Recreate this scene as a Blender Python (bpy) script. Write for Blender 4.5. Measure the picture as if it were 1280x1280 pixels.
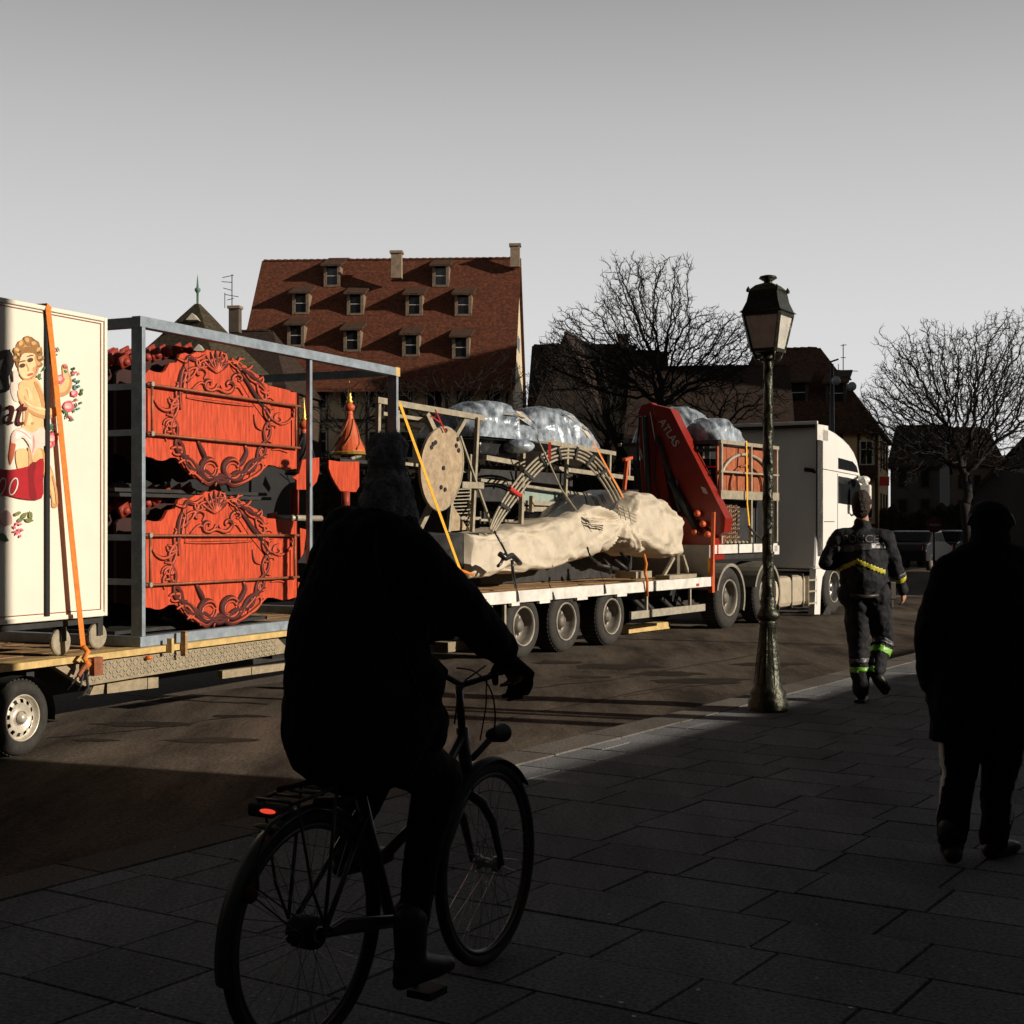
import bpy, bmesh, math, random
import numpy as np
from mathutils import Vector, Matrix, noise

for o in list(bpy.data.objects): bpy.data.objects.remove(o)
S = bpy.context.scene
C = S.collection
random.seed(7)
R = math.radians
F = 1800.0            # focal length in pixels of the 1280 px photograph
CAMH = 1.6
HZ = 655.0

# ------------------------------------------------------------------ camera
cd = bpy.data.cameras.new('camera'); cam = bpy.data.objects.new('camera', cd); C.objects.link(cam)
cam.location = (0, 0, CAMH); cam.rotation_euler = (R(90), 0, 0)
cd.sensor_width = 36; cd.lens = 36*F/1280; cd.shift_y = (HZ-640)/1280
cd.clip_start = 0.1; cd.clip_end = 2000
S.camera = cam

# ------------------------------------------------------------------ sun and sky
SUN_EL, SUN_AZ = R(18), R(20)      # azimuth: degrees behind the camera's right hand
sdir = Vector((math.cos(SUN_AZ)*math.cos(SUN_EL), -math.sin(SUN_AZ)*math.cos(SUN_EL), math.sin(SUN_EL)))
sl = bpy.data.lights.new('sun', 'SUN'); sun = bpy.data.objects.new('sun', sl); C.objects.link(sun)
sl.energy = 5.0; sl.angle = R(0.25); sl.color = (1.0, 0.88, 0.72)
sun.rotation_euler = (-sdir).to_track_quat('-Z', 'Y').to_euler()
sun.location = sdir*60

w = bpy.data.worlds.new('World'); S.world = w; w.use_nodes = True
nt = w.node_tree; nt.nodes.clear()
out = nt.nodes.new('ShaderNodeOutputWorld'); bg = nt.nodes.new('ShaderNodeBackground')
sky = nt.nodes.new('ShaderNodeTexSky'); sky.sky_type = 'NISHITA'; sky.sun_disc = False
sky.sun_elevation = SUN_EL; sky.sun_rotation = math.atan2(sdir.x, sdir.y)
sky.air_density = 1.0; sky.dust_density = 1.2
hs = nt.nodes.new('ShaderNodeHueSaturation'); hs.inputs['Saturation'].default_value = 0.0
tc = nt.nodes.new('ShaderNodeTexCoord'); sx = nt.nodes.new('ShaderNodeSeparateXYZ')
cr = nt.nodes.new('ShaderNodeValToRGB')
e = cr.color_ramp.elements
SKYRAMP = [(0.0, 0.76), (0.08, 0.74), (0.14, 0.69), (0.20, 0.61), (0.27, 0.50), (0.34, 0.365), (0.40, 0.20), (0.48, 0.07), (1.0, 0.012)]
e[0].position, e[0].color = 0, (SKYRAMP[0][1],)*3+(1,)
e[1].position, e[1].color = 1, (SKYRAMP[-1][1],)*3+(1,)
for p, v in SKYRAMP[1:-1]:
    k = e.new(p); k.color = (v, v, v, 1)
mx = nt.nodes.new('ShaderNodeMixRGB'); mx.blend_type = 'MIX'; mx.inputs[0].default_value = 0.97
gain = nt.nodes.new('ShaderNodeMixRGB'); gain.blend_type = 'MULTIPLY'; gain.inputs[0].default_value = 1; gain.inputs[2].default_value = (10, 10, 10, 1)
L = nt.links.new
L(tc.outputs['Generated'], sx.inputs[0]); L(sx.outputs['Z'], cr.inputs[0])
L(sky.outputs[0], hs.inputs['Color']); L(cr.outputs[0], gain.inputs[1])
L(hs.outputs[0], mx.inputs[1]); L(gain.outputs[0], mx.inputs[2])
L(mx.outputs[0], bg.inputs[0]); bg.inputs[1].default_value = 0.1
L(bg.outputs[0], out.inputs[0])

S.render.engine = 'CYCLES'
S.view_settings.view_transform = 'Standard'; S.view_settings.look = 'None'
S.view_settings.exposure = 0; S.view_settings.gamma = 1; S.view_settings.use_curve_mapping = False

# ------------------------------------------------------------------ geometry helpers
def ray(px, py): return Vector(((px-640)/F, 1, -(py-HZ)/F))
def at(px, py, z): return Vector((0, 0, CAMH)) + ray(px, py)*z
def gp(px, py, h=0.0): return at(px, py, (CAMH-h)*F/(py-HZ))
UP = Vector((0, 0, 1))
ROAD = -0.10

class Fr:                                    # a vehicle's own axes: s forward, n to its right, h up
    def __init__(s, O, th):
        s.O = Vector((O[0], O[1], 0)); s.th = th
        s.d = Vector((math.sin(th), math.cos(th), 0)); s.n = Vector((math.cos(th), -math.sin(th), 0))
    def P(s, a, n, h): return s.O + s.d*a + s.n*n + UP*h
    def pt(s, px, py, n=0):
        r = ray(px, py); q = s.O + s.n*n; q.z = 0; c = Vector((0, 0, CAMH))
        t = (q-c).dot(s.n)/r.dot(s.n); return c + r*t
    def pS(s, px, py, a):
        r = ray(px, py); q = s.O + s.d*a; c = Vector((0, 0, CAMH))
        t = (q-c).dot(s.d)/r.dot(s.d); return c + r*t
    def loc(s, p): v = p - s.O; return (v.dot(s.d), v.dot(s.n), p.z)
    def sx(s, px, n=0): return s.loc(s.pt(px, HZ, n))[0]
    def hy(s, px, py, n=0): return s.pt(px, py, n).z

A = Fr(gp(30, 945, ROAD), math.atan(820/F))          # flatbed trailer at the left
B = Fr(gp(762, 808, ROAD), math.atan(1160/F))        # white articulated lorry
K = Fr(gp(640, 940), math.atan(1160/F))              # kerb line between pavement and road

class MB:
    def __init__(s): s.v = []; s.f = []
    def add(s, vs, fs):
        b = len(s.v); s.v += [tuple(x) for x in vs]; s.f += [[i+b for i in f] for f in fs]; return s
    def hexa(s, c):                              # 8 corners: bottom 4 ccw, top 4 ccw
        return s.add(c, [(0,3,2,1),(4,5,6,7),(0,1,5,4),(1,2,6,5),(2,3,7,6),(3,0,4,7)])
    def bx(s, fr, s0, s1, n0, n1, h0, h1):
        return s.hexa([fr.P(a, n, h) for h in (h0, h1) for a, n in ((s0,n0),(s1,n0),(s1,n1),(s0,n1))])
    def box(s, c, sx, sy, sz, rz=0.0):           # c = centre
        c = Vector(c); ca, sa = math.cos(rz), math.sin(rz); vs = []
        for z in (-sz/2, sz/2):
            for x, y in ((-sx/2,-sy/2),(sx/2,-sy/2),(sx/2,sy/2),(-sx/2,sy/2)):
                vs.append(c + Vector((x*ca-y*sa, x*sa+y*ca, z)))
        return s.hexa(vs)
    def bar(s, p, q, wa, wb, up=UP):             # rectangular bar
        p, q = Vector(p), Vector(q); d = (q-p).normalized()
        a = d.cross(up)
        if a.length < 1e-4: a = d.cross(Vector((0, 1, 0)))
        a.normalize(); b = a.cross(d).normalized()
        c = []
        for e_ in (p, q):
            c += [e_ + a*(x*wa/2) + b*(y*wb/2) for x, y in ((-1,-1),(1,-1),(1,1),(-1,1))]
        return s.hexa(c)
    def tube(s, pts, r, k=6, caps=True, closed=False):
        pts = [Vector(p) for p in pts]; n = len(pts)
        rr = r if isinstance(r, (list, tuple)) else [r]*n
        vs = []; prev = None
        for i, p in enumerate(pts):
            if closed: t = pts[(i+1) % n]-pts[i-1]
            else: t = pts[min(i+1, n-1)]-pts[max(i-1, 0)]
            if t.length < 1e-9: t = UP.copy()
            t.normalize()
            if prev is None:
                a = t.cross(UP if abs(t.z) < .95 else Vector((0, 1, 0)))
            else: a = prev - t*prev.dot(t)
            if a.length < 1e-6: a = t.cross(Vector((1, 0, 0)))
            a.normalize(); prev = a; b = t.cross(a)
            for j in range(k):
                w_ = 2*math.pi*j/k; vs.append(p + (a*math.cos(w_)+b*math.sin(w_))*rr[i])
        fs = []
        for i in range(n if closed else n-1):
            for j in range(k):
                i2 = (i+1) % n
                fs.append((i*k+j, i*k+(j+1) % k, i2*k+(j+1) % k, i2*k+j))
        if caps and not closed:
            fs.append(tuple(range(k))[::-1]); fs.append(tuple((n-1)*k+j for j in range(k)))
        return s.add(vs, fs)
    def prism(s, front, vec):
        vec = Vector(vec); n = len(front); front = [Vector(p) for p in front]
        vs = front + [p+vec for p in front]
        fs = [tuple(range(n)), tuple(range(2*n-1, n-1, -1))]
        fs += [(i, n+i, n+(i+1) % n, (i+1) % n) for i in range(n)]
        return s.add(vs, fs)
    def lathe(s, prof, c, ax=UP, k=24, ph=0.0):
        c = Vector(c); ax = Vector(ax).normalized()
        a = ax.cross(UP) if abs(ax.z) < .95 else Vector((1, 0, 0)); a.normalize(); b = ax.cross(a)
        vs = []
        for r, h in prof:
            for j in range(k):
                w_ = 2*math.pi*j/k+ph; vs.append(c + ax*h + (a*math.cos(w_)+b*math.sin(w_))*r)
        fs = [(i*k+j, i*k+(j+1) % k, (i+1)*k+(j+1) % k, (i+1)*k+j) for i in range(len(prof)-1) for j in range(k)]
        return s.add(vs, fs)
    def ell(s, c, rx, ry=None, rz=None, k=14, m=9, rot=None):
        ry = ry or rx; rz = rz or rx; c = Vector(c); vs = []; fs = []
        for i in range(m+1):
            t = math.pi*i/m
            for j in range(k):
                p = 2*math.pi*j/k
                v = Vector((rx*math.sin(t)*math.cos(p), ry*math.sin(t)*math.sin(p), rz*math.cos(t)))
                if rot: v = rot @ v
                vs.append(c+v)
        for i in range(m):
            for j in range(k):
                fs.append((i*k+j, (i+1)*k+j, (i+1)*k+(j+1) % k, i*k+(j+1) % k))
        return s.add(vs, fs)
    def cap(s, p, r0, q, r1, k=14):              # tapered capsule
        p, q = Vector(p), Vector(q); ax = q-p; l = ax.length
        if l < 1e-6: return s.ell(p, r0)
        prof = []
        for i in range(6):
            t = -math.pi/2+math.pi/2*i/5; prof.append((max(r0*math.cos(t), 1e-4), r0*math.sin(t)))
        for i in range(6):
            t = math.pi/2*i/5; prof.append((max(r1*math.cos(t), 1e-4), l+r1*math.sin(t)))
        return s.lathe(prof, p, ax, k)
    def grid(s, P, closed=False):                # P[i][j] rows of points
        n, m = len(P), len(P[0]); vs = [p for row in P for p in row]
        fs = [(i*m+j, i*m+(j+1) % m, (i+1)*m+(j+1) % m, (i+1)*m+j) for i in range(n-1) for j in range(m if closed else m-1)]
        return s.add(vs, fs)

def wloc(o):
    v = Vector((0, 0, 0))
    while o: v += o.location; o = o.parent
    return v
def part(name, mb, mat, parent=None, smooth=False, bevel=0, weld=True):
    me = bpy.data.meshes.new(name)
    off = wloc(parent)
    o = bpy.data.objects.new(name, me)
    if parent is None:
        a = np.array(mb.v); off = Vector(((a[:,0].min()+a[:,0].max())/2, (a[:,1].min()+a[:,1].max())/2, a[:,2].min()))
        o.location = off
    else: o.parent = parent
    me.from_pydata([(v[0]-off.x, v[1]-off.y, v[2]-off.z) for v in mb.v], [], mb.f)
    bm = bmesh.new(); bm.from_mesh(me)
    if weld: bmesh.ops.remove_doubles(bm, verts=bm.verts, dist=1e-5)
    bmesh.ops.recalc_face_normals(bm, faces=bm.faces)
    bm.to_mesh(me); bm.free()
    if smooth: me.polygons.foreach_set('use_smooth', [True]*len(me.polygons))
    if mat: me.materials.append(mat)
    if bevel:
        m = o.modifiers.new('bevel', 'BEVEL'); m.width = bevel; m.segments = 2; m.limit_method = 'ANGLE'; m.angle_limit = R(40)
    C.objects.link(o); return o
def thing(name, label, cat, loc, group=None):
    o = bpy.data.objects.new(name, None); C.objects.link(o); o.location = loc; o.empty_display_size = .2
    o['label'] = label; o['category'] = cat
    if group: o['group'] = group
    return o
def tag(o, label, cat, group=None):
    o['label'] = label; o['category'] = cat
    if group: o['group'] = group
    return o
def struct(name, mb, mat, parent=None, **k):
    o = part(name, mb, mat, parent, **k); o['kind'] = 'structure'; return o
def children(o): return [c for c in bpy.data.objects if c.parent == o]
def inst(src, parent, loc, rz=0, scale=None):        # shares mesh data
    o = src.copy(); C.objects.link(o); o.parent = parent; o.location = Vector(loc)-wloc(parent)
    o.rotation_euler = (0, 0, rz)
    if scale: o.scale = scale
    return o
def copy_tree(o, shift, kids, parent=None):
    c = o.copy(); C.objects.link(c); c.parent = parent
    if parent is None: c.location = o.location + Vector(shift)
    for ch in kids.get(o.name, []): copy_tree(ch, shift, kids, c)
    return c
def kidmap():
    m = {}
    for o in bpy.data.objects:
        if o.parent: m.setdefault(o.parent.name, []).append(o)
    return m
def dup(o, shift, label=None):
    c = copy_tree(o, shift, kidmap())
    if label: c['label'] = label
    return c
def apply_mods(o):
    dg = bpy.context.evaluated_depsgraph_get(); dg.update()
    me = bpy.data.meshes.new_from_object(o.evaluated_get(dg)); o.modifiers.clear(); o.data = me
    me.polygons.foreach_set('use_smooth', [True]*len(me.polygons)); return o
def flesh(name, mb, mat, parent, vox=0.012, sm=4, rough=0.0, rs=8):
    o = part(name, mb, mat, parent, weld=False)
    m = o.modifiers.new('r', 'REMESH'); m.mode = 'VOXEL'; m.voxel_size = vox
    s_ = o.modifiers.new('s', 'SMOOTH'); s_.iterations = sm; s_.factor = .5
    apply_mods(o)
    if rough:
        me = o.data; n_ = len(me.vertices); co = np.empty(n_*3, np.float32); no = np.empty(n_*3, np.float32)
        me.vertices.foreach_get('co', co); me.vertex_normals.foreach_get('vector', no)
        f = np.array([noise.fractal(Vector(c)*rs, 1.0, 2.0, 3) for c in co.reshape(-1, 3)], np.float32)*rough
        co = co.reshape(-1, 3)+no.reshape(-1, 3)*f[:, None]
        me.vertices.foreach_set('co', co.ravel()); me.update()
    return o
def text_part(name, txt, mat, parent, origin, xd, yd, size, thick=.004, shear=0, ext=None):
    cu = bpy.data.curves.new(name, 'FONT'); cu.body = txt; cu.size = size; cu.extrude = thick; cu.shear = shear
    t = bpy.data.objects.new('tmp', cu); C.objects.link(t)
    dg = bpy.context.evaluated_depsgraph_get(); dg.update()
    me = bpy.data.meshes.new_from_object(t.evaluated_get(dg))
    bpy.data.objects.remove(t)
    xd = Vector(xd).normalized(); yd = Vector(yd).normalized(); zd = xd.cross(yd)
    off = wloc(parent)
    for v in me.vertices: v.co = Vector(origin) + xd*v.co.x + yd*v.co.y + zd*v.co.z - off
    me.materials.clear(); me.materials.append(mat)
    o = bpy.data.objects.new(name, me); o.parent = parent; C.objects.link(o); return o

# ------------------------------------------------------------------ materials
M = {}
def mat(name, col, rough=.6, metal=0, var=.25, sc=6.0, bump=.0, bsc=None, spec=.4, stretch=None, col2=None, emit=None, es=0, alpha=None, trans=0):
    m = bpy.data.materials.new(name); m.use_nodes = True; t = m.node_tree; b = t.nodes['Principled BSDF']
    b.inputs['Roughness'].default_value = rough; b.inputs['Metallic'].default_value = metal
    b.inputs['Specular IOR Level'].default_value = spec
    co = t.nodes.new('ShaderNodeTexCoord'); mp = t.nodes.new('ShaderNodeMapping')
    t.links.new(co.outputs['Object'], mp.inputs[0])
    if stretch: mp.inputs['Scale'].default_value = stretch
    n = t.nodes.new('ShaderNodeTexNoise'); n.inputs['Scale'].default_value = sc; n.inputs['Detail'].default_value = 8; n.inputs['Roughness'].default_value = .65
    t.links.new(mp.outputs[0], n.inputs[0])
    r = t.nodes.new('ShaderNodeValToRGB'); r.color_ramp.elements[0].position = .32; r.color_ramp.elements[1].position = .68
    c2 = col2 or tuple(c*(1-var) for c in col)
    r.color_ramp.elements[0].color = (*c2, 1); r.color_ramp.elements[1].color = (*[min(1, c*(1+var*.4)) for c in col], 1)
    t.links.new(n.outputs[0], r.inputs[0]); t.links.new(r.outputs[0], b.inputs['Base Color'])
    if bump:
        n2 = t.nodes.new('ShaderNodeTexNoise'); n2.inputs['Scale'].default_value = bsc or sc*4; n2.inputs['Detail'].default_value = 6
        t.links.new(mp.outputs[0], n2.inputs[0])
        bu = t.nodes.new('ShaderNodeBump'); bu.inputs['Strength'].default_value = min(1, bump); bu.inputs['Distance'].default_value = .02 if bump <= 1 else .05
        t.links.new(n2.outputs[0], bu.inputs['Height']); t.links.new(bu.outputs[0], b.inputs['Normal'])
    if emit: b.inputs['Emission Color'].default_value = (*emit, 1); b.inputs['Emission Strength'].default_value = es
    if trans: b.inputs['Transmission Weight'].default_value = trans
    M[name] = m; return m
mat('cream', (.81, .76, .66), .35, var=.07, sc=1.5, bump=.1, bsc=3)
mat('blue_steel', (.27, .325, .385), .5, .1, var=.35, sc=9, bump=.2)
mat('red_paint', (.62, .080, .03), .5, var=.5, sc=5, bump=.15, stretch=(8, 8, 1))
mat('red_relief', (.34, .045, .025), .55, var=.45, sc=14)
mat('rust_rod', (.35, .12, .06), .6, .3, var=.4, sc=20)
mat('orange_strap', (.75, .22, .03), .7, var=.3, sc=25)
mat('yellow_strap', (.80, .42, .03), .7, var=.25, sc=25)
mat('wood_deck', (.42, .26, .13), .8, var=.5, sc=4, bump=.4, stretch=(1, 1, 6))
mat('yellow_wood', (.62, .44, .18), .75, var=.35, sc=9, bump=.3)
mat('rubber', (.035, .033, .03), .85, var=.4, sc=12, bump=.3)
mat('rim', (.62, .57, .48), .4, .35, var=.25, sc=14)
mat('rim_dirty', (.16, .145, .125), .6, .2, var=.4, sc=10)
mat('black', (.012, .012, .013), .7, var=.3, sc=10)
mat('dark_steel', (.05, .05, .05), .55, .4, var=.4, sc=8)
mat('galv', (.46, .42, .34), .5, .35, var=.3, sc=9, bump=.15)
mat('beige_steel', (.37, .325, .245), .55, .15, var=.35, sc=12, bump=.15)
mat('white_paint', (.78, .76, .72), .35, var=.28, sc=5)
mat('cab_white', (.82, .81, .79), .22, var=.10, sc=1.6, spec=.5, stretch=(1, 1, .4))
mat('gold', (.75, .45, .10), .35, .6, var=.2)
mat('tarp', (.52, .455, .36), .6, var=.3, sc=4, bump=.25, bsc=10)
mat('black_tarp', (.022, .023, .026), .3, var=.4, sc=6, bump=.6, bsc=9, spec=.6)
mat('silver_film', (.40, .46, .53), .36, .25, var=.8, sc=3.2, bump=.5, bsc=9, col2=(.05, .055, .07), stretch=(2.6, .8, 1.4))
mat('crane_red', (.26, .018, .010), .35, var=.2, sc=5)
mat('orange_red', (.62, .11, .035), .5, var=.25, sc=8)
mat('grey_print', (.55, .55, .55), .5, var=.05)
mat('green_glass', (.30, .38, .34), .25, var=.2, sc=5)
mat('ply', (.42, .32, .21), .75, var=.4, sc=11, bump=.3)
mat('fabric_black', (.010, .010, .012), .9, var=.5, sc=12, bump=.6, bsc=30, spec=.15)
mat('fabric_coat', (.016, .016, .018), .95, var=.4, sc=10, bump=.6, bsc=26, spec=.1)
mat('fabric_navy', (.012, .013, .018), .8, var=.4, sc=12, bump=.9, bsc=16, spec=.3)
mat('fur', (.42, .41, .42), .95, var=.5, sc=30, bump=1, bsc=70, spec=.1)
mat('skin', (.42, .22, .15), .55, var=.1)
mat('hair', (.028, .016, .010), .7, var=.4, sc=40, bump=.8, bsc=90)
mat('reflect_yellow', (.50, .46, .04), .4, var=.15)
mat('reflect_green', (.16, .42, .04), .4, var=.1)
mat('reflect_grey', (.07, .07, .078), .4, var=.2)
mat('stripe', (.8, .79, .77), .5, var=.2, sc=20)
mat('leather', (.03, .022, .016), .45, var=.4)
mat('chrome', (.35, .35, .35), .3, .9, var=.2)
mat('frame_grey', (.07, .07, .075), .35, .5, var=.2)
mat('lamp_iron', (.034, .036, .022), .36, .45, var=.5, sc=14, bump=.5, bsc=30)
mat('lamp_glass', (.60, .57, .52), .28, var=.25, sc=9, bump=.5, bsc=40)
mat('concrete', (.34, .28, .19), .9, var=.3, sc=14, bump=.7, bsc=40)
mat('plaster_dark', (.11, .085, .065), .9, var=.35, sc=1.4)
mat('plaster_yellow', (.66, .46, .22), .85, var=.25, sc=1.5)
mat('plaster_cream', (.60, .50, .34), .85, var=.25, sc=1.2)
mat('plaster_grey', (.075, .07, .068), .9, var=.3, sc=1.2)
mat('timber', (.055, .035, .022), .8, var=.4)
mat('window_dark', (.012, .014, .017), .12, var=.3, spec=.25)
mat('window_frame', (.55, .50, .42), .6, var=.2)
mat('stone_brown', (.30, .22, .155), .85, var=.45, sc=3)
mat('bark', (.014, .011, .010), .9, var=.45, sc=9, bump=.6)
mat('dormer_wood', (.20, .145, .10), .8, var=.5, sc=8)
mat('cab_rear_shade', (.44, .43, .42), .5, var=.25, sc=2)  # greyer than the cab white: the rear wall's shade put into the colour
mat('hedge', (.022, .019, .012), .9, var=.5, sc=3)
mat('beacon', (.85, .16, .02), .3, var=.1)
mat('rear_red', (.5, .02, .02), .3, emit=(1, .08, .04), es=.8)
mat('red_flag', (.6, .04, .03), .6)
mat('cable_red', (.16, .05, .04), .5)
mat('sign_red', (.10, .012, .012), .6)
mat('sign_white', (.22, .22, .22), .6)

def roof_mat(name, c1, c2, sc):
    m = mat(name, c1, .85, var=.4, sc=7, col2=c2)
    t = m.node_tree; b = t.nodes['Principled BSDF']
    co = t.nodes['Texture Coordinate']
    br = t.nodes.new('ShaderNodeTexBrick'); br.inputs['Scale'].default_value = sc
    br.inputs['Color1'].default_value = (1, 1, 1, 1); br.inputs['Color2'].default_value = (.45, .42, .4, 1); br.inputs['Mortar'].default_value = (.22, .2, .2, 1)
    br.inputs['Mortar Size'].default_value = .025; br.inputs['Brick Width'].default_value = .35; br.inputs['Row Height'].default_value = .22
    mp = t.nodes.new('ShaderNodeMapping'); mp.inputs['Rotation'].default_value = (R(90), 0, 0)
    t.links.new(co.outputs['Object'], mp.inputs[0]); t.links.new(mp.outputs[0], br.inputs[0])
    mu = t.nodes.new('ShaderNodeMixRGB'); mu.blend_type = 'MULTIPLY'; mu.inputs[0].default_value = .9
    r = t.nodes['Color Ramp']
    t.links.new(r.outputs[0], mu.inputs[1]); t.links.new(br.outputs[0], mu.inputs[2]); t.links.new(mu.outputs[0], b.inputs['Base Color'])
    bu = t.nodes.new('ShaderNodeBump'); bu.inputs['Strength'].default_value = .8; bu.inputs['Distance'].default_value = .06
    t.links.new(br.outputs['Fac'], bu.inputs['Height']); bu.invert = True; t.links.new(bu.outputs[0], b.inputs['Normal'])
    return m
roof_mat('roof_red', (.215, .062, .025), (.09, .028, .014), 3.0)
roof_mat('roof_brown', (.15, .068, .034), (.035, .020, .013), 4.5)
roof_mat('roof_dark', (.070, .038, .024), (.02, .013, .010), 4.5)
roof_mat('roof_green', (.11, .085, .045), (.035, .03, .02), 4.5)

def ground_mat(name, c1, c2, rough, grain, spec=.3, ang=0.0, big=1.1):
    m = bpy.data.materials.new(name); m.use_nodes = True; t = m.node_tree; b = t.nodes['Principled BSDF']; Lk = t.links.new
    geo = t.nodes.new('ShaderNodeNewGeometry'); mp = t.nodes.new('ShaderNodeMapping'); Lk(geo.outputs['Position'], mp.inputs[0])
    mp.inputs['Rotation'].default_value = (0, 0, ang); mp.inputs['Scale'].default_value = (1, .22, 1)
    n1 = t.nodes.new('ShaderNodeTexNoise'); n1.inputs['Scale'].default_value = big; n1.inputs['Detail'].default_value = 9; n1.inputs['Roughness'].default_value = .7
    Lk(mp.outputs[0], n1.inputs[0])
    n2 = t.nodes.new('ShaderNodeTexNoise'); n2.inputs['Scale'].default_value = grain; n2.inputs['Detail'].default_value = 3
    Lk(geo.outputs['Position'], n2.inputs[0])
    r = t.nodes.new('ShaderNodeValToRGB'); r.color_ramp.elements[0].position = .36; r.color_ramp.elements[1].position = .64
    r.color_ramp.elements[0].color = (*c2, 1); r.color_ramp.elements[1].color = (*c1, 1)
    Lk(n1.outputs[0], r.inputs[0])
    r2 = t.nodes.new('ShaderNodeValToRGB'); r2.color_ramp.elements[0].position = .3; r2.color_ramp.elements[1].position = .72
    r2.color_ramp.elements[0].color = (.45, .45, .45, 1); r2.color_ramp.elements[1].color = (1.5, 1.5, 1.5, 1)
    Lk(n2.outputs[0], r2.inputs[0])
    mu = t.nodes.new('ShaderNodeMixRGB'); mu.blend_type = 'MULTIPLY'; mu.inputs[0].default_value = .8
    Lk(r.outputs[0], mu.inputs[1]); Lk(r2.outputs[0], mu.inputs[2]); Lk(mu.outputs[0], b.inputs['Base Color'])
    b.inputs['Roughness'].default_value = rough; b.inputs['Specular IOR Level'].default_value = spec
    bu = t.nodes.new('ShaderNodeBump'); bu.inputs['Strength'].default_value = .5; bu.inputs['Distance'].default_value = .006
    Lk(n2.outputs[0], bu.inputs['Height']); Lk(bu.outputs[0], b.inputs['Normal'])
    oi = t.nodes.new('ShaderNodeObjectInfo'); M[name] = m
    return m
ground_mat('asphalt', (.142, .115, .093), (.040, .034, .029), .95, 42, .03, ang=K.th, big=1.6)
ground_mat('slab', (.25, .258, .275), (.145, .15, .16), .95, 60, .04, ang=K.th)
ground_mat('joint', (.014, .014, .014), (.008, .008, .008), .95, 60, .1)
ground_mat('kerb_granite', (.18, .165, .15), (.11, .10, .093), .9, 70, .05, ang=K.th)
ground_mat('tar', (.050, .042, .036), (.022, .019, .017), .8, 60, .05, ang=K.th)
ground_mat('plaza', (.14, .11, .085), (.09, .07, .055), .9, 30)
# every slab a little lighter or darker than its neighbours
for nm in ('slab', 'kerb_granite'):
    t = M[nm].node_tree; b = t.nodes['Principled BSDF']
    src = b.inputs['Base Color'].links[0].from_socket
    oi = [n for n in t.nodes if n.type == 'OBJECT_INFO'][0]
    mr = t.nodes.new('ShaderNodeMapRange'); mr.inputs[3].default_value = .84; mr.inputs[4].default_value = 1.12
    t.links.new(oi.outputs['Random'], mr.inputs[0])
    mu = t.nodes.new('ShaderNodeVectorMath'); mu.operation = 'SCALE'
    t.links.new(src, mu.inputs[0]); t.links.new(mr.outputs[0], mu.inputs['Scale']); t.links.new(mu.outputs[0], b.inputs['Base Color'])
# where the shade edges lie: corner line through a road point, eave line just inside the kerb
_pa = gp(388, 974, ROAD); _h = Vector((sdir.x, sdir.y, 0)).normalized()
_L = (20.5 - (_pa-K.O).dot(K.n))/_h.dot(K.n); SH_A = (_pa+_h*_L-K.O).dot(K.d)
HB = (20.5-.62)/_h.dot(K.n)*math.tan(SUN_EL)

r_ = M['silver_film'].node_tree.nodes['Color Ramp'].color_ramp.elements; r_[0].position = .36; r_[1].position = .66; r_[0].color = (.09, .11, .14, 1)
r_ = M['tarp'].node_tree.nodes['Color Ramp'].color_ramp.elements; r_[0].position = .25; r_[1].position = .55
# crisp creases for the tarpaulins and film
for nm, scl, dist in (('tarp', 3.2, .02), ('silver_film', 3.4, .07), ('black_tarp', 3.0, .05)):
    t = M[nm].node_tree; b = t.nodes['Principled BSDF']; bu0 = [n for n in t.nodes if n.type == 'BUMP'][0]
    n = t.nodes.new('ShaderNodeTexNoise'); n.noise_type = 'RIDGED_MULTIFRACTAL'; n.inputs['Scale'].default_value = scl; n.inputs['Detail'].default_value = 3; n.inputs['Distortion'].default_value = .6
    mp = t.nodes.new('ShaderNodeMapping'); mp.inputs['Rotation'].default_value = (.5, .3, .6); mp.inputs['Scale'].default_value = (1, .45, 1.3)
    t.links.new([q for q in t.nodes if q.type == 'TEX_COORD'][0].outputs['Object'], mp.inputs[0]); t.links.new(mp.outputs[0], n.inputs[0])
    bu = t.nodes.new('ShaderNodeBump'); bu.inputs['Strength'].default_value = .8; bu.inputs['Distance'].default_value = dist
    t.links.new(n.outputs[0], bu.inputs['Height']); t.links.new(bu0.outputs[0], bu.inputs['Normal']); t.links.new(bu.outputs[0], b.inputs['Normal'])

# ================================================================== THE SETTING
ob = struct('ground', MB().add([(-600, -300, ROAD-.02), (600, -300, ROAD-.02), (600, 900, ROAD-.02), (-600, 900, ROAD-.02)], [(0,1,2,3)]), M['plaza'])
road = MB(); road.add([K.P(s_, n_, ROAD) for s_, n_ in ((-60, -5.0), (140, -5.0), (140, .02), (-60, .02))], [(0,1,2,3)])
road = struct('road', road, M['asphalt'])
bed = MB(); bed.bx(K, -60, 140, .02, 20.0, ROAD-.01, -.03)
pavement = struct('pavement', bed, M['joint'])
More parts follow.
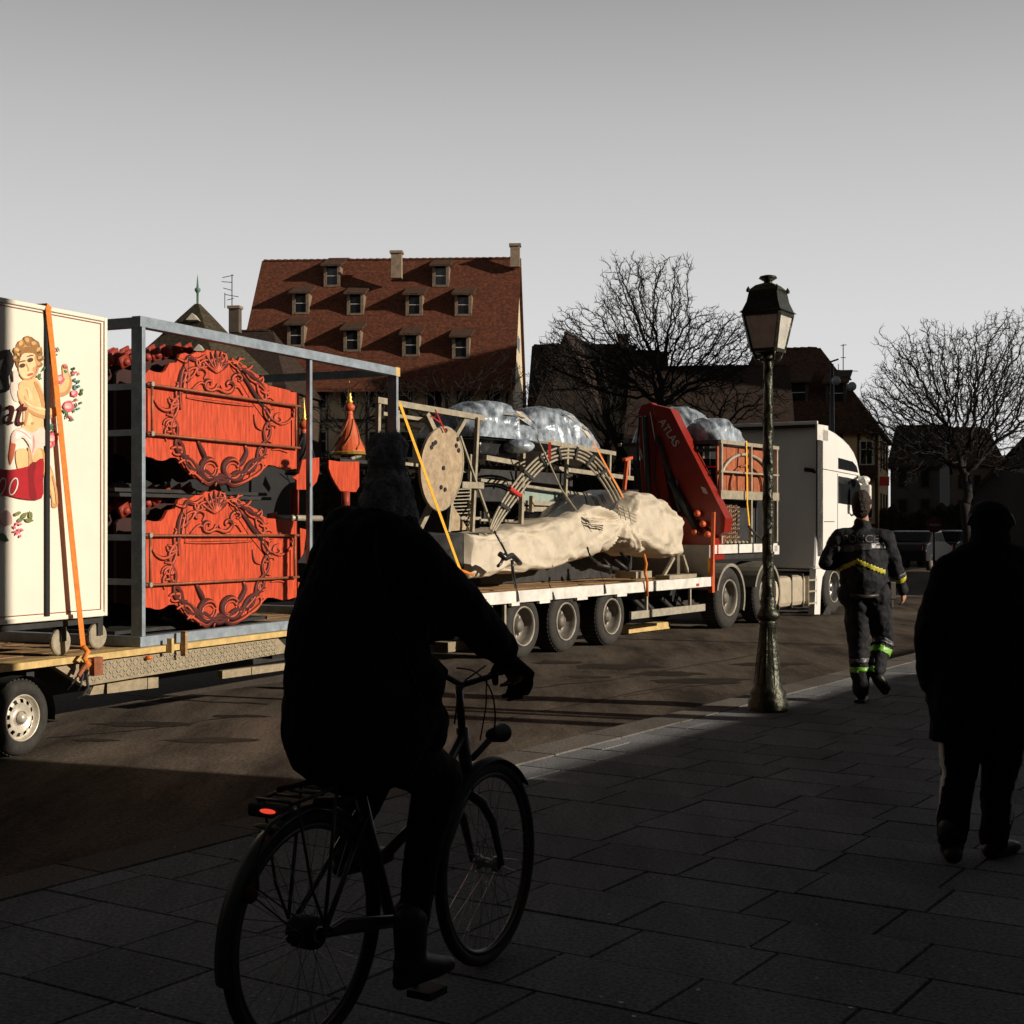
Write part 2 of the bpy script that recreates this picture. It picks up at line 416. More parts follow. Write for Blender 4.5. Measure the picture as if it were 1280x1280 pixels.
# ---- paving slabs, near ones one by one
LS, LN = .43, .57
slab_src = None; cells = []
rnd = random.Random(3)
for i in range(-26, 60):
    n1 = .33; nx = .33+LN*(.25+.75*rnd.random()); s0 = i*LS
    while n1 < 20:
        cells.append((s0, s0+LS, n1, nx)); n1 = nx; nx = n1+LN*rnd.choice((1, 1, 1, 1, 1.12, .9))
def seen(s0, s1, n0, n1):
    c = K.P((s0+s1)/2, (n0+n1)/2, 0)
    if c.y < 3.8: return None
    px = 640+F*c.x/c.y; return c.y if -60 < px < 1340 else None
near = sorted([(seen(*c), c) for c in cells if seen(*c)], key=lambda x: x[0])
pick = set(c for z_, c in near[:292] if z_ < 17)
gap = .005
bm_ = MB(); bm_.hexa([(x, y, 0) for x, y in ((-.5,-.5),(.5,-.5),(.5,.5),(-.5,.5))] + [(x*.99, y*.99, 1) for x, y in ((-.5,-.5),(.5,-.5),(.5,.5),(-.5,.5))])
me_slab = bpy.data.meshes.new('paving_slab'); me_slab.from_pydata(bm_.v, [], bm_.f); me_slab.materials.append(M['slab'])
for c in sorted(pick):
    s0, s1, n0, n1 = c; o = bpy.data.objects.new('paving_slab', me_slab); C.objects.link(o); o.parent = pavement
    p = K.P((s0+s1)/2, (n0+n1)/2, -.03); o.location = p - pavement.location
    o.rotation_euler = (rnd.uniform(-.004, .004), rnd.uniform(-.004, .004), -K.th)
    o.scale = (n1-n0-gap*2, s1-s0-gap*2, .03+rnd.uniform(-.0025, .0015))
rest = MB()
for c in cells:
    if c in pick: continue
    rest.bx(K, c[0]+gap, c[1]-gap, c[2]+gap, c[3]-gap, -.03, rnd.uniform(-.002, .001))
o = part('slab_field', rest, M['slab'], pavement, weld=False); o['kind'] = 'stuff'
# ---- tar patches and cracks on the road, specks on the paving
def patch(cx, cy, rx, ry, seed):
    g_ = random.Random(seed); pts = []
    for i_ in range(26):
        t = 2*math.pi*i_/26; k_ = 1+.45*noise.noise(Vector((math.cos(t)*2, math.sin(t)*2, seed*3.1)))+g_.uniform(-.10, .10); pts.append(gp(cx+rx*k_*math.cos(t), cy+ry*k_*math.sin(t), ROAD+.004))
    m = MB(); m.add(pts, [tuple(range(26))]); part('tar_patch', m, M['tar'], road)
for a in ((770, 833, 55, 3.2, 1), (835, 842, 42, 3.0, 2), (700, 828, 30, 2.2, 3), (880, 851, 60, 3.6, 4), (735, 846, 26, 1.8, 5), (960, 830, 50, 2.0, 6), (180, 905, 60, 3.0, 7), (265, 925, 55, 3.4, 8), (120, 925, 30, 1.8, 9), (300, 895, 34, 1.6, 11)): patch(*a)
def crack(pts, w_):
    m = MB(); rows = []
    for i_ in range(len(pts)-1):
        for q in range(8):
            u = q/8; x = pts[i_][0]*(1-u)+pts[i_+1][0]*u; y = pts[i_][1]*(1-u)+pts[i_+1][1]*u+rnd.uniform(-.8, .8); c_ = gp(x, y, ROAD+.0045); ww = w_*rnd.uniform(.5, 1.2); rows.append([c_-Vector((0, ww, 0)), c_+Vector((0, ww, 0))])
    m.grid(rows); part('crack', m, M['tar'], road)
crack([(150, 868), (240, 876), (350, 880)], .03); crack([(60, 922), (180, 912), (330, 890)], .035); crack([(600, 905), (700, 884), (900, 845)], .03); crack([(640, 862), (760, 850), (980, 812)], .03); crack([(780, 870), (860, 858), (930, 852)], .03)
g_ = random.Random(12); sp_ = MB()
for i_ in range(150):
    p = gp(g_.uniform(0, 1280), 900+380*g_.random()**1.5, .004)
    if (p-K.O).dot(K.n) < .05 or p.y > 12: continue
    r_ = g_.uniform(.003, .009); sp_.add([p+Vector((math.cos(t)*r_*g_.uniform(.6, 1.3), math.sin(t)*r_*g_.uniform(.6, 1.3), .002)) for t in (0, 1.3, 2.5, 3.8, 5)], [(0, 1, 2, 3, 4)])
o = part('litter_specks', sp_, M['galv'], pavement, weld=False); o['kind'] = 'stuff'
# ---- kerb stones
kb = MB(); kb.bx(K, -12, 45, .03, .32, ROAD-.02, -.02); kerb = struct('kerb', kb, M['joint'])
ks = MB(); ks.hexa([(x, y, 0) for x, y in ((-.5,-.5),(.5,-.5),(.5,.5),(-.5,.5))] + [(x*.96, y*.992, 1) for x, y in ((-.5,-.5),(.5,-.5),(.5,.5),(-.5,.5))])
me_k = bpy.data.meshes.new('kerb_stone'); me_k.from_pydata(ks.v, [], ks.f); me_k.materials.append(M['kerb_granite'])
s = -9.0
while s < 40:
    l = rnd.uniform(.95, 1.1)
    o = bpy.data.objects.new('kerb_stone', me_k); C.objects.link(o); o.parent = kerb
    o.location = K.P(s+l/2, .16, ROAD-.02) - kerb.location; o.rotation_euler = (0, 0, -K.th); o.scale = (.325, l-.008, .1+.022+rnd.uniform(-.002, .002)); s += l
# ---- far kerb: pale concrete blocks
me_c = me_k.copy(); me_c.name = 'concrete_block'; me_c.materials.clear(); me_c.materials.append(M['concrete'])
fk = MB(); fk.bx(K, 40, 90, -5.3, -5.1, ROAD-.02, ROAD+.10); far_kerb = struct('far_kerb', fk, M['concrete'])
def kblock(pxa, pya, pxb, pyb, hgt=.13):
    a, b = gp(pxa, pya, ROAD), gp(pxb, pyb, ROAD); d = b-a
    o = bpy.data.objects.new('concrete_block', me_c); C.objects.link(o); o.parent = far_kerb
    nn = Vector((d.y, -d.x, 0)).normalized(); p = (a+b)/2 - nn*.12
    o.location = Vector((p.x, p.y, ROAD-.005)) - far_kerb.location; o.rotation_euler = (0, 0, math.atan2(d.y, d.x)-math.pi/2); o.scale = (.24, d.length-.01, hgt)
for a in ((560, 815, 590, 811.5), (591, 811.5, 623, 807)): kblock(*a)
tim = MB(); a_, b_ = gp(779, 792, ROAD), gp(831, 785.5, ROAD); tim.bar(a_+UP*.06, b_+UP*.06, .2, .11)
tag(part('timber_beam', tim, M['yellow_wood']), 'pale timber beam lying on the road under the white flatbed', 'timber')

# ================================================================== LEFT FLATBED TRAILER
tr = thing('flatbed_trailer', 'low flatbed trailer with wooden deck and chequer plate side beam at the left', 'trailer', A.P(0, -1.2, ROAD))
dh = A.hy(110, 818.5, .05)
sE = A.sx(376)+3.2
for k in range(12):
    n1 = .06 - k*.205; m = MB(); m.bx(A, -3.4, sE, n1-.2, n1, dh-.05, dh - (0 if k == 0 else .006*rnd.random()))
    part('deck_plank', m, M['yellow_wood'] if k == 0 else M['wood_deck'], tr)
b0, b1 = A.sx(66), A.sx(346)
ht, hb = dh-.055, A.hy(200, 843.5)
m = MB(); m.prism([A.P(b0, 0, ht), A.P(b1, 0, ht), A.P(b1+.25, 0, hb+.03), A.P(b0+.35, 0, hb)], -A.n*.06)
cheq = part('side_beam', m, M['concrete'], tr)
for q in (((112, 869), (129, 867), (131, 853), (118, 856)), ((134, 867), (184, 861), (184, 847.5), (134, 852)), ((185, 861), (198, 859.5), (198, 846.5), (185, 847.4)), ((278, 848.5), (314, 843.5), (314, 834), (278, 838.5)), ((315, 843.4), (361, 837), (361, 828.5), (315, 833.9))):
    m = MB(); m.prism([A.pt(x, y, -.085) for x, y in q], -A.n*.05); part('lower_sill_plate', m, M['concrete'], tr)
# chequer plate studs, raised
st = MB(); a = b0+.35; k = 0
while a < b1:
    for q in range(4):
        hh = hb+.03 + q*(ht-hb-.04)/4; sg = 1 if (k+q) % 2 else -1
        c = A.P(a, .004, hh+.012); st.bar(c-A.d*.013-UP*.010*sg, c+A.d*.013+UP*.010*sg, .008, .007, up=A.n)
    a += .042; k += 1
o = part('tread_stud', st, M['galv'], cheq, weld=False); o['kind'] = 'stuff'
for nn in (-.6, -1.7):
    m = MB(); m.bx(A, -3.2, sE, nn-.06, nn+.06, .22, dh-.055); part('chassis_rail', m, M['dark_steel'], tr)
for ss in (-2.4, -1.2, .1, 1.6, 3.1, 4.6):
    m = MB(); m.bx(A, ss, ss+.08, -2.3, -.07, dh-.16, dh-.056); part('cross_member', m, M['dark_steel'], tr)
def trailer_wheel(parent, fr, s_, nf, r, wd, sign=1, style='holes', matrim='rim', rrim=.62):
    ax = fr.n*sign; c = fr.P(s_, nf, ROAD+r)
    m = MB(); b = -wd
    m.lathe([(r*rrim, 0-.01), (r*.80, .0), (r*.93, -.012), (r*.985, -.035), (r, -.06), (r, b+.05), (r*.97, b+.02), (r*.8, b), (r*rrim, b+.01), (r*rrim, -.01)], c, ax, 48)
    ty = part('tyre', m, M['rubber'], parent, smooth=True)
    # tread blocks
    t = MB()
    for j in range(44):
        w_ = 2*math.pi*j/44; e1 = UP*math.cos(w_)+fr.d*math.sin(w_)
        p = c+e1*(r+.002)-ax*.05; t.bar(p, p-ax*(wd-.1), .035*r/.4, .012, up=e1)
    o = part('tread_block', t, M['rubber'], ty, weld=False); o['kind'] = 'stuff'
    rr = r*rrim; m = MB()
    if style == 'holes':
        m.lathe([(rr, -.012), (rr*.97, -.004), (rr*.93, -.012), (rr*.90, -.05), (rr*.86, -.055)], c, ax, 48)
        K_ = 72; rad = [.86, .80, .64, .58, .36]; off = [-.055, -.042, -.03, -.035, -.05]; vs = []; fs = []
        ex = ax.cross(UP).normalized()
        for i_, q in enumerate(rad):
            for j in range(K_):
                w_ = 2*math.pi*j/K_; vs.append(c+ax*off[i_]+(ex*math.cos(w_)+UP*math.sin(w_))*rr*q)
        for i_ in range(len(rad)-1):
            for j in range(K_):
                if i_ == 1 and j % 6 in (0, 1, 2): continue
                fs.append((i_*K_+j, i_*K_+(j+1) % K_, (i_+1)*K_+(j+1) % K_, (i_+1)*K_+j))
        m.add(vs, fs)
        m.lathe([(rr*.36, -.05), (rr*.30, -.03), (rr*.2, -.02), (rr*.19, .0), (.001, .004)], c, ax, 24)
        rim = part('rim', m, M[matrim], parent, smooth=True)
        d = MB(); d.lathe([(rr*.95, -.09), (.001, -.09)], c, ax, 24); part('brake_drum', d, M['black'], rim)
    else:
        m.lathe([(rr, -.012), (rr*.95, .004), (rr*.90, -.008), (rr*.86, -.06), (rr*.80, -.13), (rr*.62, -.15), (rr*.42, -.15), (rr*.40, -.10), (rr*.30, -.06), (rr*.26, -.045), (.001, -.04)], c, ax, 40)
        rim = part('rim', m, M[matrim], parent, smooth=True)
        rg = MB(); rg.lathe([(rr*1.0, -.008), (rr*.985, .008), (rr*.94, .006), (rr*.91, -.04), (rr*.89, -.06)], c, ax, 40); part('rim_ring', rg, mat('rim_ring', (.40, .36, .30), .5, .2, var=.4, sc=12) if 'rim_ring' not in M else M['rim_ring'], rim, smooth=True)
        bl = MB()
        for j in range(10):
            w_ = 2*math.pi*j/10; p = c+ax*-.145+(UP*math.cos(w_)+fr.d*math.sin(w_))*rr*.52
            bl.lathe([(.018, 0), (.018, .03), (.001, .032)], p, ax, 6)
        part('wheel_nut', bl, M['rim'], rim)
    return ty
RW = (945-850)/2/F*gp(30, 945, ROAD).y
for s_, nf, sg in ((0, 0, 1), (-.72, 0, 1), (0, -2.35, -1), (-.72, -2.35, -1)):
    wh = part('wheel', MB().lathe([(.05, -.02), (.05, -.35)], A.P(s_, nf, ROAD+RW), A.n*sg, 12), M['dark_steel'], tr)
    trailer_wheel(wh, A, s_, nf, RW, .19, sg)
m = MB(); m.lathe([(RW+.05, -.22), (RW+.05, .0)], A.P(0, 0, ROAD+RW), A.n, 40)
mg = MB(); pr = []
for j in range(15):
    w_ = R(-10+j*200/14); pr.append(A.P(0, 0, ROAD+RW) + A.d*math.cos(w_)*(RW+.05) + UP*math.sin(w_)*(RW+.03))
mg.grid([[p for p in pr], [p-A.n*.24 for p in pr]]); part('mudguard', mg, M['dark_steel'], tr)
m = MB(); m.bx(A, b1+.0, A.sx(374), -.5, -.05, A.hy(360, 822), dh-.06); part('side_locker', m, M['black'], tr)
# stakes along the edge, clearance lamp
for (pa, pb) in (((213, 798), (213, 816)), ((230, 789), (230, 820))):
    m = MB(); m.bar(A.pt(*pb, .09), A.pt(*pa, .09), .03, .05, up=A.n); part('stake', m, M['wood_deck'] if pa[0] == 230 else M['yellow_wood'], tr)
m = MB(); m.ell(A.pt(186, 822, .03), .03, .03, .018); part('clearance_lamp', m, M['beacon'], tr, smooth=True)

# ---- cream cabinet on castors
sx0, sx1 = -2.6, A.sx(133); bt, bb = A.hy(133, 398), A.hy(133, 769)
bxr = thing('painted_cabinet', 'tall cream painted cabinet with a winged child and garland picture', 'cabinet', A.P((sx0+sx1)/2, -1.1, bb))
m = MB(); m.bx(A, sx0, sx1, -2.2, -.006, bb, bt); part('cabinet_body', m, M['cream'], bxr, bevel=.012)
m = MB(); w_ = .035
pz = -.004
pl0, pl1 = A.sx(17), A.sx(126)
for nm, q in (('edge_moulding', (sx1-.03, sx1+.002, bb-.004, bt+.004)),):
    m.bx(A, q[0], q[1], -.03, .012, q[2], q[3])
m.bx(A, sx0, sx1-.031, -.03, .012, bt-.03, bt+.004); m.bx(A, sx0, sx1-.031, -.03, .012, bb-.004, bb+.03)
part('edge_moulding', m, M['cream'], bxr, bevel=.006)
m = MB()
q0, q1, h0_, h1_ = sx0+.1, A.sx(126.5), A.hy(126, 762), A.hy(126, 404)
ln = .006
m.bx(A, q1-ln, q1, -.006, .001, h0_, h1_); m.bx(A, q0, q1-ln-.001, -.006, .001, h1_-ln, h1_); m.bx(A, q0, q1-ln-.001, -.006, .001, h0_, h0_+ln)
part('panel_groove', m, M['rust_rod'], bxr)
m = MB(); m.bx(A, A.sx(55.5), A.sx(60), -.006, .0195, bb+.031, bt-.031); part('strap_shadow', m, M['black'], bxr)  # black strip painted where the strap's shadow falls on the cabinet
# flat printed picture on the cabinet (thin paint layers)
def paint(name, col, poly, lay, parent, th=.0012, rough=.5, var=.15):
    mm = M.get('p_'+str(col)) or mat('p_'+str(col), col, rough, var=var, sc=14)
    if len(poly) >= 6:
        k = len(poly); o_ = []
        for i_ in range(k):
            a_, b_, c_, d_ = (poly[(i_+j) % k] for j in (-1, 0, 1, 2))
            for q in range(3):
                u = q/3; o_.append(tuple(.5*((2*b_[j])+(c_[j]-a_[j])*u+(2*a_[j]-5*b_[j]+4*c_[j]-d_[j])*u*u+(3*b_[j]-a_[j]-3*c_[j]+d_[j])*u**3) for j in (0, 1)))
        poly = o_
    m = MB(); n = .0005+lay*.0013
    m.prism([A.pt(x, y, n) for x, y in poly], -A.n*th); return part(name, m, mm, parent)
def blob(cx, cy, rx, ry, rot=0, n=14, j=0):
    r_ = random.Random(int(cx*31+cy*7)); o_ = []
    for i_ in range(n):
        t = 2*math.pi*i_/n; k_ = 1+r_.uniform(-j, j); x, y = rx*math.cos(t)*k_, ry*math.sin(t)*k_
        o_.append((cx+x*math.cos(rot)-y*math.sin(rot), cy+x*math.sin(rot)+y*math.cos(rot)))
    return o_
def limb(pts):
    l, r_ = [], []
    for i_, (x, y, w0) in enumerate(pts):
        x0, y0, _ = pts[max(i_-1, 0)]; x1, y1, _ = pts[min(i_+1, len(pts)-1)]
        dx, dy = x1-x0, y1-y0; q = math.hypot(dx, dy) or 1; dx /= q; dy /= q
        l.append((x-dy*w0, y+dx*w0)); r_.append((x+dy*w0, y-dx*w0))
    return l + r_[::-1]
art = thing('x', '', '', A.P(0, 0, 0)); bpy.data.objects.remove(art)
SKIN, SKIN2, SKIN3 = (.80, .52, .25), (.60, .31, .13), (.88, .62, .34)
PINK, ROSE, LEAF, TEAL = (.85, .62, .55), (.75, .13, .16), (.08, .16, .07), (.10, .26, .27)
pic = paint('picture', (.80, .66, .58), limb([(20, 465, 3), (18, 485, 5), (22, 500, 4)]), 0, bxr)   # wing
paint('painted_limb', SKIN2, limb([(52, 572, 4), (60, 590, 6), (66, 612, 5), (69, 624, 4.5), (68, 634, 3)]), 1, pic)
paint('painted_limb', SKIN, limb([(54, 574, 3), (61, 592, 4.5), (67, 613, 3.5), (69, 628, 2.5)]), 2, pic)
paint('painted_limb', SKIN2, limb([(70, 490, 5), (80, 488, 7), (85, 478, 5.5), (82, 466, 4), (81, 456, 3)]), 1, pic)
paint('painted_limb', SKIN, limb([(72, 488, 3), (79, 485, 5), (83, 476, 4), (81, 462, 2.5)]), 2, pic)
paint('painted_limb', SKIN, limb([(34, 475, 10), (40, 492, 14), (42, 512, 13), (41, 530, 13), (42, 545, 14)]), 1, pic)
paint('painted_limb', SKIN2, limb([(44, 478, 1.5), (50, 490, 2.5), (54, 505, 2), (56, 520, 1)]), 3, pic)
paint('painted_limb', SKIN3, limb([(30, 486, 5), (36, 498, 5), (34, 516, 4), (36, 530, 5)]), 3, pic)
paint('painted_limb', SKIN2, limb([(28, 488, 6), (32, 503, 6), (45, 514, 6), (60, 518, 5.5), (72, 514, 4)]), 4, pic)
paint('painted_limb', SKIN, limb([(27, 487, 5), (32, 501, 5), (45, 511, 5), (60, 515, 4), (72, 511, 3)]), 5, pic)
paint('painted_limb', SKIN, limb([(27, 562, 6), (28, 575, 8), (31, 590, 6)]), 3, pic)
paint('painted_limb', SKIN2, limb([(46, 562, 7), (49, 575, 8), (50, 590, 6)]), 3, pic)
paint('painted_limb', SKIN, limb([(45, 562, 5.5), (47, 575, 6.5), (48, 590, 5)]), 4, pic)
paint('painted_cloth', PINK, [(16, 541), (26, 534), (40, 541), (52, 534), (60, 545), (58, 556), (46, 561), (41, 570), (36, 556), (28, 547), (18, 554), (14, 552)], 5, pic)
paint('painted_cloth', (.9, .8, .76), [(20, 541), (28, 537), (38, 545), (39, 556), (30, 545), (20, 549)], 6, pic)
paint('painted_cloth', (.62, .14, .06), [(14, 548), (20, 556), (17, 572), (13, 582), (11, 570)], 4, pic)
paint('painted_hair', (.26, .12, .04), blob(35, 443, 17.5, 21, .1, 22, .08), 2, pic)
paint('painted_hair', (.58, .33, .12), blob(33, 436, 13, 13, .1, 16, .12), 3, pic)
paint('painted_hair', (.40, .21, .07), blob(42, 441, 7, 9, .4, 12, .2), 4, pic)
paint('painted_face', SKIN2, blob(36.5, 456, 13, 19.5, .25, 20), 4, pic)
paint('painted_face', SKIN3, blob(35.5, 455.5, 11.5, 18, .25, 20), 5, pic)
paint('painted_hair', (.34, .17, .06), limb([(21, 448, 2), (27, 440, 3), (36, 437, 4), (46, 440, 3.5), (50, 450, 3)]), 6, pic)
for cx_, cy_, r_ in ((22, 438, 5), (27, 430, 5.5), (35, 426, 6), (43, 430, 5.5), (49, 438, 5), (51, 448, 4.5), (20, 448, 4), (50, 456, 4), (24, 444, 3.5)):
    paint('painted_hair', (.36, .18, .06), blob(cx_, cy_, r_, r_*.8, cx_*.3, 10, .12), 6, pic); paint('painted_hair', (.66, .40, .17), blob(cx_-1, cy_-1.2, r_*.6, r_*.42, cx_*.3, 8, .15), 7, pic)
paint('painted_cheek', (.90, .66, .42), blob(31, 446, 6, 4, -.3), 6, pic); paint('painted_cheek', (.62, .34, .16), limb([(44, 446, 1), (47, 456, 2), (45, 466, 2), (40, 473, 1)]), 6, pic)
paint('painted_shade', (.60, .33, .15), limb([(31, 496, 1), (34, 512, 2), (32, 530, 1)]), 6, pic); paint('painted_shade', (.62, .36, .17), limb([(36, 560, 1), (38, 574, 2), (37, 588, 1.5)]), 6, pic)
paint('painted_shade', (.60, .33, .15), limb([(66, 596, .6), (70, 612, 1.4), (71, 628, .8)]), 6, pic); paint('painted_shade', (.9, .68, .42), limb([(30, 500, .5), (40, 508, 1.4), (56, 512, 1)]), 7, pic)
paint('painted_cloth', (.70, .40, .34), limb([(42, 545, .5), (43, 556, 1.2), (41, 566, .5)]), 7, pic); paint('painted_cloth', (.72, .44, .38), limb([(22, 538, .4), (30, 541, .9), (38, 548, .5)]), 7, pic)
for ex_, ey_ in ((28, 457), (38, 450)):
    paint('painted_eye', (.10, .05, .03), blob(ex_, ey_, 3.8, 2.6, -.3), 7, pic)
    paint('painted_eye', (.16, .08, .04), limb([(ex_-4, ey_-4, .5), (ex_, ey_-5.5, .8), (ex_+4, ey_-6, .5)]), 7, pic)
paint('painted_mouth', (.55, .12, .08), blob(38, 468, 4, 1.6, -.3), 7, pic)
paint('painted_mouth', SKIN2, limb([(33, 455, .5), (36, 462, .8), (34.5, 463.5, .9)]), 7, pic)
paint('painted_cheek', (.80, .36, .20), blob(44, 462, 3, 4), 6, pic)
paint('painted_navel', SKIN2, blob(41, 529, 1.8, 1.5), 6, pic)
# garland
g = random.Random(5)
arc = [(52, 470), (57, 462), (62, 452), (66, 444), (70, 440), (84, 462), (90, 462), (95, 466), (96, 475), (95, 484), (99, 490), (97, 500), (95, 508), (90, 514), (84, 519), (80, 516), (88, 523), (66, 530), (68, 538), (66, 548), (62, 538), (70, 545), (64, 556)]
for i_, (x, y) in enumerate(arc):
    for q in range(3):
        col = g.choice([LEAF, LEAF, TEAL, ROSE, (.14, .22, .08)])
        paint('painted_leaf', col, blob(x+g.uniform(-4, 4), y+g.uniform(-4, 4), g.uniform(1.3, 3.2), g.uniform(.8, 1.8), g.uniform(0, 3), 7, .3), 7, pic)
for x, y, r_ in ((86, 508, 6.5), (76, 474, 5), (66, 549, 7), (93, 492, 4), (62, 556, 5)):
    paint('painted_rose', ROSE, blob(x, y, r_, r_*1.1, 0, 12, .15), 8, pic); paint('painted_rose', (.85, .42, .38), blob(x-1, y-1, r_*.65, r_*.6, 0, 10, .2), 9, pic)
    paint('painted_rose', (.9, .62, .55), blob(x-1.6, y+.6, r_*.3, r_*.25, 0, 8, .2), 10, pic)
# ribbon with its number
paint('ribbon', (.42, .012, .02), [(-22, 583), (4, 587), (22, 586), (40, 581), (54, 573), (54, 600), (52, 623), (30, 624), (8, 619), (-22, 614)], 8, pic)
paint('ribbon', (.24, .008, .012), [(36, 583), (45, 578), (42, 600), (46, 622), (38, 623), (36, 602)], 9, pic)
def ringp(cx, cy, rx, ry, wd, rot, name, col, lay):
    o1 = blob(cx, cy, rx, ry, rot, 22); o2 = blob(cx, cy, rx-wd, ry-wd, rot, 22); n_ = .0005+lay*.0013
    v = [A.pt(x, y, n_) for x, y in o1+o2]; m = MB(); m.add(v, [(i, (i+1) % 22, 22+(i+1) % 22, 22+i) for i in range(22)])
    mm = M.get('p_'+str(col)) or mat('p_'+str(col), col, .5); return part(name, m, mm, pic)
for cx in (2, 17, -13): ringp(cx, 608, 5.2, 11.5, 1.5, .3, 'number_zero', (.78, .74, .70), 11)
for (x, y) in ((22, 642), (30, 645), (38, 644), (26, 650), (36, 650)):
    paint('painted_leaf', (.20, .22, .08), blob(x, y, 5, 2.3, x*.7, 9, .25), 7, pic)
for t in range(9):
    paint('painted_rose', (.75, .16, .22), blob(22+math.cos(t*.9)*(2+t*.5), 662+math.sin(t*.9)*(3+t*.9), 2.4, 1.3, t, 7, .2), 8, pic)
paint('painted_rose', (.8, .5, .45), blob(8, 648, 7, 10, 0, 12, .2), 7, pic); paint('painted_leaf', LEAF, blob(4, 672, 8, 5, .5, 9, .3), 7, pic)
xd = A.d; yd = UP + A.d*.25
text_part('script_lettering', 'carnat', mat('ink', (.10, .008, .010), .5), pic, A.pt(-71, 523, .018), A.d, UP, .30, .001, .35)
paint('painted_scroll', (.03, .02, .02), limb([(-8, 452, 1), (2, 444, 5), (10, 440, 3), (12, 452, 6), (6, 470, 5), (9, 486, 3), (-4, 490, 2)]), 6, pic)
paint('painted_scroll', (.03, .02, .02), limb([(12, 438, 1), (8, 452, 1.2), (14, 462, 1), (16, 476, 1)]), 7, pic)
# hinge, castors
for px in (75, 121):
    p = A.pt(px, 786 if px == 75 else 780, -.10 if px == 75 else -.25)
    cs = MB(); cs.lathe([(.095, -.02), (.105, -.01), (.105, .01), (.095, .02), (.03, .022), (.001, .022)], Vector((p.x, p.y, dh+.105)), A.n, 20)
    cw = part('castor', cs, M['beige_steel'], bxr, smooth=False)
    f = MB(); f.bar(Vector((p.x, p.y, dh+.11))-A.n*.04, Vector((p.x, p.y, bb))-A.n*.04, .05, .02, up=A.n); f.bar(Vector((p.x, p.y, dh+.11))+A.n*.035, Vector((p.x, p.y, bb))+A.n*.035, .06, .006, up=A.n); part('castor_fork', f, M['dark_steel'], cw)
m = MB(); m.bx(A, sx0, sx1-.02, -2.1, -.04, bb-.06, bb-.006); part('base_frame', m, M['dark_steel'], bxr)
# ---- orange strap over the cabinet
def strap(name, label, pts, wd, nrm, matn, cat='strap', group=None):
    m = MB(); pts = [Vector(p) for p in pts]
    rows = []
    for i_, p in enumerate(pts):
        t = (pts[min(i_+1, len(pts)-1)]-pts[max(i_-1, 0)]).normalized(); a = t.cross(nrm).normalized()
        rows.append([p-a*wd/2, p+a*wd/2, p+a*wd/2+nrm*.004, p-a*wd/2+nrm*.004])
    m.grid(rows, closed=True); o = part(name, m, M[matn])
    return tag(o, label, cat, group)
sp = [A.P(A.sx(60)-.02, -2.2, bt+.012), A.P(A.sx(60), -1.0, bt+.014), A.P(A.sx(60), .012, bt+.012)]
e0, e1 = A.pt(60, 387, .018), A.pt(104, 812, .10)
for i_ in range(25):
    t = i_/24; p = e0.lerp(e1, t); sp.append(p)
os_ = strap('lashing_strap', 'orange lashing strap pulled over the cream cabinet down to the deck edge', sp, .055, A.n, 'orange_strap')
rt = thing('ratchet', 'orange and rusty ratchet hooked on the deck edge below the cabinet', 'ratchet', A.pt(107, 850, .10))
m = MB(); m.tube([A.pt(104, 808, .12), A.pt(110, 815, .14), A.pt(105, 822, .15), A.pt(111, 830, .13), A.pt(106, 836, .11)], .022, 7); part('strap_knot', m, M['orange_strap'], rt, smooth=True)
m = MB(); m.bx(A, A.sx(100), A.sx(111), .09, .14, A.hy(105, 846, .1), A.hy(105, 823, .1)); m.bar(A.pt(98, 845, .12), A.pt(112, 824, .13), .03, .02, up=A.n); part('ratchet_body', m, M['rust_rod'], rt)
m = MB(); m.tube([A.pt(108, 842, .1), A.pt(110, 860, .1), A.pt(104, 869, .09), A.pt(97, 872, .05)], .012, 6); m.tube([A.pt(99, 842, .1), A.pt(90, 855, .1), A.pt(84, 862, .04)], .007, 5); m.tube([A.pt(104, 842, .1), A.pt(101, 857, .1), A.pt(98, 862, .04)], .009, 5); part('hook', m, M['dark_steel'], rt)

# ---- blue open steel frame
f0, f1 = A.sx(180), A.sx(497); ft, fb = A.hy(183, 396), dh+.002
bf = thing('blue_steel_frame', 'open box frame of pale blue steel tube on the left trailer', 'frame', A.P((f0+f1)/2, -1.2, fb))
tw = .085
for n_ in (0, -2.4):
    for s_ in ((f0, f1)):
        m = MB(); m.bx(A, s_-.022, s_+.022, n_-.115, n_, fb+.085, ft-.085); part('post', m, M['blue_steel'], bf, bevel=.005)
    m = MB(); m.bx(A, f0-tw/2-.005, f1+tw/2+.005, n_-tw-.004, n_+.004, ft-.09, ft); part('top_rail', m, M['blue_steel'], bf, bevel=.005)
    m = MB(); m.bx(A, f0-tw/2-.005, f1+tw/2+.005, n_-tw-.004, n_+.004, fb, fb+.085); part('bottom_rail', m, M['blue_steel'], bf, bevel=.005)
for s_ in (f0, f1):
    for h in (ft-.088, fb+.003):
        m = MB(); m.bx(A, s_-tw/2, s_+tw/2, -2.4, -tw-.006, h, h+.08); part('end_rail', m, M['blue_steel'], bf)
for h in (A.hy(178, 482), A.hy(178, 540), A.hy(178, 672), A.hy(178, 728)):
    m = MB(); m.bx(A, f0-.02, f0+.02, -2.4, -tw-.006, h-.025, h+.025); part('end_rail', m, M['blue_steel'], bf)
ms = A.sx(390.5)
m = MB(); m.bx(A, ms-.022, ms+.022, -.06, -.015, fb+.086, ft-.091); part('mid_post', m, M['blue_steel'], bf)
m = MB(); m.bx(A, f1-.05, f1+.045, -.087, .006, ft-.092, ft+.003); part('corner_fitting', m, M['yellow_wood'], bf)

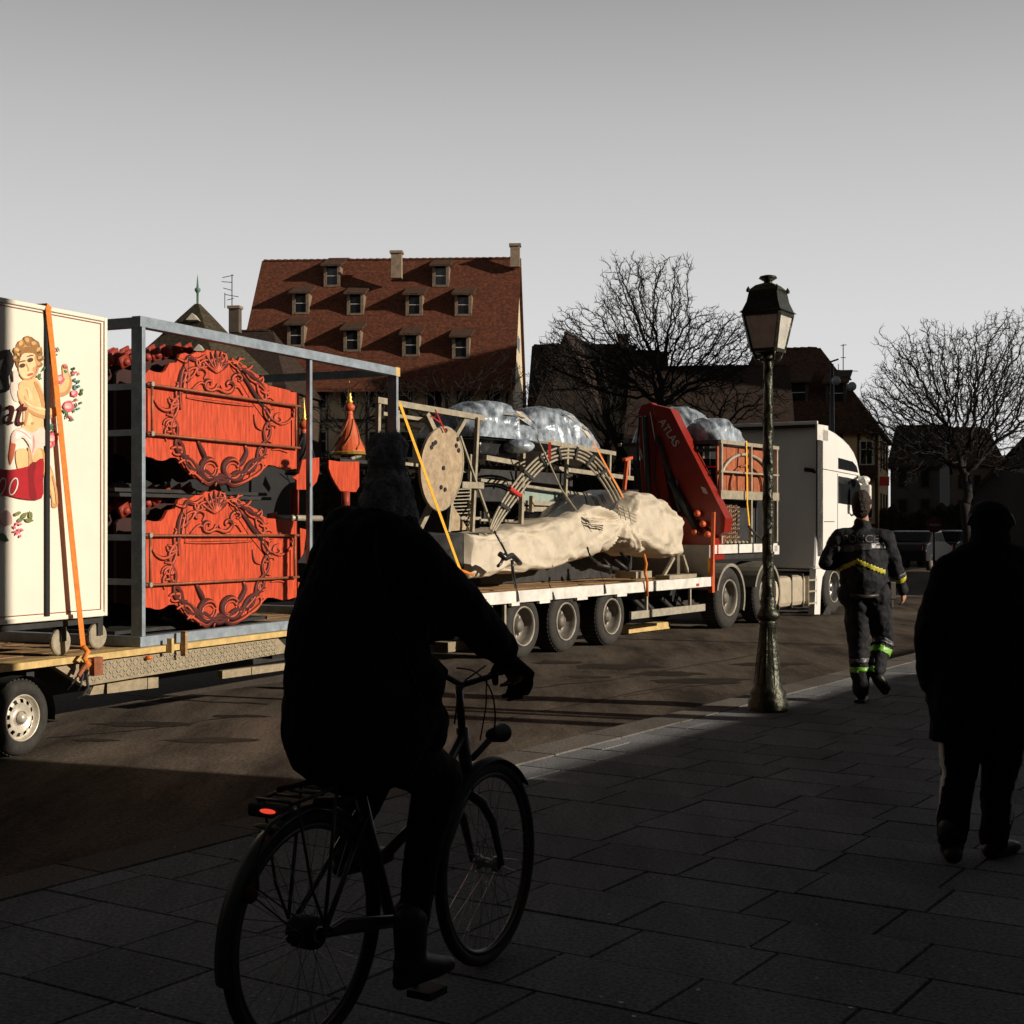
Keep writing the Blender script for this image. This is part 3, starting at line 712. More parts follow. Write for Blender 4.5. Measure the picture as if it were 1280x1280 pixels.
# ================================================================== RED CARNIVAL PANELS IN THE BLUE FRAME
PN = -.16
top_ol = [(180,470),(186,462),(194,465),(203,466),(207,463),(212,454),(221,453),(225,443),(232,441),(238,444),(246,440),(254,441),(259,437),(265,439),(271,437),(278,441),(283,448),(288,453),(291,447),(297,453),(301,457),(306,456),(313,464),(322,468),(330,478),(336,482),(350,485),(362,488),(364,490),(374,491),
          (374,586),(369,586),(364,587),(358,588),(350,585),(343,582),(336,581),(331,585),(325,592),(318,597),(312,599),(306,604),(301,605),(297,608),(292,609),(287,605),(281,602),(272,603),(266,603),(262,607),(257,606),(250,600),(243,597),(237,590),(230,584),(226,577),(220,572),(213,572),(207,575),(202,576),(196,575),(190,572),(180,570)]
def red_panel(label):
    tg = thing('carved_panel', label, 'panel', A.pt(274, 600, PN-.05), 'red carved carousel panels')
    m = MB(); m.prism([A.pt(x, y, PN) for x, y in top_ol], -A.n*.03); part('board', m, M['red_paint'], tg)
    rb = MB(); dk_ = MB(); P_ = lambda x, y, n=.012: A.pt(x, y, PN+n)
    def tb(pts, r=.011, n=.010):
        pr = [P_(x, y, n) for x, y in pts]
        # smooth resample (Catmull-Rom)
        o_ = []
        for i_ in range(len(pr)-1):
            a_, b_, c_, d_ = pr[max(i_-1, 0)], pr[i_], pr[i_+1], pr[min(i_+2, len(pr)-1)]
            for q in range(4):
                u = q/4; o_.append(.5*((2*b_)+(c_-a_)*u+(2*a_-5*b_+4*c_-d_)*u*u+(3*b_-a_-3*c_+d_)*u**3))
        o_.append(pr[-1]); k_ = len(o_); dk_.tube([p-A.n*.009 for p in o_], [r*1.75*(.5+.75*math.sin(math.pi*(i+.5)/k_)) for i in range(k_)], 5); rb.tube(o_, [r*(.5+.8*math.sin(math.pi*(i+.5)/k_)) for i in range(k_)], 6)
    def curl(x, y, r0, a0, turns, sg=1, rr=.011):
        tb([(x+math.cos(a0+sg*t*turns*6.28/9)*r0*(1-t/10.5), y+math.sin(a0+sg*t*turns*6.28/9)*r0*(1-t/10.5)) for t in range(10)], rr)
    # oval wreath of two strands
    cx, cy = 276, 525
    for st_, ph in ((0, 0), (1, math.pi)):
        pts = []
        for i_ in range(61):
            t = -math.pi*.5+2*math.pi*i_/60; wv = 4.2*math.sin(t*9+ph)
            rx = 59+wv; ry = 74+wv
            pts.append((cx+rx*math.cos(t), cy+ry*math.sin(t)+(cx+rx*math.cos(t)-cx)*.04))
        tb(pts, .013)
    for a in range(0, 360, 24):
        t = R(a+7); x, y = cx+61*math.cos(t), cy+76*math.sin(t)
        if 40 < a < 140: continue
        curl(x, y, 8, t, .8, 1 if a % 48 else -1)
    # leaf tips on the wreath
    for a in range(0, 360, 15):
        t = R(a); x, y = cx+58*math.cos(t), cy+73*math.sin(t)
        tb([(x, y), (x+6*math.cos(t+1.0), y+6*math.sin(t+1.0)), (x+12*math.cos(t+.6), y+12*math.sin(t+.6))], .009)
    # shell crest
    for i_ in range(7):
        t = R(-160+i_*23); tb([(271, 466), (271+12*math.cos(t), 462+14*math.sin(t)), (271+17*math.cos(t), 459+21*math.sin(t))], .012)
    curl(262, 480, 10, 0, 1.1, 1, .012); curl(286, 482, 10, math.pi, 1.1, -1, .012); curl(250, 466, 9, 1, 1, -1); curl(298, 474, 9, 2, 1, 1)
    tb([(240, 487), (252, 478), (262, 488), (272, 486), (284, 491), (296, 483), (304, 494)], .010)
    tb([(222, 448), (232, 452), (236, 447), (246, 450), (256, 444)], .012); tb([(291, 452), (304, 462), (316, 472), (326, 480), (338, 498)], .015)
    tb([(296, 462), (308, 476), (318, 492), (330, 508), (340, 526)], .014); tb([(232, 455), (226, 470), (224, 490), (226, 512)], .015)
    # two round scrolls at the foot
    for x, sg in ((262, 1), (290, -1)):
        tb([(x+11*math.cos(q*.55), 586+12*math.sin(q*.55)) for q in range(12)], .015); tb([(x+7.5*math.cos(q*.6), 587+8*math.sin(q*.6)) for q in range(11)], .010)
    tb([(246, 548), (252, 562), (256, 572), (252, 582)], .016); tb([(306, 556), (308, 566), (302, 578), (296, 584)], .016)
    tb([(226, 572), (236, 585), (248, 596), (260, 605), (268, 600), (276, 598), (284, 603), (292, 607), (306, 602), (322, 592), (332, 582)], .013)
    tb([(236, 570), (246, 582), (254, 592), (264, 600)], .012); tb([(330, 566), (318, 580), (308, 590), (296, 602)], .012)
    tb([(312, 596), (318, 584), (326, 578), (328, 586), (320, 595), (312, 597)], .009); tb([(230, 575), (236, 576), (244, 588), (240, 592), (232, 582)], .009)
    # side sprays
    tb([(193, 500), (198, 508), (207, 513), (217, 510), (226, 502)], .010); curl(212, 530, 8, 3, 1.1, 1, .009); curl(349, 524, 8, 5, 1, -1, .009)
    tb([(208, 552), (206, 540), (210, 532)], .008); tb([(318, 518), (320, 532), (328, 538)], .009); tb([(336, 520), (350, 530), (362, 526), (368, 515), (362, 508), (346, 506)], .008)
    tb([(340, 562), (350, 562), (360, 566)], .006)
    tb([(233, 497), (252, 500), (275, 503), (300, 506), (318, 508)], .007)
    part('carved_scrollwork', rb, mat('red_light', (.60, .10, .045), .5, var=.35, sc=14) if 'red_light' not in M else M['red_light'], tg, smooth=True, weld=False)
    part('scroll_shadow_line', dk_, mat('scroll_shadow', (.07, .012, .010), .7) if 'scroll_shadow' not in M else M['scroll_shadow'], tg, smooth=True, weld=False)  # dark line beside each scroll, its shadow put into the colour
    rd = MB()
    for (x0, y0, x1, y1) in ((184, 480, 375, 508), (184, 542, 375, 560)):
        q = MB(); q.tube([A.pt(x0, y0, PN+.05), A.pt(x1, y1, PN+.05)], .012, 8); part('holding_rod', q, M['rust_rod'], tg, smooth=True)
    for x, y0, y1 in ((190, 484, 541), (370, 508, 558)):
        q = MB(); q.tube([A.pt(x, y0, PN+.05), A.pt(x, y1, PN+.05)], .012, 8); part('holding_rod', q, M['rust_rod'], tg, smooth=True)
    for x, y in ((188, 480), (188, 542)): q = MB(); q.lathe([(.022, -.02), (.022, .03), (.001, .03)], A.pt(x, y, PN+.05), A.n, 8); part('rod_bracket', q, M['galv'], tg)
    q = MB(); q.tube([A.pt(236, 445, PN+.06), A.pt(235, 470, PN+.06), A.pt(233, 497, PN+.05)], .004, 5); part('cable', q, M['dark_steel'], tg)
    q = MB()
    q.tube([A.pt(295, 455, PN+.06), A.pt(322, 500, PN+.06), A.pt(342, 528, PN+.06)], .006, 5); part('cable', q, M['dark_steel'], tg)
    return tg
up_ = red_panel('upper red carved panel with oval scroll wreath in the blue frame')
dz_ = -(698-523)/F*A.pt(274, 523, PN).y
low = dup(up_, (-.01, -.02, dz_), 'lower red carved panel with oval scroll wreath just above the deck')
# further panels packed behind, seen only by their crests and end edges
for lvl, zz in ((0, 0), (1, dz_)):
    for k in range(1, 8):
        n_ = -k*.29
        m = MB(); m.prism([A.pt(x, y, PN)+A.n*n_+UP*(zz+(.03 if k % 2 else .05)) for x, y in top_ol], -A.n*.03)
        o = part('carved_panel', m, mat('panel_shade', (.035, .012, .01), .8) if 'panel_shade' not in M else M['panel_shade'])  # shade behind the front panel put into a near-black colour
        tag(o, '%s shade darkened panel behind the %s red carved panel, showing only its knobbed crest' % (('first', 'second', 'third', 'fourth', 'fifth', 'sixth', 'seventh')[k-1], 'lower' if lvl else 'upper'), 'panel', 'upper row of packed red panels' if lvl == 0 else 'lower row of packed red panels')
        q = MB()
        for j in range(7):                       # rounded red bosses along the crests
            p = A.pt(188+j*13, 458-min(j, 5)*3, PN)+A.n*(n_+.02)+UP*(zz+.05); q.lathe([(.034, -.05), (.034, .03), (.02, .045), (.001, .05)], p, A.n, 10); q.bar(p-UP*.02-A.d*.06, p+UP*.03+A.d*.05, .10, .02, up=A.n)
        part('crest_boss', q, M['red_relief'], o, smooth=True)
def zs(px, n): return A.sx(px, n)
# dark wooden bearers between the rows
brr = thing('packing_bearer', 'dark timber bearers and added black shade boards between the two red panels', 'bearers', A.P(3, -1.2, dh+.1))
for hpx in (612, 618, 782, 789):
    h = A.hy(270, hpx)
    m = MB(); m.bx(A, f0+.06, A.sx(372), -2.3, -.30-(.05 if hpx in (612, 782) else 0), h-.03, h); part('bearer', m, M['dark_steel'], brr)
m = MB(); m.bx(A, f0+.1, A.sx(392, -2.33), -2.385, -2.335, dh+.05, ft-.75); part('shade_board', m, M['black'], brr)  # black board added so the gap between the panels reads as shade
m = MB(); m.bx(A, f0+.1, f1-.1, -2.30, -2.25, dh+.05, A.hy(430, 566, -2.3)); part('shade_board', m, M['black'], brr)

# ---- little turrets with gold finials
def turret(px, py, n, sc, label):
    c = A.pt(px, py, n); t = thing('toy_turret', label, 'turret', c, 'red turrets with gold finials')
    m = MB(); m.lathe([(.19, 0), (.185, .02), (.15, .08), (.11, .17), (.075, .27), (.045, .36), (.035, .41)], c, UP, 20); part('cone', m, M['orange_red'], t, smooth=False)
    m = MB()
    for k in range(6):
        w_ = 2*math.pi*k/6; pts = [c+(Vector((math.cos(w_+q*.35), math.sin(w_+q*.35), 0))*(r_+.004))+UP*h for q, (r_, h) in enumerate(((.185, .02), (.15, .08), (.11, .17), (.075, .27), (.045, .36)))]
        m.tube(pts, .009, 5)
    part('cone_rib', m, M['rust_rod'], t, smooth=True)
    m = MB(); m.lathe([(.2, -.03), (.205, -.01), (.19, .005)], c, UP, 20); part('gold_rim', m, M['gold'], t)
    m = MB(); m.lathe([(.035, .40), (.04, .42), (.03, .45)], c, UP, 14); m.ell(c+UP*.49, .058, .058, .05); part('ball', m, M['orange_red'], t, smooth=True)
    m = MB(); m.lathe([(.03, .53), (.042, .55), (.02, .58), (.03, .60), (.016, .62), (.02, .64), (.008, .70), (.002, .78)], c, UP, 12); part('finial', m, M['gold'], t, smooth=True)
    return t
turret(437, 565, -.55, 1, 'red turret with twisted ribs and gold spike beside the cyclist\'s hat')
tb2 = turret(380, 590, -.60, 1, 'turret with shade blackened cone behind the thin blue post with red ball and gold finial')
for c_ in children(tb2):  # cone and rim coloured black for the shade inside the frame
    if c_.name.startswith(('cone', 'gold_rim')): c_.data.materials[0] = M['black']
for px, lab in ((416, 'turret plinth'),):
    m = MB(); c = A.pt(437, 572, -.55); m.bx(A, A.sx(405, -.55), A.sx(470, -.55), -.8, -.35, c.z-.07, c.z-.035)
    tag(part('shelf_board', m, M['dark_steel']), 'dark shelf board carrying the red turret with twisted ribs', 'shelf')
# ---- red pennant drapes
def drape(ol, n, label):
    m = MB(); m.prism([A.pt(x, y, n) for x, y in ol], -A.n*.02); t = part('scalloped_board', m, M['red_paint']); tag(t, label, 'board', 'red scalloped boards in the blue frame')
    return t
drape([(378,575),(386,573),(399,572),(399,590),(396,602),(391,608),(388,612),(371,612),(371,600),(366,597),(374,592)], -.25, 'red scalloped board right of the upper carved panel')
drape([(411,575),(424,577),(449,577),(449,608),(445,615),(426,614),(420,605),(414,594),(411,585)], -.30, 'red scalloped board hanging below the ribbed turret')
drape([(336,642),(347,640),(348,655),(336,655)], -.35, 'small red block above the lower carved panel')
drape([(375,660),(383,662),(380,690),(376,698)], -.25, 'red pointed board beside the lower carved panel')
drape([(372,727),(379,730),(377,750),(381,757),(372,756)], -.25, 'red curved foot piece right of the lower carved panel')
m = MB(); m.tube([A.pt(347, 647, -.2), A.pt(401, 648, -.2)], .03, 10); m.tube([A.pt(425, 578, -.4), A.pt(450, 570, -.9)], .02, 8)
tag(part('steel_tube', m, M['galv'], smooth=True), 'pale round steel tube lying across beside the lower red panel', 'tube')
for x_, y0_, y1_, n__, lb in ((368, 612, 643, -.22, 'short red turned post right of the lower red panel crest'), (432, 614, 640, -.28, 'short red turned post under the board below the ribbed turret')):
    m = MB(); m.tube([A.pt(x_, y0_, n__), A.pt(x_, y1_, n__)], .045, 10); tag(part('red_baluster', m, M['red_relief'], smooth=True), lb, 'post')

# ================================================================== WHITE ARTICULATED LORRY: lowloader trailer
lz = B.hy(700, 748)
dk = B.hy(890, 722.5); ddk = B.hy(600, 740)
dk = (dk+ddk)/2; rb_ = dk-.15
ll = thing('lowloader_trailer', 'white lowloader trailer with three axles carrying fairground parts', 'trailer', B.P(-1, -1.2, ROAD))
s_end = B.sx(890); s_back = B.sx(560)
m = MB(); m.bx(B, s_back, s_end, -.06, 0, rb_, dk); part('side_rail', m, M['white_paint'], ll, bevel=.006)
m = MB(); m.bx(B, s_back, s_end, -2.4, -2.34, rb_, dk); part('side_rail', m, M['white_paint'], ll)
nk = 11
for k in range(nk):
    n1 = -.07-k*(2.26/nk); m = MB(); m.bx(B, s_back, s_end, n1-2.26/nk+.006, n1, dk-.05, dk-.012-.004*rnd.random()); part('deck_plank', m, M['wood_deck'], ll)
m = MB(); m.bx(B, s_back, s_end+4.2, -1.7, -1.55, rb_-.16, dk-.06); m.bx(B, s_back, s_end+4.2, -.85, -.7, rb_-.16, dk-.06); part('chassis_rail', m, M['dark_steel'], ll)
# wheel arches with zigzag lower lip
for px0, px1 in ((675, 688), (722, 735), (772, 784), (640, 650)):
    m = MB(); m.bx(B, B.sx(px0), B.sx(px1), -.05, -.004, rb_-.035, rb_+.001); part('arch_lip', m, M['white_paint'], ll)
RT = (808-742)/2/F*B.P(0, 0, 0).y
RT = .405
for px in (655, 708, 765):
    s_ = B.sx(px, -.06)
    for nf, sg in ((-.06, 1), (-2.34, -1)):
        wh = part('wheel', MB().lathe([(.09, -.12), (.09, -.6)], B.P(s_, nf, ROAD+RT), B.n*sg, 12), M['dark_steel'], ll)
        trailer_wheel(wh, B, s_, nf, RT, .33, sg, 'dish', 'rim_dirty', .63)
for px, py in ((607, 753), (664, 760), (888, 731), (861, 733)):
    pass
for px in (605, 872, ):
    m = MB(); p = B.loc(B.pt(px, 751 if px == 605 else 731, .0)); m.bx(B, p[0]-.05, p[0]+.05, 0, .006, p[2]-.022, p[2]+.022); part('side_marker', m, M['red_flag'], ll)
# rails under the deck, struts, side guard
m = MB(); m.bx(B, B.sx(794), B.sx(886), -.10, -.06, B.hy(840, 769), B.hy(840, 760)); part('side_guard', m, M['galv'], ll)
for px in (814, 868, 620, 637):
    m = MB(); m.bx(B, B.sx(px)-.02, B.sx(px)+.02, -.10, -.061, B.hy(840, 765) if px > 700 else B.hy(px, 800), rb_); part('guard_strut', m, M['galv'], ll)
m = MB()
for px in (790, 800, 826, 846): m.bar(B.pt(px, 747, -.5), B.pt(px+16, 762, -.5), .05, .05)
part('spring_leaf', m, M['dark_steel'], ll)
# gooseneck
gs0, gs1 = s_end, B.sx(972)
ghz = B.hy(905, 681); glz = B.hy(905, 692)
m = MB(); m.bx(B, gs0, gs0+.05, -2.4, -.05, dk-.1, ghz); part('gooseneck_front', m, M['dark_steel'] if 0 else mat('grey_board', (.30, .28, .27), .8, var=.2), ll)
m = MB(); m.bx(B, gs0+.06, gs1, -.06, 0, glz, ghz); part('upper_rail', m, M['white_paint'], ll)
m = MB(); m.bx(B, gs0+.06, gs1, -2.4, -.07, glz-.1, ghz-.01); part('upper_deck', m, M['dark_steel'], ll)
for i_, (px, hh0, hh1) in enumerate(((887, rb_-.1, ghz+.02),)):
    m = MB(); m.bx(B, gs0-.03, gs0+.06, -.05, .02, hh0, hh1-.25); part('corner_post', m, M['orange_red'], ll)
    m = MB(); m.bx(B, gs0-.05, gs0-.031, -.05, .03, hh1-.45, hh1-.22); part('warning_board', m, M['yellow_strap'], ll)
for px in (897, 923, 941):
    m = MB(); s_ = B.sx(px); m.bx(B, s_-.02, s_+.02, 0, .008, glz-.002, ghz+.002); part('rail_mark', m, M['red_flag'] if px == 897 else M['dark_steel'], ll)
# silver straps over the white side rail
for px, py0, py1 in ((647, 722, 752), (692, 730, 750), (756, 715, 742)):
    st_ = [B.pt(px-6, py0, -.3), B.pt(px, (py0+py1)/2+2, .012), B.pt(px+1, py1, .012)]
    strap('lashing_strap', {647: 'black strap over the white side rail below the knotted tarpaulin corner', 692: 'dark strap over the white rail between the first two wheels', 756: 'dark strap over the white rail above the third wheel'}[px], st_, .05, B.n, 'dark_steel')

# ---- long load wrapped in a cream tarpaulin
def tarp_load():
    sec = [  # px, top y, bottom y, depth of back
        (590, 667, 723), (600, 667, 723), (620, 668, 720), (650, 662, 717), (680, 655, 713), (705, 650, 709), (715, 648, 707), (728, 640, 702), (742, 634, 699), (758, 632, 694), (772, 636, 688), (783, 643, 680), (788, 640, 679), (794, 628, 682), (802, 617, 688), (812, 612, 694), (824, 614, 696), (838, 624, 697), (850, 634, 697), (857, 643, 696), (861, 652, 690)]
    NF, NB = -.30, -1.15
    rows = []; kk = 80
    fine = []
    for i_ in range(len(sec)-1):
        for q in range(9):
            u = q/9; fine.append(tuple(sec[i_][j]*(1-u)+sec[i_+1][j]*u for j in range(3)))
    fine.append(sec[-1])
    for i_, (px, yt, yb) in enumerate(fine):
        zt, zb = B.hy(px, yt, NF), B.hy(px, yb, NF); s_ = B.sx(px, NF); hc, hh = (zt+zb)/2, (zt-zb)/2; wd = .40
        row = []
        ed = min(1, (861-px)/9+.45)
        for j in range(kk):
            w_ = 2*math.pi*j/kk; ca, sa = math.cos(w_), math.sin(w_)
            ex_ = .34 if px < 715 else (.6 if px < 795 else .38); sq = lambda v: math.copysign(abs(v)**ex_, v)
            n_ = (NF+NB)/2+.30*0+sq(ca)*wd*ed; h = hc+sq(sa)*hh*(ed*.4+.6)
            p = B.P(s_, n_, h)
            # folds gathered toward the waist at px ~785
            dd = (px-786)/70; g_ = math.exp(-dd*dd*1.5)
            ang = math.atan2(h-B.hy(786, 655, NF), (px-786)*.012); wq = noise.noise(p*1.6)
            def cr_f(v):
                d0 = noise.voronoi(v)[0]; return -min(d0[1]-d0[0], .6)
            f = noise.noise(Vector((p.x*2.2, p.y*2.2, p.z*2.5)))*.05
            f += g_*(cr_f(Vector((ang*2.6+wq*.4, abs(px-786)*.012, 1.5)))*.36+.06)*min(1, abs(px-786)/14+.35)
            f += (1-g_)*(cr_f(Vector((s_*1.1+h*1.1, h*3.0-s_*.35+wq*.3, 2.0)))*.23+.05)
            f += cr_f(Vector((s_*2.8-h*1.5, h*6, ca*1.5+4)))*.08
            out_ = (B.n*ca+UP*sa*.6)
            row.append(p+out_*f)
        rows.append(row)
    m = MB(); m.grid(rows, closed=True)
    m.f.append([j for j in range(kk)][::-1]); m.f.append([len(m.v)-kk+j for j in range(kk)])
    return m
o = part('tarpaulin_bundle', tarp_load(), M['tarp'], smooth=True, weld=False)
tag(o, 'long cream tarpaulin bundle pinched in the middle lying along the lowloader deck', 'tarpaulin')
m = MB(); m.tube([B.pt(775, 668, .1), B.pt(783, 650, .12), B.pt(790, 640, .05)], .02, 6)
cr_ = MB()
for dy in (0, 4, 8): cr_.bar(B.pt(772, 632+dy, .12), B.pt(795, 644+dy, .12), .02, .015, up=B.n)
for dx in (0, 5, 10): cr_.bar(B.pt(772+dx*1.3, 630+dx*.5, .13), B.pt(776+dx*1.3, 648+dx*.5, .13), .012, .01, up=B.n)
part('lashing_net', cr_, M['beige_steel'], o)
for pts_, r_ in (([(624, 692, .13), (632, 698, .17), (640, 694, .16), (646, 700, .15), (650, 704, .13)], .035), ([(640, 700, .14), (641, 715, .14), (645, 735, .05)], .02), ([(618, 664, .12), (628, 682, .14), (634, 694, .14)], .014), ([(632, 692, .14), (626, 704, .14), (622, 708, .13)], .02), ([(734, 684, .12), (738, 696, .13), (745, 702, .12), (752, 706, .1)], .014)):
    kn = MB(); kn.tube([B.pt(*q) for q in pts_], r_, 6); part('rope_knot', kn, M['black_tarp'], o, smooth=True)
m = MB(); m.prism([B.pt(600, 722.5, -.42)+B.d*0, B.pt(600, 666, -.42), B.pt(600, 666, -.42)-B.n*.85, B.pt(600, 722.5, -.42)-B.n*.85][::1], -B.d*1.9)
tag(part('black_chest', m, M['black_tarp'], bevel=.02), 'black covered chest at the back end of the cream tarpaulin bundle', 'chest')
# trestle under the far end of the tarpaulin
tt = thing('steel_trestle', 'pale steel trestle with splayed legs under the tarpaulin lump by the crane', 'trestle', B.pt(842, 722, -.3))
for (xa, ya, xb, yb) in ((848, 694, 848, 720), (842, 697, 828, 722), (853, 694, 862, 722)):
    m = MB(); m.bar(B.pt(xa, ya, -.35), B.pt(xb, yb, -.35), .045, .045); part('leg', m, M['beige_steel'], tt)
m = MB(); m.bx(B, B.sx(826, -.35), B.sx(864, -.35), -.45, -.2, dk-.01, dk+.05); part('foot_beam', m, M['beige_steel'], tt)
bl = MB(); bl.box(B.pt(792, 718, -.4), .35, .5, .10, -B.th); tag(part('timber_block', bl, M['beige_steel']), 'pale block on the deck between tarpaulin and trestle', 'block')
m = MB(); m.tube([B.pt(805, 693, .1), B.pt(808, 705, .1), B.pt(806, 716, .1), B.pt(809, 726, .05), B.pt(809, 745, .02)], .022, 6)
tag(part('lashing_strap', m, M['orange_strap'], smooth=True), 'orange strap hanging twisted from the tarpaulin lump to the white rail', 'strap')
m = MB()
for (xa, ya, xb, yb) in ((754, 700, 762, 716), (776, 690, 786, 712), (768, 700, 790, 722), (745, 706, 772, 712)): m.tube([B.pt(xa, ya, -.5), B.pt((xa+xb)/2+4, (ya+yb)/2, -.4), B.pt(xb, yb, -.5)], .03, 6)
tag(part('chain_heap', m, M['dark_steel'], smooth=True), 'dark chains and hooks heaped on the deck under the tarpaulin waist', 'chains')

def smooth_path(P, q=5):
    o_ = []
    for i_ in range(len(P)-1):
        a_, b_, c_, d_ = P[max(i_-1, 0)], P[i_], P[i_+1], P[min(i_+2, len(P)-1)]
        for k in range(q):
            u = k/q; o_.append(.5*((2*b_)+(c_-a_)*u+(2*a_-5*b_+4*c_-d_)*u*u+(3*b_-a_-3*c_+d_)*u**3))
    return o_+[P[-1]]
# ---- steel racks behind
def barf(fr, a, b, n, w=.05, mt='beige_steel', par=None, nm='bar', n2=None):
    w *= .78; m = MB(); m.bar(fr.pt(*a, n), fr.pt(*b, n if n2 is None else n2), w, w); return part(nm, m, M[mt], par)
rk = thing('steel_rack', 'beige steel rack of posts and rails standing at the back of the lowloader', 'rack', B.pt(560, 735, -.6))
for a, b, n, w_, nm in (((470, 500), (604, 523), -.6, .09, 'top_rail'), ((597, 522), (590, 665), -.55, .06, 'post'), ((473, 505), (472, 560), -.6, .06, 'post'), ((497, 513), (498, 665), -1.6, .05, 'post'),
                        ((575, 545), (616, 662), -.5, .035, 'brace'), ((575, 606), (602, 607), -.5, .10, 'cross_plate'), ((532, 517), (545, 545), -.62, .09, 'brace'), ((582, 522), (560, 560), -.62, .07, 'brace'),
                        ((546, 615), (522, 665), -.62, .08, 'brace'), ((570, 565), (560, 665), -.62, .06, 'brace'), ((480, 584), (500, 586), -.9, .12, 'cross_plate'), ((478, 517), (600, 535), -1.9, .06, 'top_rail'),
                        ((468, 575), (590, 590), -1.4, .05, 'cross_rail'), ((560, 648), (600, 648), -1.2, .05, 'cross_rail')):
    barf(B, a, b, n, w_, par=rk, nm=nm)
# ladder-like slatted shelf right of the plate
lr = thing('slatted_shelf', 'small beige slatted ladder shelf beside the oval board', 'shelf', B.pt(578, 660, -.9))
for k in range(12):
    barf(B, (566, 612+k*4.3), (588, 611+k*4.3), -.9, .018, par=lr, nm='slat')
for x in (566, 588): barf(B, (x, 568), (x-2, 662), -.92, .04, par=lr, nm='upright')
m = MB(); m.prism([B.pt(564, 628, -.7), B.pt(585, 662, -.7), B.pt(561, 664, -.7)], -B.n*.02)
tag(part('plywood_offcut', m, M['ply']), 'triangular plywood offcut below the oval board', 'board')
for k, (x, y) in enumerate(((536, 655), (540, 645), (533, 662), (545, 660))):
    pass
# oval board
ov = []
for i_ in range(40):
    t = 2*math.pi*i_/40; x, y = 26*math.cos(t), 52*math.sin(t); x *= 1.0-.08*math.sin(t); ov.append((552+x+y*-.06, 586+y))
m = MB(); m.prism([B.pt(x, y, -.38) for x, y in ov], -B.n*.04)
ob_ = part('oval_board', m, M['ply']); tag(ob_, 'oval brown board with bolt holes hung upright on the rack', 'board')
m = MB(); m.tube([B.pt(x, y, -.40) for x, y in ov], .016, 6, closed=True); part('rim_band', m, M['beige_steel'], ob_)
for x, y in ((541, 555), (544, 553), (570, 557), (573, 563), (554, 585), (551, 609), (556, 612), (539, 559), (557, 538), (572, 549)):
    m = MB(); m.lathe([(.028, 0), (.028, .012), (.001, .012)], B.pt(x, y, -.38), B.n, 8); part('bolt_hole', m, M['black'], ob_)
m = MB(); m.tube([B.pt(544, 512, -.36), B.pt(552, 530, -.35), B.pt(557, 540, -.35)], .01, 5); m.tube([B.pt(538, 520, -.36), B.pt(550, 528, -.35)], .008, 5); part('red_cord', m, M['red_flag'], ob_)
m = MB(); m.prism([B.pt(x, y, -.75) for x, y in ((478, 540), (486, 555), (484, 560), (475, 550))], -B.n*.04); tag(part('orange_board', m, M['orange_red']), 'small orange board end behind the cyclist\'s hat', 'board')
# yellow strap
yp = [B.pt(499, 503, .02)]
for i_ in range(1, 24): yp.append(B.pt(499+i_*(577-499)/23, 503+i_*(718-503)/23, .02+.1*i_/23))
strap('lashing_strap', 'yellow strap running from the beige rack top down to the ratchet on the deck', yp, .045, B.n, 'yellow_strap')
rt2 = MB(); rt2.tube([B.pt(571, 711, .16), B.pt(577, 717, .18), B.pt(575, 724, .16), B.pt(580, 726, .15)], .03, 7); rt2.bar(B.pt(577, 713, .15), B.pt(592, 719, .12), .03, .01, up=B.n)
rt2 = part('ratchet', rt2, M['orange_strap'], smooth=True); tag(rt2, 'orange ratchet at the foot of the yellow strap by the black chest', 'ratchet')
m = MB(); m.tube([B.pt(576, 724, .12), B.pt(583, 733, .1), B.pt(588, 742, .05)], .02, 6); part('hook', m, M['dark_steel'], rt2)

# ---- wrapped domes on racks
def dome(s0, s1, n0, n1, zc, h, label, film):
    rows = []
    for i_ in range(49):
        u = i_/48; s_ = s0+(s1-s0)*u; row = []
        for j in range(37):
            v = j/36; n_ = n0+(n1-n0)*v
            e_ = max(0, 1-abs(2*u-1)**2.4)*max(0, 1-abs(2*v-1)**2.6)
            p = B.P(s_, n_, zc+h*e_**.5)
            d0 = noise.voronoi(Vector((s_*2.6+n_*.9+.5*math.sin(v*2+s0), n_*.8+s0, p.z*.9)))[0]; d1_ = noise.voronoi(Vector((s_*4+v, n_*1.5, p.z*1.6+s0)))[0]
            f = .04-min(d0[1]-d0[0], .5)*.26-min(d1_[1]-d1_[0], .5)*.09
            row.append(p+(UP*f*.5+B.n*f*.8)*min(1, e_*5))
        rows.append(row)
    m = MB(); m.grid(rows); m.add([B.P(s0, n0, zc-.02), B.P(s1, n0, zc-.02), B.P(s1, n1, zc-.02), B.P(s0, n1, zc-.02)], [(0,1,2,3)])
    o = part('wrapped_bundle', m, M[film], smooth=True); return tag(o, label, 'bundle', 'film wrapped bundles on the lorry')
d1 = dome(B.sx(600, -.7), B.sx(686, -.7), -.7, -1.75, B.hy(645, 549, -.7), .52, 'rounded silver and black wrapped bundle behind the beige rack post', 'silver_film')
d2 = dome(B.sx(674, -.9), B.sx(752, -.9), -.9, -1.9, B.hy(710, 557, -.9), .58, 'rounded dark wrapped bundle above the curved rails', 'silver_film')
from mathutils.bvhtree import BVHTree
def on_surface(o, pts, lift=.012):
    w0 = wloc(o); bv = BVHTree.FromPolygons([v.co+w0 for v in o.data.vertices], [tuple(p.vertices) for p in o.data.polygons]); r_ = []
    for x, y in pts:
        h_ = bv.ray_cast(Vector((0, 0, CAMH)), ray(x, y).normalized())
        if h_[0]: r_.append(h_[0]+(Vector((0, 0, CAMH))-h_[0]).normalized()*lift)
    return r_
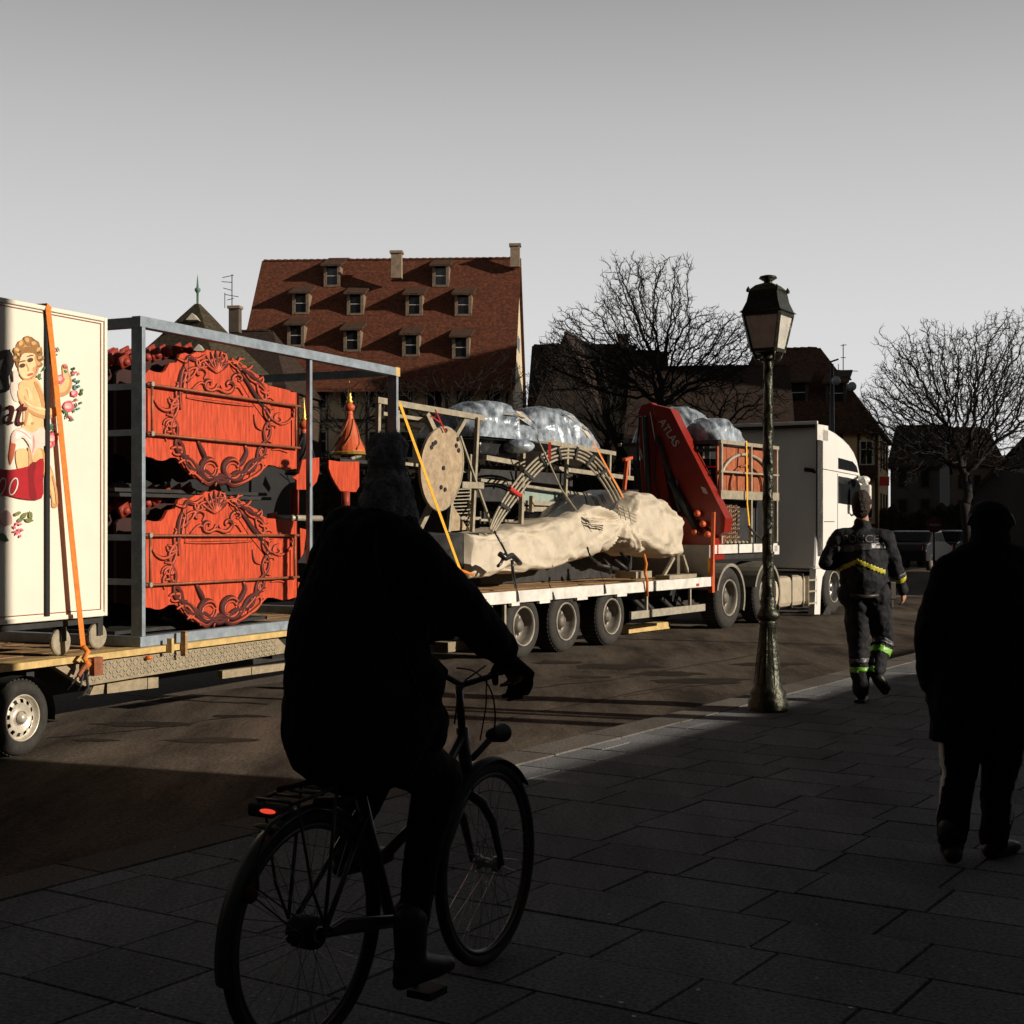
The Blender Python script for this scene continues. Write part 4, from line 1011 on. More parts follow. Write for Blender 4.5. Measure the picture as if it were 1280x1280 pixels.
for (dd, pts, wv) in ((d1, [(626, 520), (645, 516), (662, 520), (676, 530), (684, 544)], 9), (d2, [(698, 520), (715, 522), (730, 532), (741, 546)], 5)):
    up1, lo1 = [], []
    for i_ in range(len(pts)-1):
        for q in range(5):
            u = q/5; x = pts[i_][0]*(1-u)+pts[i_+1][0]*u; y = pts[i_][1]*(1-u)+pts[i_+1][1]*u; up1.append((x+2, y-2)); lo1.append((x-wv*.4, y+wv))
    rows = [on_surface(dd, up1, .02), on_surface(dd, [((a_+c_)/2, (b_+d_)/2) for (a_, b_), (c_, d_) in zip(up1, lo1)], .02), on_surface(dd, lo1, .02)]
    k_ = min(len(r_) for r_ in rows)
    if k_ > 3: m = MB(); m.grid([r_[-k_:] for r_ in rows]); part('cloth_band', m, M['tarp'], dd, smooth=True)
m = MB(); m.bx(B, B.sx(600, -.85), B.sx(656, -.85), -1.9, -.85, B.hy(628, 570, -.85), B.hy(628, 547, -.85)); tag(part('black_crate', m, M['black_tarp'], bevel=.03), 'black wrapped crate under the first silver bundle', 'crate')
m = MB(); m.ell(B.pt(648, 558, -.7), .22, .22, .10); tag(part('plastic_wrap', m, M['silver_film'], smooth=True), 'crumpled silver wrap poking out beside the black crate', 'wrap')
r2 = thing('low_rack', 'beige tube rack with greenish panel between the curved rails', 'rack', B.pt(690, 660, -.9))
for a, b, n, w_ in (((656, 548), (768, 567), -.75, .075), ((654, 550), (651, 660), -.75, .07), ((709, 560), (706, 628), -.75, .06), ((762, 567), (761, 600), -.75, .06), ((606, 572), (652, 580), -.75, .08), ((690, 585), (790, 598), -.9, .08),
                    ((646, 606), (745, 620), -.8, .045), ((652, 628), (740, 632), -.8, .075), ((652, 636), (735, 638), -.8, .08), ((600, 600), (655, 606), -.9, .05), ((600, 650), (680, 652), -1.1, .04), ((665, 620), (664, 640), -.7, .07), ((786, 575), (785, 600), -1.2, .06)):
    barf(B, a, b, n, w_, par=r2, nm='tube')
m = MB(); m.prism([B.pt(648, 609, -.9), B.pt(755, 621, -.9), B.pt(755, 633, -.9), B.pt(648, 629, -.9)], -B.n*.03); part('green_panel', m, M['green_glass'], r2)
m = MB(); m.bx(B, B.sx(600, -1.3), B.sx(790, -1.3), -2.2, -1.3, dk, B.hy(690, 640, -1.3)); m.bx(B, B.sx(600, -1.3), B.sx(730, -1.3), -2.2, -1.5, B.hy(690, 628, -1.3), B.hy(690, 590, -1.3))
tag(part('dark_crate', m, M['dark_steel']), 'dark flat crates stacked behind the racks on the lowloader', 'crates')
m = MB(); m.prism([B.pt(x, y, -.6) for x, y in ((680, 648), (700, 632), (722, 618), (745, 620), (772, 612), (800, 612), (790, 640), (740, 645))], -B.n*.5); tag(part('black_sheet', m, M['black_tarp'], bevel=.02), 'black plastic sheet bunched behind the tarpaulin pinch', 'sheet')
# curved rails
ar = thing('curved_rails', 'bundle of four curved beige rails standing as an arch', 'rails', B.pt(614, 662, -.35))
ap_ = [(612,662),(617,648),(626,630),(638,611),(655,589),(675,570),(698,560),(722,560),(742,570),(758,587),(770,605),(779,622)]
def arcp(q, n=-.35):
    o_ = []
    for i_ in range(len(ap_)):
        x0, y0 = ap_[max(i_-1, 0)]; x1, y1 = ap_[min(i_+1, len(ap_)-1)]; dx, dy = x1-x0, y1-y0; l = math.hypot(dx, dy); o_.append(B.pt(ap_[i_][0]-dy/l*q*min(1, .35+i_*.25), ap_[i_][1]+dx/l*q, n))
    return o_
for k, q in enumerate((0, 4.5, 9, 13.5)):
    m = MB(); m.tube(smooth_path(arcp(q, -.35-.02*(k % 2))), .017, 6); part('rail', m, M['beige_steel'], ar, smooth=True)
for i_ in (2, 4, 5, 6, 7, 8, 9):
    m = MB(); m.bar(arcp(-1, -.33)[i_], arcp(15, -.33)[i_], .025, .045); part('tie', m, M['dark_steel'] if i_ != 3 else M['red_flag'], ar)
m = MB(); m.tube([arcp(-1.5, -.32)[3], arcp(15, -.32)[3]], .03, 7); part('red_tie', m, M['red_flag'], ar)
m = MB(); m.bar(B.pt(687, 553, -.3), B.pt(687, 575, -.3), .04, .03); part('red_tag', m, M['red_flag'], ar)
m = MB(); m.tube([B.pt(672, 548, -.3), B.pt(702, 612, -.25), B.pt(722, 640, -.2)], .012, 5); tag(part('lashing_rope', m, M['beige_steel'], smooth=True), 'thin rope slanting from the silver bundle over the curved rails', 'rope')
strap('lashing_strap', 'thin orange strap from the second dark bundle down to the tarpaulin pinch', [B.pt(741, 552, -.3)+(B.pt(779, 622, -.1)-B.pt(741, 552, -.3))*(i_/8) for i_ in range(9)], .035, B.n, 'orange_strap')
m = MB(); m.bar(B.pt(780, 612, -.6), B.pt(784, 576, -.6), .05, .05); m.bar(B.pt(780, 575, -.6), B.pt(789, 572, -.6), .06, .04); tag(part('red_post', m, M['orange_red']), 'short orange red post standing left of the crane', 'post')

# ================================================================== CRANE, BASKET AND TRACTOR
sK = B.sx(892, -.15)-.2
cr = thing('loading_crane', 'dark red folded loading crane with an orange lit edge between bundle and basket', 'crane', B.P(sK, -1.0, ghz))
def pS(x, y, s_): return B.pS(x, y, s_)
m = MB(); m.prism([pS(x, y, sK) for x, y in ((815,505),(836,510),(907,648),(905,664),(899,670),(890,664),(868,645),(848,608),(826,560))], B.d*.24); part('outer_boom', m, M['crane_red'], cr, bevel=.012)
m = MB(); m.prism([pS(x, y, sK+.05) for x, y in ((797,516),(802,506),(814,503),(822,512),(826,560),(834,610),(842,650),(806,650),(801,600))], B.d*.18); part('inner_boom', m, M['crane_red'], cr, bevel=.012)
m = MB(); m.prism([pS(x, y, sK+.02) for x, y in ((840,640),(868,650),(890,668),(893,676),(893,700),(845,700))], B.d*.4); part('crane_column', m, M['crane_red'], cr, bevel=.01)
m = MB(); m.prism([pS(x, y, sK-.012) for x, y in ((833,510),(838,511),(907,648),(905,665),(900,668),(901,650))], B.d*.262); part('boom_edge', m, M['crane_red'], cr)
for a, b, r_ in (((806,520),(812,640),.05), ((838,600),(870,660),.06), ((822,545),(850,640),.035)):
    m = MB(); m.tube([pS(*a, sK-.06), pS(*b, sK-.06)], r_, 10); part('hydraulic_ram', m, M['dark_steel'], cr, smooth=True)
for pts in (((812,515),(820,560),(818,600),(830,640)), ((845,600),(852,630),(862,640),(874,668)), ((800,520),(796,560),(800,600)), ((838,620),(826,640),(822,655))):
    m = MB(); m.tube([pS(*p, sK-.1) for p in pts], .014, 6); part('hose', m, M['black'], cr, smooth=True)
for x, y, w_, h_ in ((876, 608, 6, 10), (866, 590, 3, 4), (799, 560, 2, 14)):
    m = MB(); m.prism([pS(x, y, sK-.008), pS(x+w_, y+2, sK-.008), pS(x+w_+3, y+h_, sK-.008), pS(x+3, y+h_-2, sK-.008)], B.d*.006); part('sticker', m, M['grey_print'], cr)
for x, y in ((871, 642), (878, 655), (884, 668), (868, 665)):
    m = MB(); m.lathe([(.05, 0), (.055, .06), (.02, .08), (.001, .09)], pS(x, y, sK-.07), -B.d+B.n*.6, 10); part('control_lever', m, M['orange_red'], cr, smooth=True)
p0, p1 = pS(823, 527, sK-.004), pS(842, 558, sK-.004); xd = p1-p0; yd = (-B.d).cross(xd)
text_part('lettering', 'ATLAS', M['grey_print'], cr, p0-yd.normalized()*.0, xd, yd, xd.length/2.75, .003)
m = MB(); m.bar(B.pt(892, 640, .03), B.pt(890, 720, .03), .05, .05); part('support_leg', m, M['orange_red'], cr)

bk = thing('cargo_basket', 'steel mesh basket holding an orange arched panel in front of the cab', 'basket', B.P(B.sx(936), -.8, ghz))
bs0, bs1 = B.sx(903, -.02), B.sx(972, -.02); bt_, bb_ = B.hy(905, 552), B.hy(905, 622)
for s_ in (bs0, B.sx(940, -.02), bs1):
    m = MB(); m.bx(B, s_-.025, s_+.025, -.07, -.02, ghz+.02, bt_-.03); part('post', m, M['galv'], bk)
for n0 in (-.075, -1.9):
    for h, w_ in ((bt_, .06), (bb_+.05, .14), (bb_+(bt_-bb_)*.47, .03)):
        m = MB(); m.bx(B, bs0-.06, bs1+.06, n0, n0+.06, h-w_/2, h+w_/2); part('rail', m, M['beige_steel'], bk)
for s_ in (bs0, bs1):
    m = MB(); m.bx(B, s_-.03, s_+.03, -1.84, -.08, bt_-.03, bt_+.03); m.bx(B, s_-.03, s_+.03, -1.84, -.08, bb_-.0, bb_+.07); part('end_rail', m, M['dark_steel'], bk)
m = MB(); m.tube([B.P(bs0-.03, -1.5, bb_+.5), B.P(bs0-.03, -.1, bb_+.5)], .015, 6); part('red_bar', m, M['red_flag'], bk)
m = MB(); m.bar(B.pS(853, 604, bs0-.05), B.pS(866, 590, bs0-.05), .04, .03); part('loose_slat', m, M['beige_steel'], bk)
for i_ in range(6):
    a_, b_ = bs0+.05+(bs1-bs0-.1)*i_/6, bs0+.05+(bs1-bs0-.1)*(i_+1)/6-.015
    m = MB(); m.bx(B, a_, b_, -.16, -.13, bb_+.1, bt_-.05); part('red_board', m, mat('rusty_board', (.36, .10, .04), .7, var=.4, sc=9) if i_ == 0 else M['rusty_board'], bk)
ap = []; cs_ = (bs0+bs1)/2; rw = (bs1-bs0)/2-.08; bh = bb_+.12
for i_ in range(19):
    t = math.pi*i_/18; ap.append(B.P(cs_-rw*math.cos(t), -.10, bh+(bt_-bh-.16)*math.sin(t)**.8))
m = MB(); m.tube(ap, .028, 6); part('arch_rib', m, M['galv'], bk, smooth=True)
m = MB(); m.tube([B.P(cs_+(p-B.P(cs_, -.1, p.z)).dot(B.d)*.62, -.10, bh+(p.z-bh)*.7) for p in ap], .02, 6); part('arch_rib', m, M['rust_rod'], bk, smooth=True)
m = MB(); m.bx(B, bs0, bs1, -1.8, -.2, bb_+.0, bb_+.09); m.bx(B, bs0+.3, bs1-.2, -1.8, -.4, bb_+.09, bt_-.25); part('dark_contents', m, M['dark_steel'], bk)
sg = thing('stacked_springs', 'stack of brown coiled springs under the cargo basket', 'springs', B.P(B.sx(920), -.3, ghz))
for k in range(9):
    h = ghz+.05+k*(bb_-ghz-.12)/9; pts = []
    for q in range(57):
        t = q/56; pts.append(B.P(bs0+.05+t*(B.sx(933)-bs0-.0), -.2+.05*math.cos(q*1.35), h+.028*math.sin(q*1.35)))
    m = MB(); m.tube(pts, .014, 5); part('coil', m, mat('coil_brown', (.38, .24, .15), .6, var=.4) if k == 0 else M['coil_brown'], sg, smooth=True)
m = MB(); m.bx(B, bs0+.02, bs1, -1.8, -.4, ghz+.0, bb_-.02); tag(part('dark_box', m, M['dark_steel']), 'dark load behind the stacked springs on the upper deck', 'box')
m = MB()
for k in range(9): m.ell(B.P(bs0+.04+k*.16, -.12, ghz+.03), .05, .05, .03, 8, 5)
m = part('pale_roll', m, M['beige_steel'], smooth=True, weld=False); m['kind'] = 'stuff'; tag(m, 'row of small pale rolls along the edge of the upper deck', 'rolls')
strap('lashing_strap', 'yellow strap over the cargo basket down to the upper white rail', [B.pt(933, 551, -.0), B.pt(933.5, 590, .03), B.pt(934, 630, .03), B.pt(937, 660, .03)], .05, B.n, 'yellow_strap')
m = MB(); m.tube([B.pt(936, 658, .04), B.pt(945, 668, .05), B.pt(955, 676, .04), B.pt(960, 682, .03)], .02, 6); tag(part('chain_end', m, M['dark_steel'], smooth=True), 'dark chain end slanting on the upper deck beside the lamp post', 'chain')
# film wrapped bundle on the basket
d3 = dome(bs0+.12, bs0+1.3, -.6, -1.75, bt_+.03, .62, 'tall silver film wrapped bundle right of the crane tip', 'silver_film')
d4 = dome(bs0+.12, bs0+1.3, -.15, -1.0, bt_+.03, .42, 'lower silver film bundle leaning toward the cab roof bar', 'silver_film')

# ---- tractor
tc_ = thing('lorry_tractor', 'white high roofed lorry tractor unit parked facing away', 'lorry', B.P(B.sx(1000), -1.2, ROAD))
sC = B.sx(1028, -.02); CW = -2.3
side = [(1028,533),(1036,536),(1045,541),(1054,548),(1062,556),(1068,565),(1072,575),(1075,590),(1078,602),(1083,615),(1086,640),(1087,700),(1087,711),(1020,711),(1023,640)]
m = MB(); m.prism([B.pt(x, y, 0) for x, y in side], -B.n*2.3); cab = part('cab', m, M['cab_white'], tc_, bevel=.05)
for ol_ in (((1020,711.2),(1033,711.2),(1028,722),(1026,740),(1025,768),(1018,768)), ((1060,711.2),(1087,711.2),(1087,744),(1066,744),(1064,722))):
    m = MB(); m.prism([B.pt(x, y, 0) for x, y in ol_], -B.n*.12); part('cab_skirt', m, M['cab_white'], tc_)
def cabp(ol, n, th, nm, mt, par=None, bev=0):
    m = MB(); m.prism([B.pt(x, y, n) for x, y in ol], -B.n*th); return part(nm, m, M[mt], par or tc_, bevel=bev)
cabp([(1048,572),(1066,577),(1071,583),(1073,591),(1048,586)], .006, .02, 'roof_window', 'window_dark', bev=.004)
cabp([(1048,595),(1060,597),(1072,600),(1079,612),(1080,634),(1048,629)], .006, .02, 'side_window', 'window_dark', bev=.004)
dl = MB()
for a, b in (((1028,586),(1075,595)), ((1047,592),(1047,700)), ((1030,652),(1043,652)), ((1047,700),(1087,712))): dl.bar(B.pt(*a, .002), B.pt(*b, .002), .012, .006, up=B.n)
part('door_seam', dl, M['dark_steel'], tc_)
# rear wall panels
m = MB(); m.bx(B, sC-.012, sC+.02, -2.27, -.05, 1.30, B.hy(1028, 538)-.02); part('rear_shade_skin', m, M['cab_rear_shade'], tc_)  # grey skin added to darken the shaded rear wall
for (n0, n1, h0, h1) in ((-.15, -.62, 1.75, 2.45), (-.75, -1.35, 1.75, 2.45), (-1.5, -2.1, 1.75, 2.45), (-.15, -.62, 1.35, 1.65), (-.75, -1.35, 1.35, 1.65), (-.15, -1.2, 2.6, 3.05)):
    m = MB(); m.bx(B, sC-.028, sC+.06, n1, n0, h0, h1); part('rear_panel', m, M['cab_rear_shade'], tc_, bevel=.015)
m = MB(); m.bx(B, sC-.03, sC+.02, -2.2, -.05, 2.50, 2.53); part('rear_seam', m, M['dark_steel'], tc_)
m = MB(); m.bx(B, sC-.05, sC-.02, -.98, -.72, 2.02, 2.08); part('rear_grip', m, M['black'], tc_)
m = MB(); m.bx(B, sC-.06, sC-.0, -2.3, -.05, .75, 1.30); part('rear_engine_grille', m, M['black'], tc_)
zt = B.hy(1028, 527); 
m = MB(); m.bx(B, sC-.32, sC-.26, CW, 0, zt-.06, zt); part('roof_bar', m, M['white_paint'], tc_, bevel=.01)
m = MB(); m.bx(B, sC-.31, sC+.25, -.035, 0, zt-.35, zt-.062); m.bx(B, sC-.31, sC+.25, CW, CW+.035, zt-.35, zt-.062); part('side_deflector', m, M['white_paint'], tc_)
m = MB(); m.bx(B, sC-.255, sC+.2, CW+.04, -.04, zt-.09, zt-.05); part('roof_plate', m, M['dark_steel'], tc_)
m = MB(); m.bx(B, sC-.3, sC-.02, -.03, 0, 1.0, zt-.36); part('cab_side_flap', m, M['dark_steel'], tc_)
m = MB(); m.tube([B.P(sC-.07, -.35, 1.95-.5), B.P(sC-.1, -.35, 1.5), B.P(sC-.1, -.45, 1.62), B.P(sC-.1, -.85, 1.62), B.P(sC-.1, -.95, 1.5), B.P(sC-.1, -.95, 1.1)], .025, 8); part('grab_hoop', m, M['black'], tc_, smooth=True)
m = MB(); m.bx(B, sC-.04, sC-.018, -.46, -.24, 1.40, 1.62); part('yellow_sticker', m, M['reflect_yellow'], tc_)
m = MB(); m.tube([B.P(sC-.1, -.05, 2.5), B.P(sC-.16, -.15, 2.6), B.P(sC-.2, -.3, 2.62)], .04, 7); part('vent_snorkel', m, M['black'], tc_, smooth=True)
m = MB(); m.lathe([(.07, 0), (.075, .1), (.05, .15), (.001, .17)], B.P(B.sx(1046), -.4, B.hy(1046, 541)), UP, 14); part('beacon', m, M['beacon'], tc_, smooth=True)
# mirrors
for x, y0, y1 in ((1083, 606, 634),):
    m = MB(); m.bx(B, B.sx(x, .35), B.sx(x, .35)+.12, .22, .42, B.hy(x, y1, .3), B.hy(x, y0, .3)); part('mirror', m, M['cab_white'], tc_, bevel=.03)
    m = MB(); m.tube([B.pt(1073, 596, 0), B.pt(1080, 598, .3), B.pt(1084, 606, .33)], .03, 8); m.tube([B.pt(1076, 640, 0), B.pt(1084, 638, .3), B.pt(1084, 634, .33)], .02, 8); part('mirror_arm', m, M['cab_white'], tc_, smooth=True)
m = MB(); m.ell(B.pt(1080, 600, .2), .12, .12, .08); part('mirror_top', m, M['cab_white'], tc_, smooth=True)
# tank, steps, mudguards, wheels
m = MB(); m.bx(B, B.sx(972), B.sx(1010), -.60, -.02, B.hy(990, 759), B.hy(990, 720)); part('fuel_tank', m, mat('tank', (.60, .52, .40), .4, .3, var=.2, sc=6), tc_, bevel=.09)
for px in (975, 991, 1005):
    m = MB(); s_ = B.sx(px); m.bx(B, s_-.02, s_+.02, -.6, -.005, B.hy(990, 761), B.hy(990, 718)); part('tank_band', m, M['dark_steel'], tc_, bevel=.02)
m = MB(); 
for y in (724, 738, 753): m.bx(B, B.sx(1011), B.sx(1021), -.3, 0, B.hy(1016, y+2), B.hy(1016, y)) 
for px in (1011, 1021): m.bx(B, B.sx(px)-.01, B.sx(px)+.012, -.30, .002, B.hy(1016, 757), B.hy(1016, 720))
part('step_frame', m, M['galv'], tc_)
m = MB(); m.bx(B, B.sx(890), B.sx(1085), -1.7, -.7, .35, .62); part('chassis', m, M['black'], tc_)
for px, r_ in ((912, .50), (958, .50), (1043, .50)):
    s_ = B.sx(px, -.03)
    for nf, sg_ in ((-.03, 1), (-2.27, -1)):
        wh = part('wheel', MB().lathe([(.1, -.15), (.1, -.6)], B.P(s_, nf, ROAD+r_), B.n*sg_, 12), M['dark_steel'], tc_)
        trailer_wheel(wh, B, s_, nf, r_, .34, sg_, 'dish', 'rim_dirty' if px < 1000 else 'chrome', .60)
    if px < 1000:
        mg = MB(); pr = []
        for j in range(19):
            t = R(-25+j*190/18); pr.append(B.P(s_, 0, ROAD+r_)+B.d*math.cos(t)*(r_+.07)+UP*math.sin(t)*(r_+.06))
        rws = [[p+B.n*.0 for p in pr], [p-B.n*.5 for p in pr], [p-B.n*.5-(p-B.P(s_, 0, ROAD+r_)).normalized()*.02 for p in pr], [p-(p-B.P(s_, 0, ROAD+r_)).normalized()*.05 for p in pr]]
        mg.grid(rws+[rws[0]]); part('mudguard', mg, mat('guard', (.26, .24, .20), .6, var=.3) if px == 912 else M['guard'], tc_, smooth=False)
m = MB(); m.bx(B, B.sx(968), B.sx(974), -.4, .0, B.hy(970, 693), B.hy(970, 682)); part('tail_marker', m, M['white_paint'], tc_)
m = MB(); m.prism([B.pt(1028,770,.02), B.pt(1035,755,.02), B.pt(1040,762,.02), B.pt(1034,778,.02)], -B.n*.02); part('mud_flap', m, M['dark_steel'], tc_)

# ================================================================== STREET LAMP
LP = gp(960, 888)
lamp = thing('street_lamp', 'old cast iron street lamp with four sided lantern on the pavement edge', 'street lamp', LP)
zl = LP.y
def H(y): return CAMH-(y-HZ)/F*zl
def RR(px): return px/F*zl
m = MB(); m.lathe([(RR(25), 0), (RR(25), RR(12)), (RR(22), RR(16)), (RR(23), RR(22)), (RR(18), RR(30)), (RR(14.5), RR(60)), (RR(11.5), H(800)-0), (RR(10), H(782)), (RR(11.5), H(779)), (RR(9.5), H(775))], LP, UP, 28)
part('pedestal', m, M['lamp_iron'], lamp, smooth=True)
fl = MB()
for k in range(10):
    t = 2*math.pi*k/10; e_ = Vector((math.cos(t), math.sin(t), 0)); fl.tube([LP+e_*RR(17)+UP*RR(32), LP+e_*RR(13.9)+UP*RR(62), LP+e_*RR(11)+UP*H(800), LP+e_*RR(9.6)+UP*H(784)], RR(1.0), 5)
fl = part('flute', fl, M['lamp_iron'], lamp, smooth=True, weld=False); fl['kind'] = 'stuff'
m = MB(); m.lathe([(RR(10), H(776)), (RR(14), H(772)), (RR(15), H(768)), (RR(12), H(763)), (RR(9), H(758)), (RR(10.5), H(752)), (RR(8), H(746))], LP, UP, 24); part('collar', m, M['lamp_iron'], lamp, smooth=True)
# shaft with cast leaf relief
rows = []; h = H(748); top_h = H(449)
nrw = 230
for i_ in range(nrw+1):
    u = i_/nrw; hh = h+(top_h-h)*u; r_ = RR(7.2-2.0*u); row = []
    for j in range(20):
        t = 2*math.pi*j/20; f = .07*math.cos(3*t+hh*16)+.05*noise.noise(Vector((math.cos(t)*1.6, math.sin(t)*1.6, hh*30)))+.09*max(0, math.sin(hh*40+2*t))
        row.append(LP+Vector((math.cos(t), math.sin(t), 0))*r_*(1+f)+UP*hh)
    rows.append(row)
m = MB(); m.grid(rows, closed=True); part('shaft', m, M['lamp_iron'], lamp, smooth=True)
hl = MB(); hl.tube([LP+Vector((math.cos(q*.32), math.sin(q*.32), 0))*RR(7.6-2.0*q/120)+UP*(h+(top_h-h)*q/120) for q in range(121)], RR(.9), 5)
part('twisted_vine', hl, M['lamp_iron'], lamp, smooth=True)
m = MB(); m.lathe([(RR(6), H(452)), (RR(9), H(449)), (RR(7), H(445)), (RR(5), H(441))], LP, UP, 16); part('neck_ring', m, M['lamp_iron'], lamp, smooth=True)
# lantern: square, turned
rot = R(-76)
def sq(r_, hh, k_): t = rot+math.pi/2*k_; return LP+Vector((math.cos(t), math.sin(t), 0))*r_+UP*hh
rb, rt_ = RR(21), RR(33)
hb_, ht_ = H(440), H(393)
lt = thing('z', '', '', LP); bpy.data.objects.remove(lt)
for k in range(4):
    m = MB(); a, b, c, d = sq(rb, hb_, k), sq(rb, hb_, k+1), sq(rt_, ht_, k+1), sq(rt_, ht_, k)
    nn = (b-a).cross(d-a).normalized(); 
    if nn.dot((a+c)/2-LP) < 0: nn = -nn
    m.prism([a, b, c, d], -nn*.006); part('glass_pane', m, M['lamp_glass'], lamp)
    m = MB(); m.bar(a-nn*.0, d, .028, .028); part('lantern_bar', m, M['lamp_iron'], lamp)
    m = MB(); m.bar(a+UP*.01, b+UP*.01, .03, .03); part('lantern_sill', m, M['lamp_iron'], lamp)
    m = MB(); m.bar(d, c, .03, .05); part('lantern_rim', m, M['lamp_iron'], lamp)
    m = MB(); m.tube([sq(rb*.95, hb_, k), sq(rb*.75, hb_-.07, k), sq(RR(6), H(450), k)], .012, 6); part('lantern_bracket', m, M['lamp_iron'], lamp, smooth=True)
    # little corner crown points
    m = MB(); m.lathe([(.016, 0), (.02, .02), (.001, .05)], sq(RR(26.5), H(366), k), UP, 8); part('crown_point', m, M['lamp_iron'], lamp)
m = MB(); vs = []
prof = [(RR(39), H(391.5)), (RR(35), H(389)), (RR(29), H(378)), (RR(26), H(366)), (RR(27), H(364)), (RR(17), H(357)), (RR(7), H(354))]
m.lathe([(.001, H(391.5)), (RR(39), H(391.6))]+prof[1:]+[(.001, H(354))], LP, UP, 4, 0)
o = part('lantern_roof', m, M['lamp_iron'], lamp)
# align roof corners with the lantern
for v in o.data.vertices:
    ang = rot - math.atan2(0, 1); x, y = v.co.x, v.co.y
    r0 = math.hypot(x, y)
    if r0 > 1e-3:
        a0 = round((math.atan2(y, x))/(math.pi/2))*(math.pi/2); v.co.x = r0*math.cos(a0+rot); v.co.y = r0*math.sin(a0+rot)
m = MB(); m.lathe([(RR(6), H(355)), (RR(5), H(352)), (RR(11.5), H(348)), (RR(10), H(345.5)), (RR(4), H(344)), (.001, H(343.8))], LP, UP, 20); part('chimney_cap', m, M['lamp_iron'], lamp, smooth=True)

# ================================================================== BICYCLE
Ra, Fa = gp(383, 1316), gp(609, 1204)
dv = Fa-Ra; W = dv.length
Bi = Fr(Ra, math.atan2(dv.x, dv.y)); WR = .366
bi = thing('bicycle', 'dark city bicycle with rear carrier and lit red rear lamp ridden on the pavement', 'bicycle', Bi.P(W/2, 0, 0))
def bwheel(s_, th, nm):
    c = Bi.P(s_, 0, WR); dd = Vector((math.sin(th), math.cos(th), 0)); ax = Vector((math.cos(th), -math.sin(th), 0))
    wh = MB(); wh.lathe([(.02, -.05), (.028, -.045), (.028, -.03), (.018, -.025), (.018, .025), (.028, .03), (.028, .045), (.02, .05)], c, ax, 16); wh = part(nm, wh, M['chrome'], bi, smooth=True)
    m = MB(); pts = [c+(dd*math.cos(t)+UP*math.sin(t))*(WR-.021) for t in (2*math.pi*k/72 for k in range(72))]; m.tube(pts, .021, 10, closed=True); part('tyre', m, M['rubber'], wh, smooth=True)
    m = MB(); pts = [c+(dd*math.cos(t)+UP*math.sin(t))*(WR-.047) for t in (2*math.pi*k/72 for k in range(72))]; m.tube(pts, .012, 6, closed=True); part('rim', m, M['frame_grey'], wh, smooth=True)
    sp_ = MB()
    for k in range(36):
        t = 2*math.pi*k/36; sd = 1 if k % 2 else -1; t2 = t+(.9 if (k//2) % 2 else -.9)
        sp_.tube([c+ax*.032*sd+(dd*math.cos(t2)+UP*math.sin(t2))*.026, c+(dd*math.cos(t)+UP*math.sin(t))*(WR-.05)], .0013, 3, caps=False)
    sp_ = part('spoke', sp_, M['chrome'], wh, weld=False); sp_['kind'] = 'stuff'
    return c, dd, ax
rc, rd_, rax = bwheel(0, Bi.th, 'rear_wheel')
fth = Bi.th-R(4)
fc, fd_, fax = bwheel(W, fth, 'front_wheel')
bbk = Bi.P(.44, 0, .29); stp = Bi.P(.27, 0, .74); hd0 = Bi.P(W-.13, 0, .66); hd1 = Bi.P(W-.17, 0, .88)
def bt2(nm, pts, r_, mt='frame_grey', par=None, k=8):
    m = MB(); m.tube(pts, r_, k); return part(nm, m, M[mt], par or bi, smooth=True)
bt2('seat_tube', [bbk, stp], .02); bt2('seat_post', [stp, Bi.P(.245, 0, .83)], .014, 'chrome')
bt2('down_tube', [hd0+UP*.03, Bi.P(.70, 0, .42), bbk], .026); bt2('top_tube', [hd1-UP*.03, Bi.P(.60, 0, .60), Bi.P(.36, 0, .50)], .018)
bt2('head_tube', [hd0, hd1], .023); bt2('steerer', [hd1, Bi.P(W-.19, 0, 1.03)], .014, 'frame_grey')
for sd in (1, -1):
    bt2('chain_stay', [bbk+Bi.n*.03*sd, rc+Bi.n*.065*sd], .010); bt2('seat_stay', [Bi.P(.28, .02*sd, .68), rc+Bi.n*.065*sd], .009)
    bt2('fork_blade', [hd0+Bi.n*.0-UP*.02, hd0+fax*.06*sd-UP*.05, (hd0+fc)/2+fax*.06*sd+UP*.02, fc+fax*.06*sd], [.018, .02, .016, .011])
def fender(c, dd, ax, a0, a1, nm, mt='black'):
    rows = []
    for j in range(31):
        t = R(a0+(a1-a0)*j/30); e_ = dd*math.cos(t)+UP*math.sin(t); rows.append([c+e_*(WR+.018-.010*abs(q))+ax*.028*q for q in (-1, -.5, 0, .5, 1)]+[c+e_*(WR+.014-.010*abs(q))+ax*.026*q for q in (1, .5, 0, -.5, -1)])
    m = MB(); m.grid(rows, closed=True); return part(nm, m, M[mt], bi, smooth=True)
fender(rc, rd_, rax, 20, 190, 'rear_mudguard', 'frame_grey'); fender(fc, fd_, fax, 40, 150, 'front_mudguard')
for sd in (1, -1):
    bt2('mudguard_stay', [rc+rax*.05*sd, rc-rd_*.30+UP*.22+rax*.03*sd], .003, 'frame_grey', k=5)
